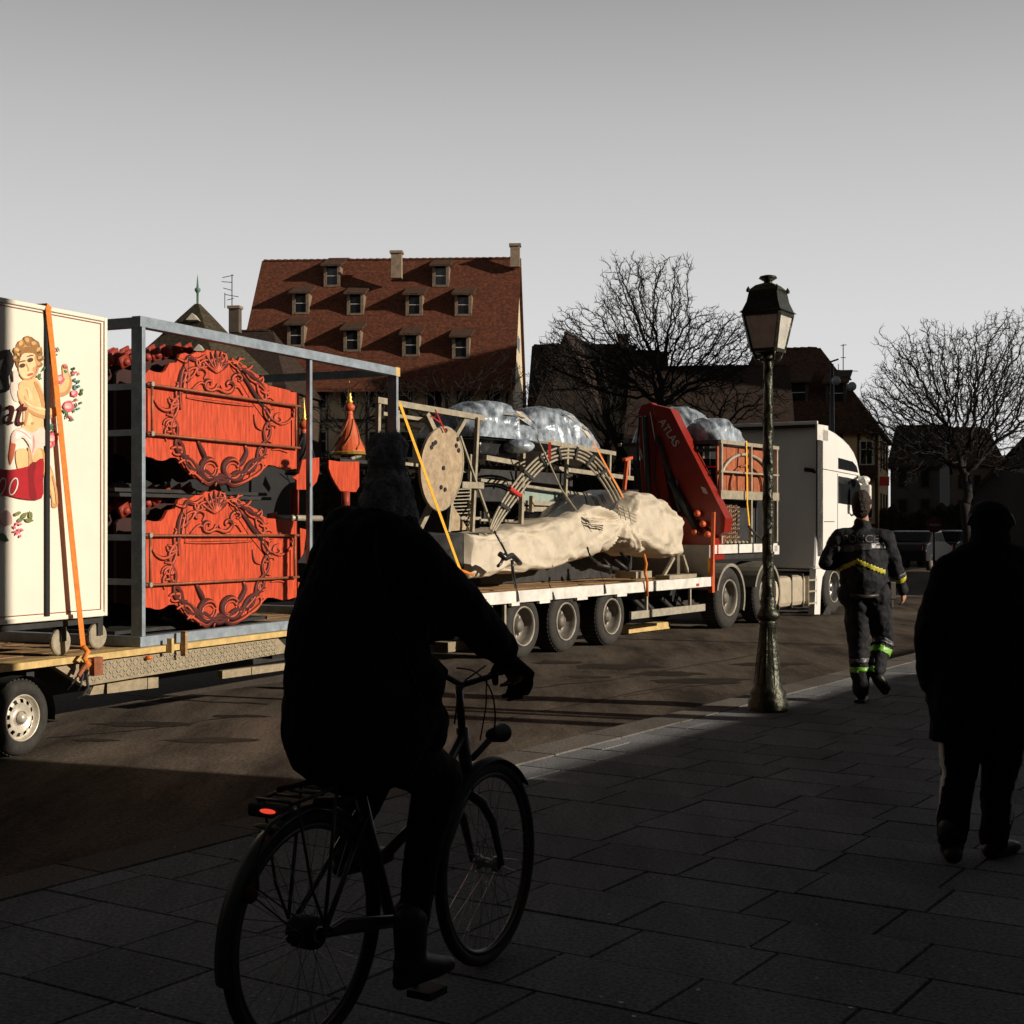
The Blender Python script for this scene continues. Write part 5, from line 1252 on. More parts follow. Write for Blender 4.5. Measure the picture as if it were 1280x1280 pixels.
# handlebar
hbz = 1.06; st0 = Bi.P(W-.20, 0, hbz)
gr_r = Bi.pt(638, 836, .27); gr_l = Bi.P(W-.36, -.30, 1.06)
hb_m = [gr_l, Bi.P(W-.22, -.26, 1.09), Bi.P(W-.15, -.12, 1.07), Bi.P(W-.17, 0, 1.03), Bi.P(W-.15, .12, 1.07), gr_r+Bi.d*.06-Bi.n*.03+UP*.01, gr_r-Bi.d*.05]
bt2('handlebar', hb_m, .012, 'frame_grey'); bt2('grip', [gr_r-Bi.d*.06, gr_r+Bi.d*.05-Bi.n*.02], .017, 'rubber'); bt2('grip', [gr_l-Bi.d*.06, gr_l+Bi.d*.05+Bi.n*.02], .017, 'rubber')
bt2('brake_lever', [gr_r+Bi.d*.05-UP*.02, gr_r+Bi.d*.02-UP*.05, gr_r-Bi.d*.06-UP*.05], .006, 'frame_grey', k=6)
bt2('brake_cable', [Bi.pt(607, 832, .10), Bi.pt(582, 850, .08), Bi.pt(572, 875, .05), Bi.pt(568, 905, .03)], .0035, 'cable_red', k=5)
def smooth_curve(P, q=6):
    o_ = []
    for i_ in range(len(P)-1):
        a_, b_, c_, d_ = P[max(i_-1, 0)], P[i_], P[i_+1], P[min(i_+2, len(P)-1)]
        for k in range(q):
            u = k/q; o_.append(.5*((2*b_)+(c_-a_)*u+(2*a_-5*b_+4*c_-d_)*u*u+(3*b_-a_-3*c_+d_)*u**3))
    return o_+[P[-1]]
bt2('brake_cable', smooth_curve([Bi.pt(571, 835, .05), Bi.pt(590, 838, .06), Bi.pt(606, 850, .07), Bi.pt(616, 870, .07), Bi.pt(619, 895, .05), Bi.pt(618, 912, .03)]), .0035, 'cable_red', k=5)
bt2('gear_cable', smooth_curve([Bi.pt(625, 840, .15), Bi.pt(611, 842, .12), Bi.pt(608, 860, .1), Bi.pt(607, 885, .07), Bi.pt(600, 925, .02)]), .003, 'cable_red', k=5)
# front lamp
hl_ = Bi.pt(619, 918, .0); m = MB(); m.cap(hl_-Bi.d*.02, .026, hl_+Bi.d*.05, .036); part('headlamp', m, M['black'], bi, smooth=True)
bt2('lamp_bracket', [hl_-Bi.d*.01, Bi.pt(598, 940, 0), Bi.pt(590, 948, 0)], .012, 'black')
# saddle
m = MB(); sd0 = Bi.P(.22, 0, .86); m.ell(sd0-Bi.d*.03, .12, .10, .04, rot=Matrix.Rotation(-Bi.th, 3, 'Z')); m.cap(sd0+Bi.d*.0, .06, sd0+Bi.d*.16-UP*.01, .022)
flesh('saddle', m, M['leather'], bi, .01)
# carrier
cz = .80; ca = []
for sd in (1, -1):
    bt2('carrier_rail', [Bi.P(.18, .055*sd, cz+.01), Bi.P(-.02, .07*sd, cz-.005), Bi.P(-.15, .06*sd, cz-.02)], .006, 'frame_grey', k=6)
    bt2('carrier_leg', [Bi.P(.06, .07*sd, cz), rc+Bi.n*.07*sd+UP*.03], .006, 'frame_grey', k=6); bt2('carrier_leg', [Bi.P(-.12, .065*sd, cz-.02), rc-Bi.d*.06+UP*.15+Bi.n*.07*sd, rc+Bi.n*.07*sd+UP*.03], .005, 'frame_grey', k=6)
for s_ in (-.15, -.07, .0, .07, .14): bt2('carrier_cross', [Bi.P(s_, -.065, cz-.012), Bi.P(s_, .065, cz-.012)], .005, 'frame_grey', k=6)
bt2('carrier_clamp', [Bi.P(.10, 0, cz+.012), Bi.P(-.13, 0, cz+.018)], .008, 'black')
m = MB(); m.bx(Bi, -.185, -.15, -.075, .075, cz-.06, cz-.02); part('rear_lamp', m, M['black'], bi, bevel=.01)
m = MB(); q_ = Bi.P(-.190, .01, cz-.036); m.ell(q_, .030, .008, .007, rot=Matrix.Rotation(-Bi.th, 3, 'Z')); part('lamp_lens', m, M['rear_red'], bi, smooth=True)
m = MB(); m.ell(Bi.P(-.18, .0, cz-.085), .05, .012, .010, rot=Matrix.Rotation(-Bi.th, 3, 'Z')); part('green_reflector', m, mat('green_dim', (.05, .16, .03), .4), bi, smooth=True)
bt2('wheel_hoop', smooth_curve([Bi.P(-.15, .07, cz-.03), Bi.P(-.25, .07, cz-.06), Bi.P(-.29, .06, cz-.14), Bi.P(-.28, .05, cz-.24)]), .006, 'frame_grey', k=6)
m = MB(); m.ell(Bi.P(-.29, .03, cz-.25), .024, .02, .03); part('red_reflector', m, mat('dark_red', (.10, .01, .012), .4), bi, smooth=True)
# crank, chain guard, pedals
m = MB(); m.prism([Bi.P(a, .055, b) for a, b in ((.02, .385), (.10, .395), (.40, .335), (.47, .345), (.50, .32), (.46, .305), (.38, .31), (.04, .36))], Bi.n*.02); part('chain_guard', m, M['frame_grey'], bi, bevel=.006)
ped_r = Bi.P(.44-.02, .14, .095); ped_l = Bi.P(.44+.02, -.14, .465)
bt2('crank', [bbk+Bi.n*.085, ped_r-Bi.n*.03], .010, 'chrome'); bt2('crank', [bbk-Bi.n*.085, ped_l+Bi.n*.03], .010, 'chrome')
for p in (ped_r, ped_l):
    m = MB(); l_ = Bi.loc(p); m.bx(Bi, l_[0]-.05, l_[0]+.05, l_[1]-.03, l_[1]+.06, l_[2]-.012, l_[2]+.012); part('pedal', m, M['black'], bi)
m = MB(); m.lathe([(.045, -.045), (.05, -.03), (.05, .03), (.045, .045), (.001, .05)], rc, Bi.n, 20); part('hub_gear', m, M['black'], bi, smooth=True)
bt2('ring_lock', [rc+(rd_*math.cos(t)*.08)+UP*(WR+.02)+rd_*.12+rax*math.sin(t)*.06 for t in (math.pi*k/8 for k in range(9))], .014, 'black')

# ================================================================== PEOPLE
def hand(mb, wr, d_, palm_n, side, curl=.5, sc=1.0):
    """palm and five fingers: wr wrist, d_ finger direction, palm_n direction the palm faces, side thumb direction"""
    d_ = d_.normalized(); pn = (palm_n - d_*palm_n.dot(d_)).normalized(); sd = d_.cross(pn).normalized()
    if sd.dot(side) < 0: sd = -sd
    for q in (-.032, -.011, .011, .030): mb.cap(wr, .020*sc, wr+d_*.085*sc+sd*q*sc, .0145*sc, 8)
    for q, ln in ((.030, .072), (.011, .082), (-.010, .076), (-.030, .060)):
        p = wr+d_*.09*sc+sd*q*sc; a = 0; r_ = .0098
        for seg in (.42, .32, .26):
            a += curl*1.1; e_ = p+(d_*math.cos(a)+pn*math.sin(a))*ln*seg*sc*1.15; mb.cap(p, r_*sc, e_, (r_-.0012)*sc, 8); p = e_; r_ -= .0012
    p = wr+d_*.03*sc+sd*.028*sc; e_ = p+(d_*.7+sd*.75+pn*.35).normalized()*.042*sc; mb.cap(p, .014*sc, e_, .012*sc, 8)
    e2 = e_+(d_*.95+sd*.15+pn*(.3+curl*.4)).normalized()*.035*sc; mb.cap(e_, .012*sc, e2, .0095*sc, 8)
def headm(mb, c, fw, sc=1.0, neck=None):
    """head centred at c facing fw: skull, jaw, nose, brow, lips, ears"""
    fw = fw.normalized(); rt = fw.cross(UP).normalized()
    ro = Matrix((rt, fw, UP)).transposed()
    mb.ell(c+UP*.02*sc-fw*.012*sc, .076*sc, .095*sc, .105*sc, 20, 14, rot=ro)
    mb.ell(c-UP*.045*sc+fw*.022*sc, .056*sc, .066*sc, .068*sc, 16, 10, rot=ro)
    mb.cap(c-UP*.10*sc+fw*.055*sc, .022*sc, c-UP*.085*sc+fw*.05*sc, .026*sc, 8)
    mb.cap(c+UP*.01*sc+fw*.085*sc, .008*sc, c-UP*.028*sc+fw*.108*sc, .013*sc, 8)
    mb.cap(c+UP*.022*sc+fw*.078*sc-rt*.03*sc, .012*sc, c+UP*.022*sc+fw*.078*sc+rt*.03*sc, .012*sc, 8)
    mb.cap(c-UP*.058*sc+fw*.078*sc-rt*.018*sc, .008*sc, c-UP*.058*sc+fw*.078*sc+rt*.018*sc, .008*sc, 8)
    for q in (-1, 1):
        mb.ell(c+rt*.078*q*sc-UP*.006*sc-fw*.01*sc, .012*sc, .022*sc, .032*sc, 10, 8, rot=ro)
    if neck: mb.cap(c-UP*.06*sc-fw*.015*sc, .055*sc, neck, .058*sc)
def eyes(par, c, fw, sc=1.0):
    fw = fw.normalized(); rt = fw.cross(UP).normalized()
    for q in (-1, 1):
        m = MB(); m.ell(c+rt*.031*q*sc+fw*.078*sc+UP*.002*sc, .012*sc, k=10, m=7); part('eye', m, M['grey_print'], par, smooth=True)

# ---- cyclist
cy = thing('person', 'cyclist in bulky black coat and fluffy hat riding away, seen from behind', 'person', Bi.P(.3, 0, 0))
J = lambda px, py, n=0: Bi.pt(px, py, n)
hipc = Bi.P(.22, 0, .93); chest = J(462, 720, 0); neckp = J(482, 655, .02); hdc = J(484, 612, .02)
shR, shL = J(510, 700, .20), J(425, 695, -.20)
elR = J(580, 768, .27); wrR = gr_r-Bi.d*.035+UP*.035; wrR = J(632, 820, .27)
elL = Bi.P(.45, -.34, 1.22); wrL = gr_l-Bi.d*.05+UP*.03
hR, hL = hipc+Bi.n*.10, hipc-Bi.n*.10
knR = J(547, 972, .13); anR = J(513, 1184, .14); knL = Bi.P(.62, -.13, .88); anL = ped_l+UP*.10-Bi.d*.06
b = MB(); headm(b, hdc, Bi.d+Vector((.25, 0, 0)), .70, neckp-UP*.04)
b.cap(hipc, .13, chest, .14); b.cap(chest, .13, neckp-UP*.06, .07); b.cap(shL, .06, shR, .06)
for a, c_, d_ in ((shR, elR, wrR), (shL, elL, wrL)): b.cap(a, .05, c_, .04); b.cap(c_, .04, d_, .026)
for a, c_, d_ in ((hR, knR, anR), (hL, knL, anL)): b.cap(a, .085, c_, .06); b.cap(c_, .055, d_, .038); b.cap(d_, .036, d_+Bi.d*.07-UP*.05, .024)
hand(b, wrR, (gr_r+Bi.d*.03-wrR), -UP, -Bi.n, .75, .88); hand(b, wrL, (gr_l+Bi.d*.03-wrL), -UP, Bi.n, .75, .88)
bd = flesh('body', b, M['skin'], cy, .007, 2); eyes(bd, hdc, Bi.d+Vector((.25, 0, 0)), .8)
b = MB()
b.cap(J(445, 880, 0), .245, J(447, 780, 0), .222); b.cap(J(447, 780, 0), .215, J(463, 715, 0), .185); b.cap(J(440, 905, -.02), .235, J(460, 895, .05), .225)
b.cap(shL+UP*.0, .105, J(440, 672, -.1), .105); b.cap(shR-UP*.01, .095, J(478, 680, .1), .10); b.cap(chest+UP*.05, .16, J(480, 668, 0), .13)
b.cap(shR, .10, (shR+elR)/2, .094); b.cap((shR+elR)/2, .094, elR, .082); b.cap(elR, .080, wrR-(wrR-elR)*.12, .058)
b.cap(shL, .10, elL, .085); b.cap(elL, .08, wrL, .055)
b.cap(J(500, 880, .1), .19, J(518, 905, .13), .118); b.cap(J(480, 880, -.1), .17, Bi.P(.52, -.12, .93), .12)
ct = flesh('coat', b, M['fabric_coat'], cy, .011, 5, .018, 6)
b = MB(); b.cap(hR, .115, knR, .085); b.cap(knR, .082, J(531, 1050, .13), .064); b.cap(J(531, 1050, .13), .064, J(516, 1155, .14), .052)
b.cap(hL, .115, knL, .085); b.cap(knL, .08, anL, .05); flesh('trousers', b, M['fabric_black'], cy, .010, 3, .006, 14)
for a in (anR, anL):
    b = MB(); d_ = Bi.d*.95+Bi.n*.2
    b.cap(a+UP*.09, .058, a-UP*.02, .052); b.cap(a-UP*.03, .05, a-UP*.06-d_*.02, .045); b.cap(a-UP*.05, .044, a-UP*.085+d_*.12, .036); b.cap(a-UP*.085+d_*.12, .036, a-UP*.09+d_*.17, .028)
    b.cap(a-UP*.10-d_*.045, .028, a-UP*.10+d_*.13, .024); flesh('boot', b, M['leather'], cy, .008, 3)
b = MB(); b.ell(J(484, 566, .02), .068, .068, .070); b.cap(J(484, 596, .02), .066, J(484, 610, .02), .078); b.cap(J(484, 612, .02), .082, J(484, 640, .02), .094); b.cap(J(484, 640, .02), .094, J(486, 668, .0), .115)
fo = flesh('fur_hat', b, M['fur'], cy, .011, 4, .016, 26)
hr = MB(); rr_ = random.Random(4); vs = fo.data.vertices
for i_ in range(5200):
    v = vs[rr_.randrange(len(vs))]; p = v.co+wloc(fo); n_ = (v.normal+Vector((rr_.uniform(-.5, .5), rr_.uniform(-.5, .5), rr_.uniform(-.7, .2)))).normalized()
    q = n_.cross(UP).normalized()*.0012; e_ = p+n_*rr_.uniform(.008, .02); hr.add([p-q, p+q, e_], [(0, 1, 2)])
o = part('fur_pile', hr, M['fur'], fo, weld=False); o['kind'] = 'stuff'
for wr_, g_, sd_ in ((wrR, gr_r, -Bi.n), (wrL, gr_l, Bi.n)):
    b = MB(); b.cap(wr_-(g_-wr_).normalized()*.05, .040, wr_+(g_-wr_)*.3, .036); hand(b, wr_, g_+Bi.d*.03-wr_, -UP, sd_, .75, 1.3); flesh('glove', b, M['fabric_black'], cy, .006, 2)
m = MB(); m.tube(smooth_curve([J(470, 668, .16), J(474, 720, .22), J(492, 790, .27), J(515, 850, .29), J(525, 880, .27)]), .008, 6); part('bag_strap', m, M['fabric_black'], cy, smooth=True)

# ---- policeman
ZP = gp(1078, 878).y
Q = lambda px, py, dz=0.0: at(px, py, ZP+dz)
po = thing('person', 'policeman in a dark uniform with yellow reflective band walking away beside the lorry', 'person', Q(1078, 876))
fw = Vector((.35, .94, 0)).normalized(); rt = Vector((.94, -.35, 0)).normalized()
hd = Q(1077, 632); nk_ = Q(1079, 655)
sL, sR = Q(1051, 672, .02), Q(1107, 674, -.05); eL, wL = Q(1034, 703, -.02), Q(1050, 706, .26); eR, wR_ = Q(1118, 708, -.02), Q(1128, 737, .06)
hL_, hR_ = Q(1073, 745, .02), Q(1092, 746, -.02); kL, aL = Q(1072, 803, .03), Q(1076, 862, .0); kR, aR = Q(1104, 798, .12), Q(1096, 842, -.02)
b = MB(); headm(b, hd, fw, .98, nk_); b.cap(Q(1080, 740), .12, Q(1079, 690), .14); b.cap(Q(1079, 690), .13, nk_, .06); b.cap(sL, .06, sR, .06)
for a, c_, d_ in ((sL, eL, wL), (sR, eR, wR_)): b.cap(a, .052, c_, .042); b.cap(c_, .042, d_, .027)
for a, c_, d_ in ((hL_, kL, aL), (hR_, kR, aR)): b.cap(a, .085, c_, .06); b.cap(c_, .055, d_, .04); b.cap(d_, .04, d_+fw*.1-UP*.04, .03)
hand(b, wR_, Q(1130, 750, .08)-wR_, -rt+fw*.3, fw, .45, 1.0); hand(b, wL, Q(1066, 706, .30)-wL, -fw-UP*.2, UP, .5, 1.0)
bd = flesh('body', b, M['skin'], po, .008, 2); eyes(bd, hd, fw)
b = MB(); fc_ = fw.cross(UP); ro = Matrix((rt, fw, UP)).transposed()
b.ell(hd+UP*.038-fw*.018, .088, .104, .104, 16, 10, rot=ro); b.ell(hd-UP*.03-fw*.048, .080, .062, .085, 14, 9, rot=ro); flesh('hair', b, M['hair'], po, .009, 2, .006, 40)
b = MB(); b.cap(Q(1080, 728), .185, Q(1078, 700), .19); b.cap(Q(1078, 700), .19, Q(1078, 682), .17); b.cap(sL, .09, Q(1079, 672), .10); b.cap(sR, .09, Q(1079, 672), .10); b.cap(Q(1078, 655), .075, Q(1078, 668), .10)
b.cap(Q(1066, 690, .02), .14, Q(1068, 726, .02), .13); b.cap(Q(1092, 690), .14, Q(1092, 726), .13)
b.cap(sL, .09, eL, .08); b.cap(eL, .078, wL, .05); b.cap(sR, .088, eR, .072); b.cap(eR, .07, wR_, .05)
jk = flesh('jacket', b, M['fabric_navy'], po, .012, 4, .014, 9)
b = MB(); b.cap(Q(1068, 742, .02), .15, Q(1096, 742), .145); b.cap(hL_, .14, kL, .095); b.cap(kL, .093, aL, .078); b.cap(hR_, .14, kR, .095); b.cap(kR, .093, aR+UP*.03, .075)
tr_ = flesh('trousers', b, M['fabric_navy'], po, .012, 4, .014, 10)
for a, tip in ((aL, fw*.16), (aR, Q(1109, 862, -.05)-aR+fw*.02)):
    t_ = tip.normalized(); b = MB(); b.cap(a+UP*.04, .062, a-UP*.01, .06); b.cap(a-UP*.02, .055, a+t_*.15+(-UP*.045 if a is aL else Vector((0,0,0))), .042); b.cap(a-UP*.05, .045, a-UP*.05+t_*.13, .036); flesh('shoe', b, M['leather'], po, .01, 3)
m = MB(); p_ = Vector((aL.x, aL.y, .012)); m.hexa([p_+rt*q+fw*w_+UP*z_ for z_ in (-.01, .02) for q, w_ in ((-.05, -.09), (.05, -.09), (.05, .19), (-.045, .19))]); part('sole', m, M['leather'], po, bevel=.008)
def band(nm, mt, par, body, test, off=.006):
    """a reflective strip: the clothing surface inside `test`, lifted a little"""
    me = body.data; w0 = wloc(body); mb = MB(); mp_ = {}
    for f in me.polygons:
        c_ = f.center+w0
        if test(c_):
            idx = []
            for vi in f.vertices:
                if vi not in mp_: mp_[vi] = len(mb.v); mb.v.append(tuple(me.vertices[vi].co+w0+me.vertices[vi].normal*off))
                idx.append(mp_[vi])
            mb.f.append(idx)
    if not mb.f: return
    o = part(nm, mb, M[mt], par, smooth=True, weld=False); m_ = o.modifiers.new('s', 'SOLIDIFY'); m_.thickness = .003; return o
def scr(p): return (640+F*p.x/p.y, HZ-(p.z-CAMH)*F/p.y)
def near_axis(p, a, b_, t0, t1): 
    d_ = b_-a; t = (p-a).dot(d_)/d_.dot(d_); q = (p-a-d_*t).length; return t0 < t < t1 and q < .14
wz = Q(1080, 714).z
def waist(p):
    l_ = (p-Q(1078, 706)).dot(rt); return abs(p.z-(Q(1080, 701).z-abs(l_+.02)*.45*(1 if l_ > -.3 else 0))) < .022 and -.26 < l_ < .20
band('waist_band', 'reflect_yellow', po, jk, waist)
def chestb(p):
    l_ = (p-Q(1078, 690)).dot(rt); return abs(p.z-(Q(1080, 684).z+l_*.1)) < .03 and abs(l_) < .2 and (p-Q(1078, 690)).dot(fw) < 0
band('chest_band', 'reflect_grey', po, jk, chestb)
band('cuff_band', 'reflect_yellow', po, jk, lambda p: near_axis(p, eR, wR_, .45, .62)); band('cuff_band', 'reflect_grey', po, jk, lambda p: near_axis(p, eR, wR_, .28, .42))
band('shin_band', 'reflect_green', po, tr_, lambda p: near_axis(p, kL, aL, .52, .62) and (p-kL).length < 1); band('shin_band', 'reflect_grey', po, tr_, lambda p: near_axis(p, kL, aL, .34, .44))
band('shin_band', 'reflect_green', po, tr_, lambda p: near_axis(p, kR, aR, .30, .48)); band('shin_band', 'reflect_grey', po, tr_, lambda p: near_axis(p, kR, aR, .10, .22))
m = MB(); m.tube([Q(1063, 744, -.17), Q(1080, 746, -.19), Q(1098, 744, -.18)], .02, 6); part('duty_belt', m, M['leather'], po, smooth=True)
m = MB(); m.box(Q(1112, 738, -.03), .06, .12, .16, .3); m.box(Q(1114, 752, -.02), .035, .04, .12, .3); part('holster', m, M['leather'], po, bevel=.01)
tx = text_part('lettering', 'POLICE', mat('police_grey', (.16, .16, .17), .6, var=.05), po, Q(1050, 678, -.235), rt*.97+Vector((0, -.1, 0)), UP, .095, .002)
# bend the lettering onto the jacket's back
from mathutils.bvhtree import BVHTree
bv = BVHTree.FromPolygons([v.co+wloc(jk) for v in jk.data.vertices], [tuple(p.vertices) for p in jk.data.polygons])
w0 = wloc(tx)
for v in tx.data.vertices:
    p = v.co+w0; h_ = bv.ray_cast(p-fw*.6, fw)
    if h_[0]: v.co = h_[0]-fw*.006-w0

# ---- man in a long dark coat
ZM = gp(1190, 1079).y
Q2 = lambda px, py, dz=0.0: at(px, py, ZM+dz)
ma = thing('person', 'man in long black coat and striped trousers walking away at the right edge', 'person', Q2(1215, 1077))
fw2 = Vector((.12, .99, 0)).normalized(); rt2 = Vector((.99, -.12, 0)).normalized()
hd = Q2(1237, 660, .03); nk_ = Q2(1236, 688)
sL, sR = Q2(1188, 720), Q2(1287, 720); eL, wL = Q2(1166, 790, -.02), Q2(1163, 852, .05); eR, wR_ = Q2(1306, 790), Q2(1304, 852, .06)
hL_, hR_ = Q2(1207, 890), Q2(1256, 890); kL, aL = Q2(1199, 965, .03), Q2(1190, 1045, -.03); kR, aR = Q2(1249, 968, .05), Q2(1243, 1048, .10)
b = MB(); headm(b, hd, fw2, 1.0, nk_); b.cap(Q2(1232, 870), .14, Q2(1237, 760), .16); b.cap(Q2(1237, 760), .15, nk_, .06); b.cap(sL, .06, sR, .06)
for a, c_, d_ in ((sL, eL, wL), (sR, eR, wR_)): b.cap(a, .052, c_, .042); b.cap(c_, .042, d_, .027)
for a, c_, d_ in ((hL_, kL, aL), (hR_, kR, aR)): b.cap(a, .085, c_, .06); b.cap(c_, .055, d_, .042); b.cap(d_, .04, d_+fw2*.12-UP*.06, .03)
hand(b, wL, -UP+fw2*.15, rt2, fw2, .4, 1.05); hand(b, wR_, -UP+fw2*.15, -rt2, fw2, .4, 1.05)
bd = flesh('body', b, M['skin'], ma, .008, 2); eyes(bd, hd, fw2)
b = MB(); b.cap(Q2(1230, 885), .205, Q2(1234, 780), .195); b.cap(Q2(1205, 880), .17, Q2(1212, 770), .16); b.cap(Q2(1256, 880), .17, Q2(1256, 770), .16); b.cap(Q2(1234, 780), .19, Q2(1237, 725), .16)
b.cap(sL, .095, Q2(1225, 700), .10); b.cap(sR, .095, Q2(1250, 700), .10); b.cap(Q2(1237, 690), .105, Q2(1237, 712), .13)
b.cap(sL, .10, eL, .088); b.cap(eL, .086, wL-UP*.0, .066); b.cap(sR, .10, eR, .088); b.cap(eR, .086, wR_, .066)
ct = flesh('coat', b, M['fabric_coat'], ma, .012, 5, .014, 6)
# flat hem and centre vent of the coat
m = MB(); rows = []
for hh, rx, ry in ((Q2(0, 840).z, .225, .17), (Q2(0, 880).z, .235, .18), (Q2(0, 925).z, .245, .19), (Q2(0, 925).z, .235, .18), (Q2(0, 885).z, .225, .17)):
    row = []
    for j in range(48):
        t = 2*math.pi*j/48; f = 1+.025*math.sin(t*7+hh*3)+.015*math.sin(t*13); c_ = Q2(1228, 880); row.append(Vector((c_.x, c_.y, hh))+rt2*rx*f*math.cos(t)+fw2*ry*f*math.sin(t))
    rows.append(row)
m.grid(rows, closed=True); part('coat_skirt', m, M['fabric_coat'], ma, smooth=True)
b = MB(); b.cap(hL_, .12, kL, .085); b.cap(kL, .083, aL, .07); b.cap(hR_, .12, kR, .085); b.cap(kR, .083, aR, .07); tr2 = flesh('trousers', b, M['fabric_black'], ma, .010, 4, .008, 12)
band('white_stripe', 'stripe', ma, tr2, lambda p: abs((p-kL).dot(fw2)+.03) < .02 and (p-kL).dot(rt2) < -.045+0 and Q2(0, 1045).z < p.z < Q2(0, 922).z)
band('white_stripe', 'stripe', ma, tr2, lambda p: abs((p-kR).dot(fw2)+.035) < .013 and (p-kR).dot(rt2) > .04 and Q2(0, 1045).z < p.z < Q2(0, 922).z)
for a, tip in ((aL, fw2*.16+UP*-.0), (aR, (rt2*.55+fw2*.6)*.2)):
    t_ = tip.normalized(); b = MB(); z0 = .045 if a is aL else .035; q = Vector((a.x, a.y, z0))
    b.cap(a+UP*.04, .066, Vector((a.x, a.y, z0+.05)), .058); b.cap(q-t_*.03+UP*.01, .045, q+t_*.14, .037); b.cap(q+t_*.14, .037, q+t_*.19-UP*.005, .028); flesh('shoe', b, M['leather'], ma, .009, 3)
for w_, sd in ((wL, 1), (wR_, -1)):
    b = MB(); b.cap(w_+UP*.02, .036, w_-UP*.03, .034); hand(b, w_, -UP+fw2*.15, rt2*sd, fw2, .4, 1.2); flesh('glove', b, M['fabric_black'], ma, .007, 2)
ro2 = Matrix((rt2, fw2, UP)).transposed()
b = MB(); b.ell(hd+UP*.05, .100, .112, .085, 18, 10, rot=ro2); b.ell(hd+UP*.01-fw2*.03, .098, .09, .05, 16, 8, rot=ro2); b.cap(hd+fw2*.10+UP*.03-rt2*.04, .02, hd+fw2*.10+UP*.03+rt2*.04, .02); flesh('cap', b, M['fabric_black'], ma, .010, 3)
b = MB(); b.cap(Q2(1237, 690), .10, Q2(1237, 668), .092); flesh('scarf', b, M['fabric_coat'], ma, .012, 4, .012, 14)
m = MB(); m.tube([hd+rt2*.104*math.cos(t)+UP*(.012+.092*math.sin(t))-fw2*.035 for t in (math.pi*k/16 for k in range(17))], .008, 6); part('cap_band', m, M['reflect_grey'], ma, smooth=True)

# ================================================================== BUILDINGS
def plane_hit(px, py, p0, nrm):
    r = ray(px, py); c = Vector((0, 0, CAMH)); return c + r*((p0-c).dot(nrm)/r.dot(nrm))
def window(par, fr, dep, al, h, w_, hh, mt='window_dark', ft='window_frame', bars=True, dirn='d'):
    """window in the front wall (plane depth=dep) centred at al, sill height h"""
    f = MB(); t = .07
    for (a0, a1, h0, h1) in ((al-w_/2, al+w_/2, h, h+t), (al-w_/2, al+w_/2, h+hh-t, h+hh), (al-w_/2, al-w_/2+t, h+t+.001, h+hh-t-.001), (al+w_/2-t, al+w_/2, h+t+.001, h+hh-t-.001)):
        f.bx(fr, dep-.06, dep+.02, a0, a1, h0, h1)
    if bars: f.bx(fr, dep-.045, dep+.02, al-.02, al+.02, h+t+.001, h+hh-t-.001); f.bx(fr, dep-.044, dep+.02, al-w_/2+t+.001, al-.021, h+hh*.62, h+hh*.62+.035); f.bx(fr, dep-.044, dep+.02, al+.021, al+w_/2-t-.001, h+hh*.62, h+hh*.62+.035)
    o = part('window', f, M[ft], par)
    m = MB(); m.bx(fr, dep-.015, dep+.015, al-w_/2+t*.5, al+w_/2-t*.5, h+t*.5, h+hh-t*.5); part('pane', m, M[mt], o)
    return o
def house(name, label, fr, wid, dep, he, hr, wall, roof, over=.4, hipL=0, hipR=0, vo=.15):
    """front wall at depth 0, along 0..wid, ridge at dep/2"""
    t = thing(name, label, 'house', fr.P(dep/2, wid/2, ROAD))
    m = MB(); m.bx(fr, 0, dep, 0, wid, ROAD-.1, he)
    if not hipL or not hipR:
        for al, hp in ((0, hipL), (wid, hipR)):
            if not hp: m.prism([fr.P(0, al, he), fr.P(dep, al, he), fr.P(dep/2, al, hr-.12)], fr.n*(.25 if al == 0 else -.25))
    part('wall', m, M[wall], t)
    sl_ = (hr-he)/(dep/2); he2 = he-over*sl_; th = .16
    r = MB()
    for sgn in (0, 1):
        d0, dm = (-over, dep/2) if sgn == 0 else (dep+over, dep/2)
        top = [fr.P(d0, -vo, he2+th), fr.P(d0, wid+vo, he2+th), fr.P(dm, wid+vo-hipR, hr+th), fr.P(dm, -vo+hipL, hr+th)]
        r.add(top+[p-UP*th for p in top], [(0,1,2,3),(7,6,5,4),(0,4,5,1),(1,5,6,2),(2,6,7,3),(3,7,4,0)])
    for al, hp, s_ in ((-vo, hipL, 1), (wid+vo, hipR, -1)):
        if hp:
            top = [fr.P(-over, al, he2+th), fr.P(dep+over, al, he2+th), fr.P(dep/2, al+s_*hp, hr+th)]
            r.add(top+[p-UP*th for p in top], [(0,1,2),(5,4,3),(0,3,4,1),(1,4,5,2),(2,5,3,0)])
    ro = part('roof', r, M[roof], t)
    m = MB(); k = int((wid-hipL-hipR)/.33)
    for i_ in range(k): m.cap(fr.P(dep/2, hipL+i_*.33, hr+th), .09, fr.P(dep/2, hipL+i_*.33+.34, hr+th-.02), .075, 6)
    if k > 0: rt_2 = part('ridge_tile', m, M[roof], ro, weld=False); rt_2['kind'] = 'stuff'
    return t, ro
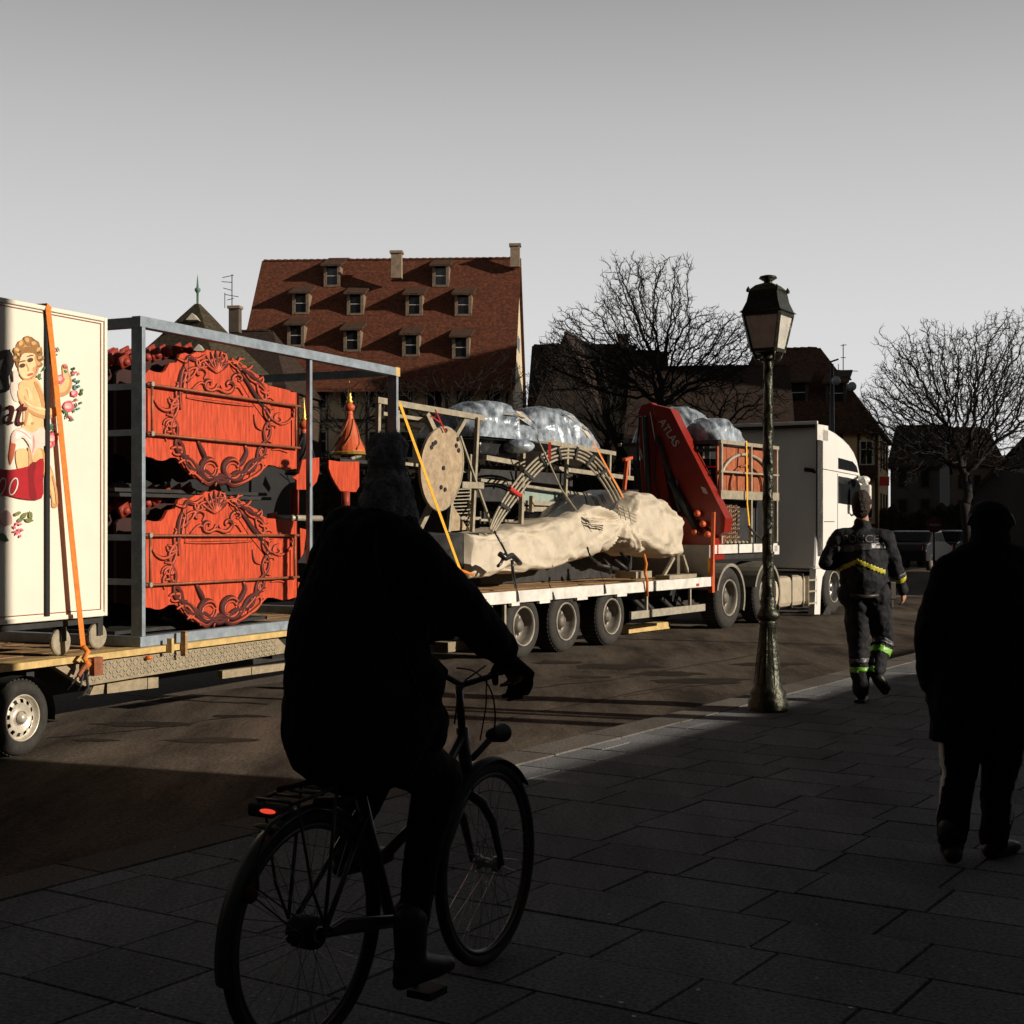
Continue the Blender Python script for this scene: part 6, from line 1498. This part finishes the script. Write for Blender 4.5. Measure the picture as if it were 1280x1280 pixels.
def dormer(par, fr, px, py, p0, nrm, wd=.80, hh=.95, fm='dormer_wood', rm='roof_brown'):
    h = plane_hit(px, py, p0, nrm); dd, al, z = (h-fr.O).dot(fr.d)-.42, (h-fr.O).dot(fr.n), h.z
    o = MB(); o.bx(fr, dd-.05, dd+1.7, al-wd/2, al-wd/2+.14, z-hh*.55, z+hh*.5); o.bx(fr, dd-.05, dd+1.7, al+wd/2-.14, al+wd/2, z-hh*.55, z+hh*.5)
    o.bx(fr, dd-.06, dd+1.2, al-wd/2+.141, al+wd/2-.141, z-hh*.56, z-hh*.45)
    o = part('dormer', o, M[fm], par)
    m = MB(); m.bx(fr, dd+.02, dd+.06, al-wd/2+.15, al+wd/2-.15, z-hh*.45, z+hh*.5); part('pane', m, M['window_dark'], o)
    m = MB(); m.bx(fr, dd-.0, dd+.019, al-wd/2+.15, al+wd/2-.15, z-.0, z+.03); part('glazing_bar', m, M['window_frame'], o)
    m = MB(); a0, a1 = al-wd/2-.12, al+wd/2+.12; zz = z+hh*.5
    q = [fr.P(dd-.32, a0, zz-.04), fr.P(dd-.32, a1, zz-.04), fr.P(dd+2.0, a1, zz+.70), fr.P(dd+2.0, a0, zz+.70)]
    m.add(q+[p+UP*.09 for p in q], [(0,1,2,3),(7,6,5,4),(0,4,5,1),(1,5,6,2),(2,6,7,3),(3,7,4,0)]); part('dormer_roof', m, M[rm], o)
def chimney(par, fr, px, ytop, ybot, z, w_, nm='chimney', mt='stone_brown', capm='stone_brown'):
    p = at(px, ybot, z); q = at(px, ytop, z); m = MB(); m.box((p.x, p.y, (p.z+q.z)/2), w_, w_*.9, q.z-p.z, -fr.th); o = part(nm, m, M[mt], par)
    m = MB(); m.box((p.x, p.y, q.z+.05), w_*1.25, w_*1.15, .12, -fr.th); part('chimney_cap', m, M[capm], o); return o
def frame_at(px, z, th): return Fr(at(px, HZ, z), th)

# big red roofed house
th1 = R(3.3); ze = 66.5
f1_ = frame_at(303, ze+.6, th1)
w1 = 12.62
hR_ = CAMH+327/F*71.2; hE_ = CAMH+198/F*66.6
h1, ro1 = house('tall_roofed_house', 'large house with steep red tiled roof, three rows of dormers and two chimneys', f1_, w1, 9.2, hE_, hR_, 'plaster_cream', 'roof_red', 1.05)
nr = (f1_.P(4.6, 0, hR_)-f1_.P(0, 0, hE_)).cross(f1_.n).normalized(); p0 = f1_.P(0, 0, hE_+.16)
for x, y in ((417, 347), (552, 347), (378, 381), (446, 382), (519, 383), (580, 383), (372, 421), (442, 427), (515, 433), (577, 436)): dormer(ro1, f1_, x, y, p0, nr)
chimney(ro1, f1_, 496, 317, 348, 69.5, .50); chimney(ro1, f1_, 644, 308, 334, 70.2, .46); 
for k in range(9):
    for j in range(2): window(h1, f1_, 0, .9+k*1.35, hE_-2.0-j*2.3, .8, 1.3)
m = MB()
for k in range(14): m.bx(f1_, -.05, .0, .2+k*.93, .32+k*.93, hE_-5, hE_-.1)
for k in range(3): m.bx(f1_, -.06, .0, 0, w1, hE_-.4-k*2.2, hE_-.25-k*2.2)
m = part('timber_frame', m, M['timber'], h1, weld=False); m['kind'] = 'stuff'
for k in range(3):
    m = MB(); a_ = w1+.005; m.bx(f1_, 3.4+k*.9, 3.8+k*.9, w1-.02, w1+.03, hE_+1.2, hE_+1.9); part('gable_window', m, M['window_dark'], h1)

# small pointed roof with finial at the left
f2 = frame_at(247, 60, R(20)); ax_ = at(247, 380, 60)
t2 = thing('pointed_roof_tower', 'small house tower with pointed dark tiled roof and green finial', 'house', Vector((ax_.x, 60, ROAD)))
m = MB(); m.lathe([(4.2, -ax_.z+1), (4.2, -4.6)], ax_, UP, 4, R(25)); part('wall', m, M['plaster_dark'], t2)
m = MB(); m.lathe([(4.9, -4.7), (3.0, -2.75), (1.6, -1.45), (.7, -.55), (.12, .0), (.001, .02)], ax_, UP, 4, R(25)); rr2 = part('roof', m, M['roof_green'], t2)
m = MB(); m.lathe([(.05, 0), (.05, .45), (.12, .55), (.13, .62), (.05, .7), (.03, 1.0), (.001, 1.25)], ax_, UP, 10); part('finial', m, mat('verdigris', (.10, .20, .15), .6), rr2, smooth=True)
for x, y in ((240, 396), (222, 437), (248, 435)):
    m = MB(); p = at(x, y, 58.6 if y < 400 else 57.6); m.prism([p+Vector((-.25, 0, -.12)), p+Vector((.25, 0, -.12)), p+Vector((0, 0, .16))], Vector((0, .9, .0))); part('roof_vent', m, M['window_frame'], rr2)
f2b = frame_at(262, 61.5, R(8))
t2b, r2b = house('dark_roofed_house', 'low dark roofed house between the pointed tower and the big red roof', f2b, 3.3, 6, CAMH+175/F*61, CAMH+238/F*64, 'timber', 'roof_dark', .3, 0, 1.6)
chimney(r2b, f2b, 294, 386, 416, 62.5, .45, mt='plaster_dark')
def antenna(px, y0, y1, z, label, arms):
    m = MB(); m.tube([at(px, y0, z), at(px, y1, z)], .022, 5); m = part('aerial_mast', m, M['dark_steel']); tag(m, label, 'aerial')
    q = MB()
    for (x0, ya, x1, yb) in arms: q.tube([at(x0, ya, z), at(x1, yb, z+.3)], .016, 4)
    q = part('aerial_rods', q, M['dark_steel'], m, weld=False); q['kind'] = 'stuff'
antenna(290, 385, 343, 62.4, 'television aerial on the chimney left of the red roof', ((278, 347, 292, 344), (279, 360, 290, 363), (277, 352, 290, 353), (281, 366, 281, 385), (281, 368, 298, 371), (284, 375, 292, 373)))
antenna(1054, 470, 430, 66, 'television aerial above the half timbered house', ((1051, 432, 1058, 431), (1051, 447, 1057, 447), (1036, 462, 1072, 464), (1048, 455, 1048, 468)))

# houses in the middle, behind the trees
f3 = frame_at(664, 62, R(4)); hE3, hR3 = CAMH+150/F*62, CAMH+219/F*65
h3, r3 = house('brown_roofed_house', 'brown roofed house behind bare twigs right of the big red roof', f3, 4.4, 6.5, hE3, hR3, 'plaster_dark', 'roof_dark', .4)
chimney(r3, f3, 779, 421, 440, 65, .5)
for k in range(4):
    for j in range(2): window(h3, f3, 0, .6+k*1.05, hE3-1.8-j*2.1, .6, 1.1)
f3b = frame_at(693, 58.5, R(90+18))          # gable towards the camera
t3b, r3b = house('gabled_house', 'narrow gabled house with a light brick gable in the middle distance', Fr(at(770, HZ, 58.5), R(-74)), 5.5, 4.2, CAMH+95/F*58, CAMH+238/F*58, 'stone_brown', 'roof_dark', .3)
f3c = frame_at(752, 60, R(6)); h3c, r3c = house('stone_house', 'pale stone fronted house with flat topped roof behind the large bare tree', f3c, 2.6, 5, CAMH+150/F*60, CAMH+212/F*62, 'plaster_cream', 'roof_dark', .25)
for k in range(2): window(h3c, f3c, 0, .7+k*1.2, CAMH+85/F*60, .55, 1.0)
f5 = frame_at(786, 57, R(8)); hE5, hR5 = CAMH+118/F*57, CAMH+190/F*60.5
h5, r5 = house('long_brown_house', 'long low house with dark brown roof between the bare tree and the lamp', f5, 6.3, 7, hE5, hR5, 'plaster_dark', 'roof_dark', .5)
for k in range(6): window(h5, f5, 0, .7+k*1.0, hE5-1.5, .55, .95)
# half timbered house at the right
thH = R(17.5); fH0 = frame_at(1098, 62, thH); fH = Fr(fH0.P(0, -6.9, 0), thH)
hEH, hRH = CAMH+124/F*62, CAMH+218/F*66.2
hH, rH = house('half_timbered_house', 'half timbered house with brown hipped roof and sunlit ochre end wall', fH, 6.9, 8.4, hEH, hRH, 'plaster_yellow', 'roof_brown', .45, 1.2, 3.0)
nrH = (fH.P(4.2, 0, hRH)-fH.P(0, 0, hEH)).cross(fH.n).normalized()
for x, y in ((952, 488), (999, 492), (1046, 493)): dormer(rH, fH, x, y, fH.P(0, 0, hEH+.16), nrH, .9, .9, 'timber')
for k in range(6):
    for j in range(2): window(hH, fH, 0, .8+k*1.12, hEH-1.75-j*2.3, .6, 1.1, ft='window_frame')
for k in range(10): m = MB(); m.bx(fH, -.05, -.001, .1+k*.74, .22+k*.74, ROAD, hEH-.05); part('timber_post', m, M['timber'], hH)
for hh in (hEH-.25, hEH-2.2, hEH-4.4): m = MB(); m.bx(fH, -.07, -.052, 0, 6.9, hh, hh+.14); part('timber_beam', m, M['timber'], hH)
for k in range(5):
    m = MB(); m.bar(fH.P(-.03, .2+k*1.48, hEH-2.0), fH.P(-.03, .8+k*1.48, hEH-.3), .1, .05, up=fH.d); part('timber_brace', m, M['timber'], hH)
m = MB(); m.bx(fH, -.5, -.09, 3.0, 6.9, hEH-2.35, hEH-1.75); part('balcony', m, M['roof_brown'], hH)
for j in range(3):
    m = MB(); m.bx(fH, 1.5+j*2.2, 2.4+j*2.2, 6.88, 6.93, hEH-1.8, hEH-.6); part('side_window', m, M['window_dark'], hH)
    m = MB(); m.bx(fH, 1.5+j*2.2, 2.4+j*2.2, 6.88, 6.93, hEH-4.3, hEH-2.9); part('side_window', m, M['window_dark'], hH)
m = MB(); m.bx(fH, 1.0, 1.1, 6.9, 7.3, hEH-2.6, hEH-2.2); part('hanging_sign', m, M['red_flag'], hH)
# street behind, in shade
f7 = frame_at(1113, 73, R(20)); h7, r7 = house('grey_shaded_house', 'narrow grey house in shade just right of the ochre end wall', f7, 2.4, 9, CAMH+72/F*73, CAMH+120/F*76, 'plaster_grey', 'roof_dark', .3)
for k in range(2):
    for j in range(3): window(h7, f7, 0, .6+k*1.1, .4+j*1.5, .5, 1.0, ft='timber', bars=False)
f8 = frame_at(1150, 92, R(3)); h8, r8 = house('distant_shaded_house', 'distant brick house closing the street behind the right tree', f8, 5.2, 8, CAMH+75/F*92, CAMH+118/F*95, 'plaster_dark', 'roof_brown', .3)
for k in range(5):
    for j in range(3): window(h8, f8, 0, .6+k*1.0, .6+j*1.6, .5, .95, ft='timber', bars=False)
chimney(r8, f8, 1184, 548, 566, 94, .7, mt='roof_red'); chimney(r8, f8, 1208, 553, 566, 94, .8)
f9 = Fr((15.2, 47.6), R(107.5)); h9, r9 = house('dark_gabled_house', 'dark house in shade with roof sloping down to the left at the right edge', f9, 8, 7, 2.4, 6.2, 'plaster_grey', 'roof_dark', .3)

# buildings round the square, outside the picture: they cast the shade
def block(name, label, s0, s1, n0, n1, h, roof_h, wall):
    t = thing(name, label, 'building', K.P((s0+s1)/2, (n0+n1)/2, ROAD)); m = MB(); m.bx(K, s0, s1, n0, n1, ROAD, h); part('wall', m, M[wall], t)
    if roof_h:
        m = MB(); mid = (n0+n1)/2; m.prism([K.P(s0, n0, h+.002), K.P(s0, n1, h+.002), K.P(s0, mid, h+roof_h)], K.d*(s1-s0)); part('roof', m, M['roof_brown'], t)
    nw = max(1, int((s1-s0)/3)); me0 = None
    for j in range(max(1, int(h/3.2))):
        for k in range(nw):
            m = MB(); sa = s0+(k+.5)*(s1-s0)/nw; m.bx(K, sa-.5, sa+.5, n0-.05, n0+.02, .8+j*3.2, 2.4+j*3.2)
            if me0 is None: me0 = part('window', m, M['window_dark'], t); base = (sa, .8+j*3.2)
            else:
                c = me0.copy(); C.objects.link(c); c.parent = t; c.location = K.d*(sa-base[0])+UP*(.8+j*3.2-base[1])
NB = 20.5
cornA = SH_A
block('corner_building', 'tall corner building behind the camera that shades the pavement', -42, cornA, NB, NB+12, 20, 4, 'plaster_grey')
block('market_hall', 'low hall along the square right of the camera', cornA+.05, 11.2, NB, NB+10, HB, 0, 'plaster_grey')
block('market_hall', 'second low hall beyond the gap in the row', 14.0, 33.5, NB, NB+10, HB+.3, 0, 'plaster_grey')
block('row_shade_blocker', 'unseen tall block added beyond the low hall to shade the right houses', 34.5, 50, NB, NB+12, 16, 4, 'plaster_grey')  # unseen mass added to keep the houses at the right dark
block('street_shade_blocker', 'unseen tall block added to shade the far street', 57.5, 115, NB, NB+12, 25, 4, 'plaster_grey')  # unseen mass added so the end of the street lies in shade
block('rear_sky_blocker', 'unseen block added behind the camera to cut skylight', -42, -26, -40, NB-1, 22, 4, 'plaster_grey')  # unseen mass added behind the camera, cuts the sky fill
block('left_sky_blocker', 'unseen block added left of the camera to cut skylight', -25, 4, -38, -26, 18, 4, 'plaster_grey')  # unseen mass added on the left, cuts sky fill on rear faces

# ================================================================== TREES
def spacecol(att, start, step, infl, kill, trunk, maxn=16000):
    par = [-1]+list(range(len(trunk)-1)); att = att.copy(); N = np.array(trunk, float)
    d = np.linalg.norm(att[:, None, :]-N[None, :, :], axis=2); ni = d.argmin(1); nd = d.min(1); rs = np.random.RandomState(4)
    for it in range(500):
        if len(att) == 0 or len(N) > maxn: break
        ok = nd < infl
        if not ok.any(): ok = nd <= nd.min()+1e-6
        idx = ni[ok]; v = att[ok]-N[idx]; v /= np.linalg.norm(v, axis=1)[:, None]
        un, inv = np.unique(idx, return_inverse=True); acc = np.zeros((len(un), 3)); np.add.at(acc, inv, v)
        acc /= np.bincount(inv)[:, None]; acc += rs.uniform(-.30, .30, acc.shape); acc /= np.linalg.norm(acc, axis=1)[:, None]
        P = N[un]+acc*step; b0 = len(N); par += [int(q) for q in un]; N = np.vstack([N, P])
        d = np.linalg.norm(att[:, None, :]-P[None, :, :], axis=2); m_ = d.min(1); a_ = d.argmin(1); up = m_ < nd
        ni = np.where(up, a_+b0, ni); nd = np.where(up, m_, nd); keep = nd > kill
        if keep.all() and (~up).all(): 
            keep = nd > nd.min()
        att = att[keep]; ni = ni[keep]; nd = nd[keep]
    return N, par
def tree(name, label, base, trunk_h, lean, ells, natt, step, r_tip, r_exp, seed, infl=None, twig=.5, thick=None, group=None):
    rs = np.random.RandomState(seed); A_ = []
    vol = np.array([e_[3]*e_[4]*e_[5] for e_ in ells]); vol = vol/vol.sum()
    for e_, v in zip(ells, vol):
        k = int(natt*v)+5; q = rs.normal(size=(k, 3)); q /= np.linalg.norm(q, axis=1)[:, None]; q *= (rs.uniform(0, 1, (k, 1)))**(1/2.4)
        A_.append(np.array(e_[:3])+q*np.array(e_[3:6]))
    A_ = np.vstack(A_); A_ = A_[np.array([noise.noise(Vector(p)*1.1+Vector((seed, 0, 0)))+.6*noise.noise(Vector(p)*2.6) > (-.34 if natt > 3000 else -.16) for p in A_])]; tr_p = []; n_ = max(3, int(trunk_h/step))
    for i_ in range(n_+1):
        u = i_/n_; tr_p.append((base.x+lean*u+.06*math.sin(u*5+seed), base.y+.05*math.sin(u*4), base.z+trunk_h*u))
    N, par = spacecol(A_, None, step, infl or step*7, step*(1.45 if natt > 3000 else 1.9), tr_p)
    n = len(N); w_ = np.zeros(n); kids = [[] for _ in range(n)]
    for i_ in range(n-1, 0, -1): kids[par[i_]].append(i_)
    for i_ in range(n-1, -1, -1):
        w_[i_] = (sum(w_[k]**r_exp for k in kids[i_]))**(1/r_exp) if kids[i_] else r_tip
    t = thing(name, label, 'tree', base, group)
    tm, cm = MB(), MB(); nt_ = len(tr_p)
    # chains
    def chain(i_):
        pts = [i_]; 
        while kids[pts[-1]]:
            pts.append(max(kids[pts[-1]], key=lambda k: w_[k]))
        return pts
    done = set(); stack = [0]
    while stack:
        i_ = stack.pop()
        if i_ in done: continue
        ch = chain(i_)
        for c_ in ch: done.add(c_)
        for c_ in ch:
            for k in kids[c_]:
                if k not in done: stack.append(k)
        ids = ([par[ch[0]]] if par[ch[0]] >= 0 else [])+ch
        if len(ids) < 2: continue
        pts = [Vector(N[k]) for k in ids]; rr = [min(w_[k], w_[ids[min(1, len(ids)-1)]]) for k in ids]; rr = [max(r_, r_tip) for r_ in rr]
        if ch[0] == 0:
            cut = nt_+1; tm.tube(pts[:cut], [r_*1.0+(.05 if q == 0 else 0) for q, r_ in enumerate(rr[:cut])], 9)
            if len(pts) > cut: cm.tube(pts[cut-1:], rr[cut-1:], 6)
        else: cm.tube(pts, rr, 6 if rr[0] > .04 else (4 if rr[0] > .015 else 3), caps=False)
    # fine end twigs
    rg_ = random.Random(seed); tw = MB()
    for i_ in range(nt_+2, n):
        if w_[i_] < r_tip*2.6 and rg_.random() < twig:
            p = Vector(N[i_]); d_ = (Vector(N[i_])-Vector(N[par[i_]])).normalized()
            for _ in range(rg_.choice((1, 2, 3))):
                v = (d_+Vector((rg_.uniform(-1, 1), rg_.uniform(-1, 1), rg_.uniform(-.7, 1)))*.9).normalized(); l = rg_.uniform(.6, 2.0)*step
                q = p+v*l*.55; v2 = (v+Vector((rg_.uniform(-1, 1), rg_.uniform(-1, 1), rg_.uniform(-.3, .8)))*.6).normalized(); tw.tube([p, q, q+v2*l*.5], [r_tip*.9, r_tip*.75, r_tip*.45], 3, caps=False)
    part('trunk', tm, M['bark'], t, smooth=True); part('crown', cm, M['bark'], t, smooth=True, weld=False)
    if tw.v: o = part('twigs', tw, M['bark'], t, weld=False); o['kind'] = 'stuff'
    return t
def ell(px, py, z, rx, ry, rz): k = z/F; p = at(px, py, z); return (p.x, p.y, p.z, rx*k, rz, ry*k)
z = 40
tree('bare_tree', 'large bare tree with twisting branches behind the crane', Vector((at(826, 0, z).x, z, ROAD)), CAMH+125/F*z-ROAD, -.05,
     [ell(805, 400, z, 68, 82, 1.8), ell(880, 440, z, 72, 58, 1.8), ell(735, 435, z, 62, 60, 1.6), ell(812, 460, z, 120, 45, 1.8), ell(700, 455, z, 35, 50, 1.2), ell(850, 335, z, 22, 18, .6), ell(775, 330, z, 26, 20, .6), ell(925, 415, z, 30, 30, .8)], 9500, .11, .0078, 2.5, 11, twig=.9)
z = 33
tree('bare_tree', 'wide bare tree with dense fine branches at the right in front of the shaded street', Vector((at(1207, 0, z).x, z, ROAD)), CAMH+20/F*z-ROAD, .0,
     [ell(1190, 500, z, 115, 88, 1.9), ell(1240, 470, z, 85, 70, 1.9), ell(1130, 520, z, 50, 90, 1.4), ell(1270, 540, z, 60, 60, 1.5), ell(1103, 455, z, 12, 50, .5), ell(1098, 520, z, 30, 60, .9), ell(1255, 412, z, 40, 30, .8), ell(1160, 430, z, 50, 30, .8)], 11500, .095, .0062, 2.5, 5, twig=.9)
z = 50
tree('bare_shrub', 'tangled bare shrub in front of the big house facade', Vector((at(560, 0, z).x, z, ROAD)), 2.2, .1, [ell(560, 505, z, 105, 45, 1.5), ell(630, 480, z, 40, 50, 1)], 2200, .15, .010, 2.3, 3, group=None)
tree('bare_shrub', 'low bare shrub seen through the blue frame right of the red panels', Vector((at(440, 0, z).x, z, ROAD)), 2.0, .1, [ell(430, 515, z, 80, 32, 1.5), ell(480, 500, z, 50, 40, 1.5)], 1500, .15, .010, 2.3, 9)
z = 47
tree('bare_shrub', 'dark leaning bare tree between the big house and the brown roofed house', Vector((at(770, 0, z).x, z, ROAD)), 2.6, -.3, [ell(715, 480, z, 60, 60, 1.3), ell(680, 520, z, 45, 45, 1.2), ell(760, 520, z, 45, 45, 1.2)], 3600, .13, .009, 2.4, 21)
tree('bare_shrub', 'low bare tree in front of the long brown house left of the lamp', Vector((at(900, 0, z).x, z, ROAD)), 2.4, .1, [ell(890, 500, z, 75, 38, 1.3), ell(950, 500, z, 40, 35, 1.2)], 1700, .15, .010, 2.3, 31)
# dark evergreen hedge
hz_ = MB(); rg_ = random.Random(2)
core = MB()
for k in range(60):
    px = 395+k*9.2; p = at(px, HZ, 44.5); hh = 3.2+.6*noise.noise(Vector((k*.35, 0, 0)))-(.5 if px > 860 else 0); core.ell((p.x, p.y, hh/2), .32, .45, hh/2+.05, 8, 6)
for i_ in range(16000):
    px = rg_.uniform(385, 950); p = at(px, HZ, 44.2+rg_.uniform(-.5, .5)); hh = 3.45+.75*noise.noise(Vector(((px-395)/9.2*.35, 0, 0)))-(.5 if px > 860 else 0)
    p.z = rg_.uniform(.1, hh); v = Vector((rg_.uniform(-1, 1), rg_.uniform(-1, 1), rg_.uniform(-1, 1))).normalized()*.07; u = v.cross(Vector((rg_.random(), rg_.random(), rg_.random()))).normalized()*.045
    hz_.add([p-v, p+u, p+v, p-u], [(0, 1, 2, 3)])
sh = MB(); sh2 = MB()  # dark mass added to deepen the shade in the right street
for k in range(22):
    px = 1105+k*12; p = at(px, HZ, 63); hh = 2.3+.9*noise.noise(Vector((k*.6, 3, 0))); sh.ell((p.x, p.y, hh/2), .45, .5, hh/2+.05, 8, 6)
for i_ in range(7000):
    px = rg_.uniform(1100, 1370); p = at(px, HZ, 62.7+rg_.uniform(-.4, .4)); p.z = rg_.uniform(.1, 2.1+.9*noise.noise(Vector(((px-1105)/12*.6, 3, 0)))); v = Vector((rg_.uniform(-1, 1), rg_.uniform(-1, 1), rg_.uniform(-1, 1))).normalized()*.08; u = v.cross(Vector((rg_.random(), rg_.random(), rg_.random()))).normalized()*.05
    sh2.add([p-v, p+u, p+v, p-u], [(0, 1, 2, 3)])
sh_ = part('shade_shrubbery', sh, M['hedge'], None, smooth=True, weld=False); tag(sh_, 'dark shrubbery added to darken the shaded street behind the parked cars', 'shrubbery')
o = part('leaves', sh2, M['hedge'], sh_, weld=False); o['kind'] = 'stuff'  # leaves of the added shade shrubbery
hd_ = part('hedge', core, M['hedge'], None, smooth=True, weld=False); tag(hd_, 'long dark evergreen hedge behind the loaded lorries', 'hedge')
o = part('leaves', hz_, M['hedge'], hd_, weld=False); o['kind'] = 'stuff'

# ================================================================== STREET FURNITURE
z = 44
gl = thing('globe_lamp', 'tall grey lamp post with two round globes above the lorry cab', 'street lamp', Vector((at(1040, 0, z).x, z, ROAD)))
bx_ = at(1040, 0, z).x
m = MB(); m.tube([Vector((bx_, z, ROAD)), at(1040, 560, z), at(1040, 455, z)], [.12, .09, .05], 10); part('pole', m, M['frame_grey'], gl, smooth=True)
m = MB(); m.tube(smooth_curve([at(1040, 480, z), at(1048, 474, z), at(1058, 471, z), at(1064, 475, z)]), .03, 6); part('arm', m, M['frame_grey'], gl, smooth=True)
m = MB(); m.tube([at(1036, 453, z), at(1048, 449, z)], .03, 6); part('cross_arm', m, M['frame_grey'], gl, smooth=True)
for x, y in ((1045, 476), (1065, 483)): m = MB(); m.ell(at(x, y, z-.2), .14); part('globe', m, mat('globe_grey', (.28, .31, .35), .3, var=.05) if x == 1045 else M['globe_grey'], gl, smooth=True)
ns = at(1168, 656, 45); t = thing('no_entry_sign', 'dark round no entry sign on a thin post in the shaded street', 'sign', Vector((ns.x, ns.y, ROAD)))
m = MB(); m.tube([Vector((ns.x, ns.y+.06, ROAD)), ns+Vector((0, .06, .1))], .035, 8); part('post', m, M['frame_grey'], t, smooth=True)
m = MB(); m.lathe([(.24, 0), (.25, .01), (.24, .02), (.001, .021)], ns, Vector((-.2, -1, 0)), 24); m.lathe([(.24, 0), (.001, -.001)], ns, Vector((-.2, -1, 0)), 24); sgn_ = part('disc', m, M['sign_red'], t)
m = MB(); m.box(ns+Vector((-.005, -.032, 0)), .32, .01, .07, R(-11)); part('white_bar', m, M['sign_white'], sgn_)
# parked cars in the shade
def car(label, px, z, th, group='cars parked in the shaded street'):
    fr = Fr(at(px, HZ, z), th); t = thing('parked_car', label, 'car', fr.P(0, 0, ROAD), group)
    pr_ = [(-2.05, .35), (-2.1, .75), (-1.95, .98), (-1.5, 1.05), (-1.15, 1.42), (.2, 1.46), (.85, 1.02), (1.85, .85), (2.05, .65), (2.05, .35)]
    m = MB(); m.prism([fr.P(a, -.85, h+ROAD) for a, h in pr_], fr.n*1.7); part('body', m, mat('car_black', (.02, .02, .022), .25, var=.1) if 'car_black' not in M else M['car_black'], t, bevel=.06)
    for q in (-.853, .853-.004): m = MB(); m.prism([fr.P(a, q, h+ROAD) for a, h in ((-1.4, 1.06), (-1.08, 1.36), (.15, 1.39), (.68, 1.05))], fr.n*.004); part('side_window', m, M['window_dark'], t)
    m = MB(); m.prism([fr.P(a, -.7, h+ROAD) for a, h in ((-1.52, 1.07), (-1.17, 1.40), (-1.19, 1.41), (-1.54, 1.08))], fr.n*1.4); part('rear_window', m, M['window_dark'], t)
    for a in (-1.3, 1.3):
        for q, sg_ in ((.86, 1), (-.86, -1)):
            c = fr.P(a, q, ROAD+.32); w_ = MB(); w_.lathe([(.2, 0), (.3, -.01), (.32, -.05), (.32, -.18), (.2, -.2)], c, fr.n*sg_, 20); w_ = part('wheel', w_, M['rubber'], t, smooth=True)
            m = MB(); m.lathe([(.2, -.02), (.16, -.04), (.05, -.02), (.001, -.02)], c, fr.n*sg_, 16); part('rim', m, M['rim_dirty'], w_, smooth=True)
    for q in (-.7, .55): m = MB(); m.bx(fr, -2.12, -2.08, q, q+.16, .66, .80); part('tail_lamp', m, M['sign_red'], t)
car('black car parked in shade left of the no entry sign', 1147, 54, R(30)); car('black car parked in shade right of the no entry sign', 1186, 58, R(32))
# two plane trees and posts to the right of the picture whose shadows cross the road
for (x, y, r_, hh, lb) in ((12.5, 8.4, .06, 4.9, 'thin metal flag pole on the square right of the picture'), (12.5, 7.95, .13, 4.8, 'thick wooden mast on the square right of the picture'), (13.5, 17.0, .05, 5.2, 'tall thin pole beside the low hall')):
    p = Vector((x, y, 0)); m = MB(); m.tube([p, p+UP*hh], r_, 10); tag(part('mast', m, M['frame_grey'], smooth=True), lb, 'mast')
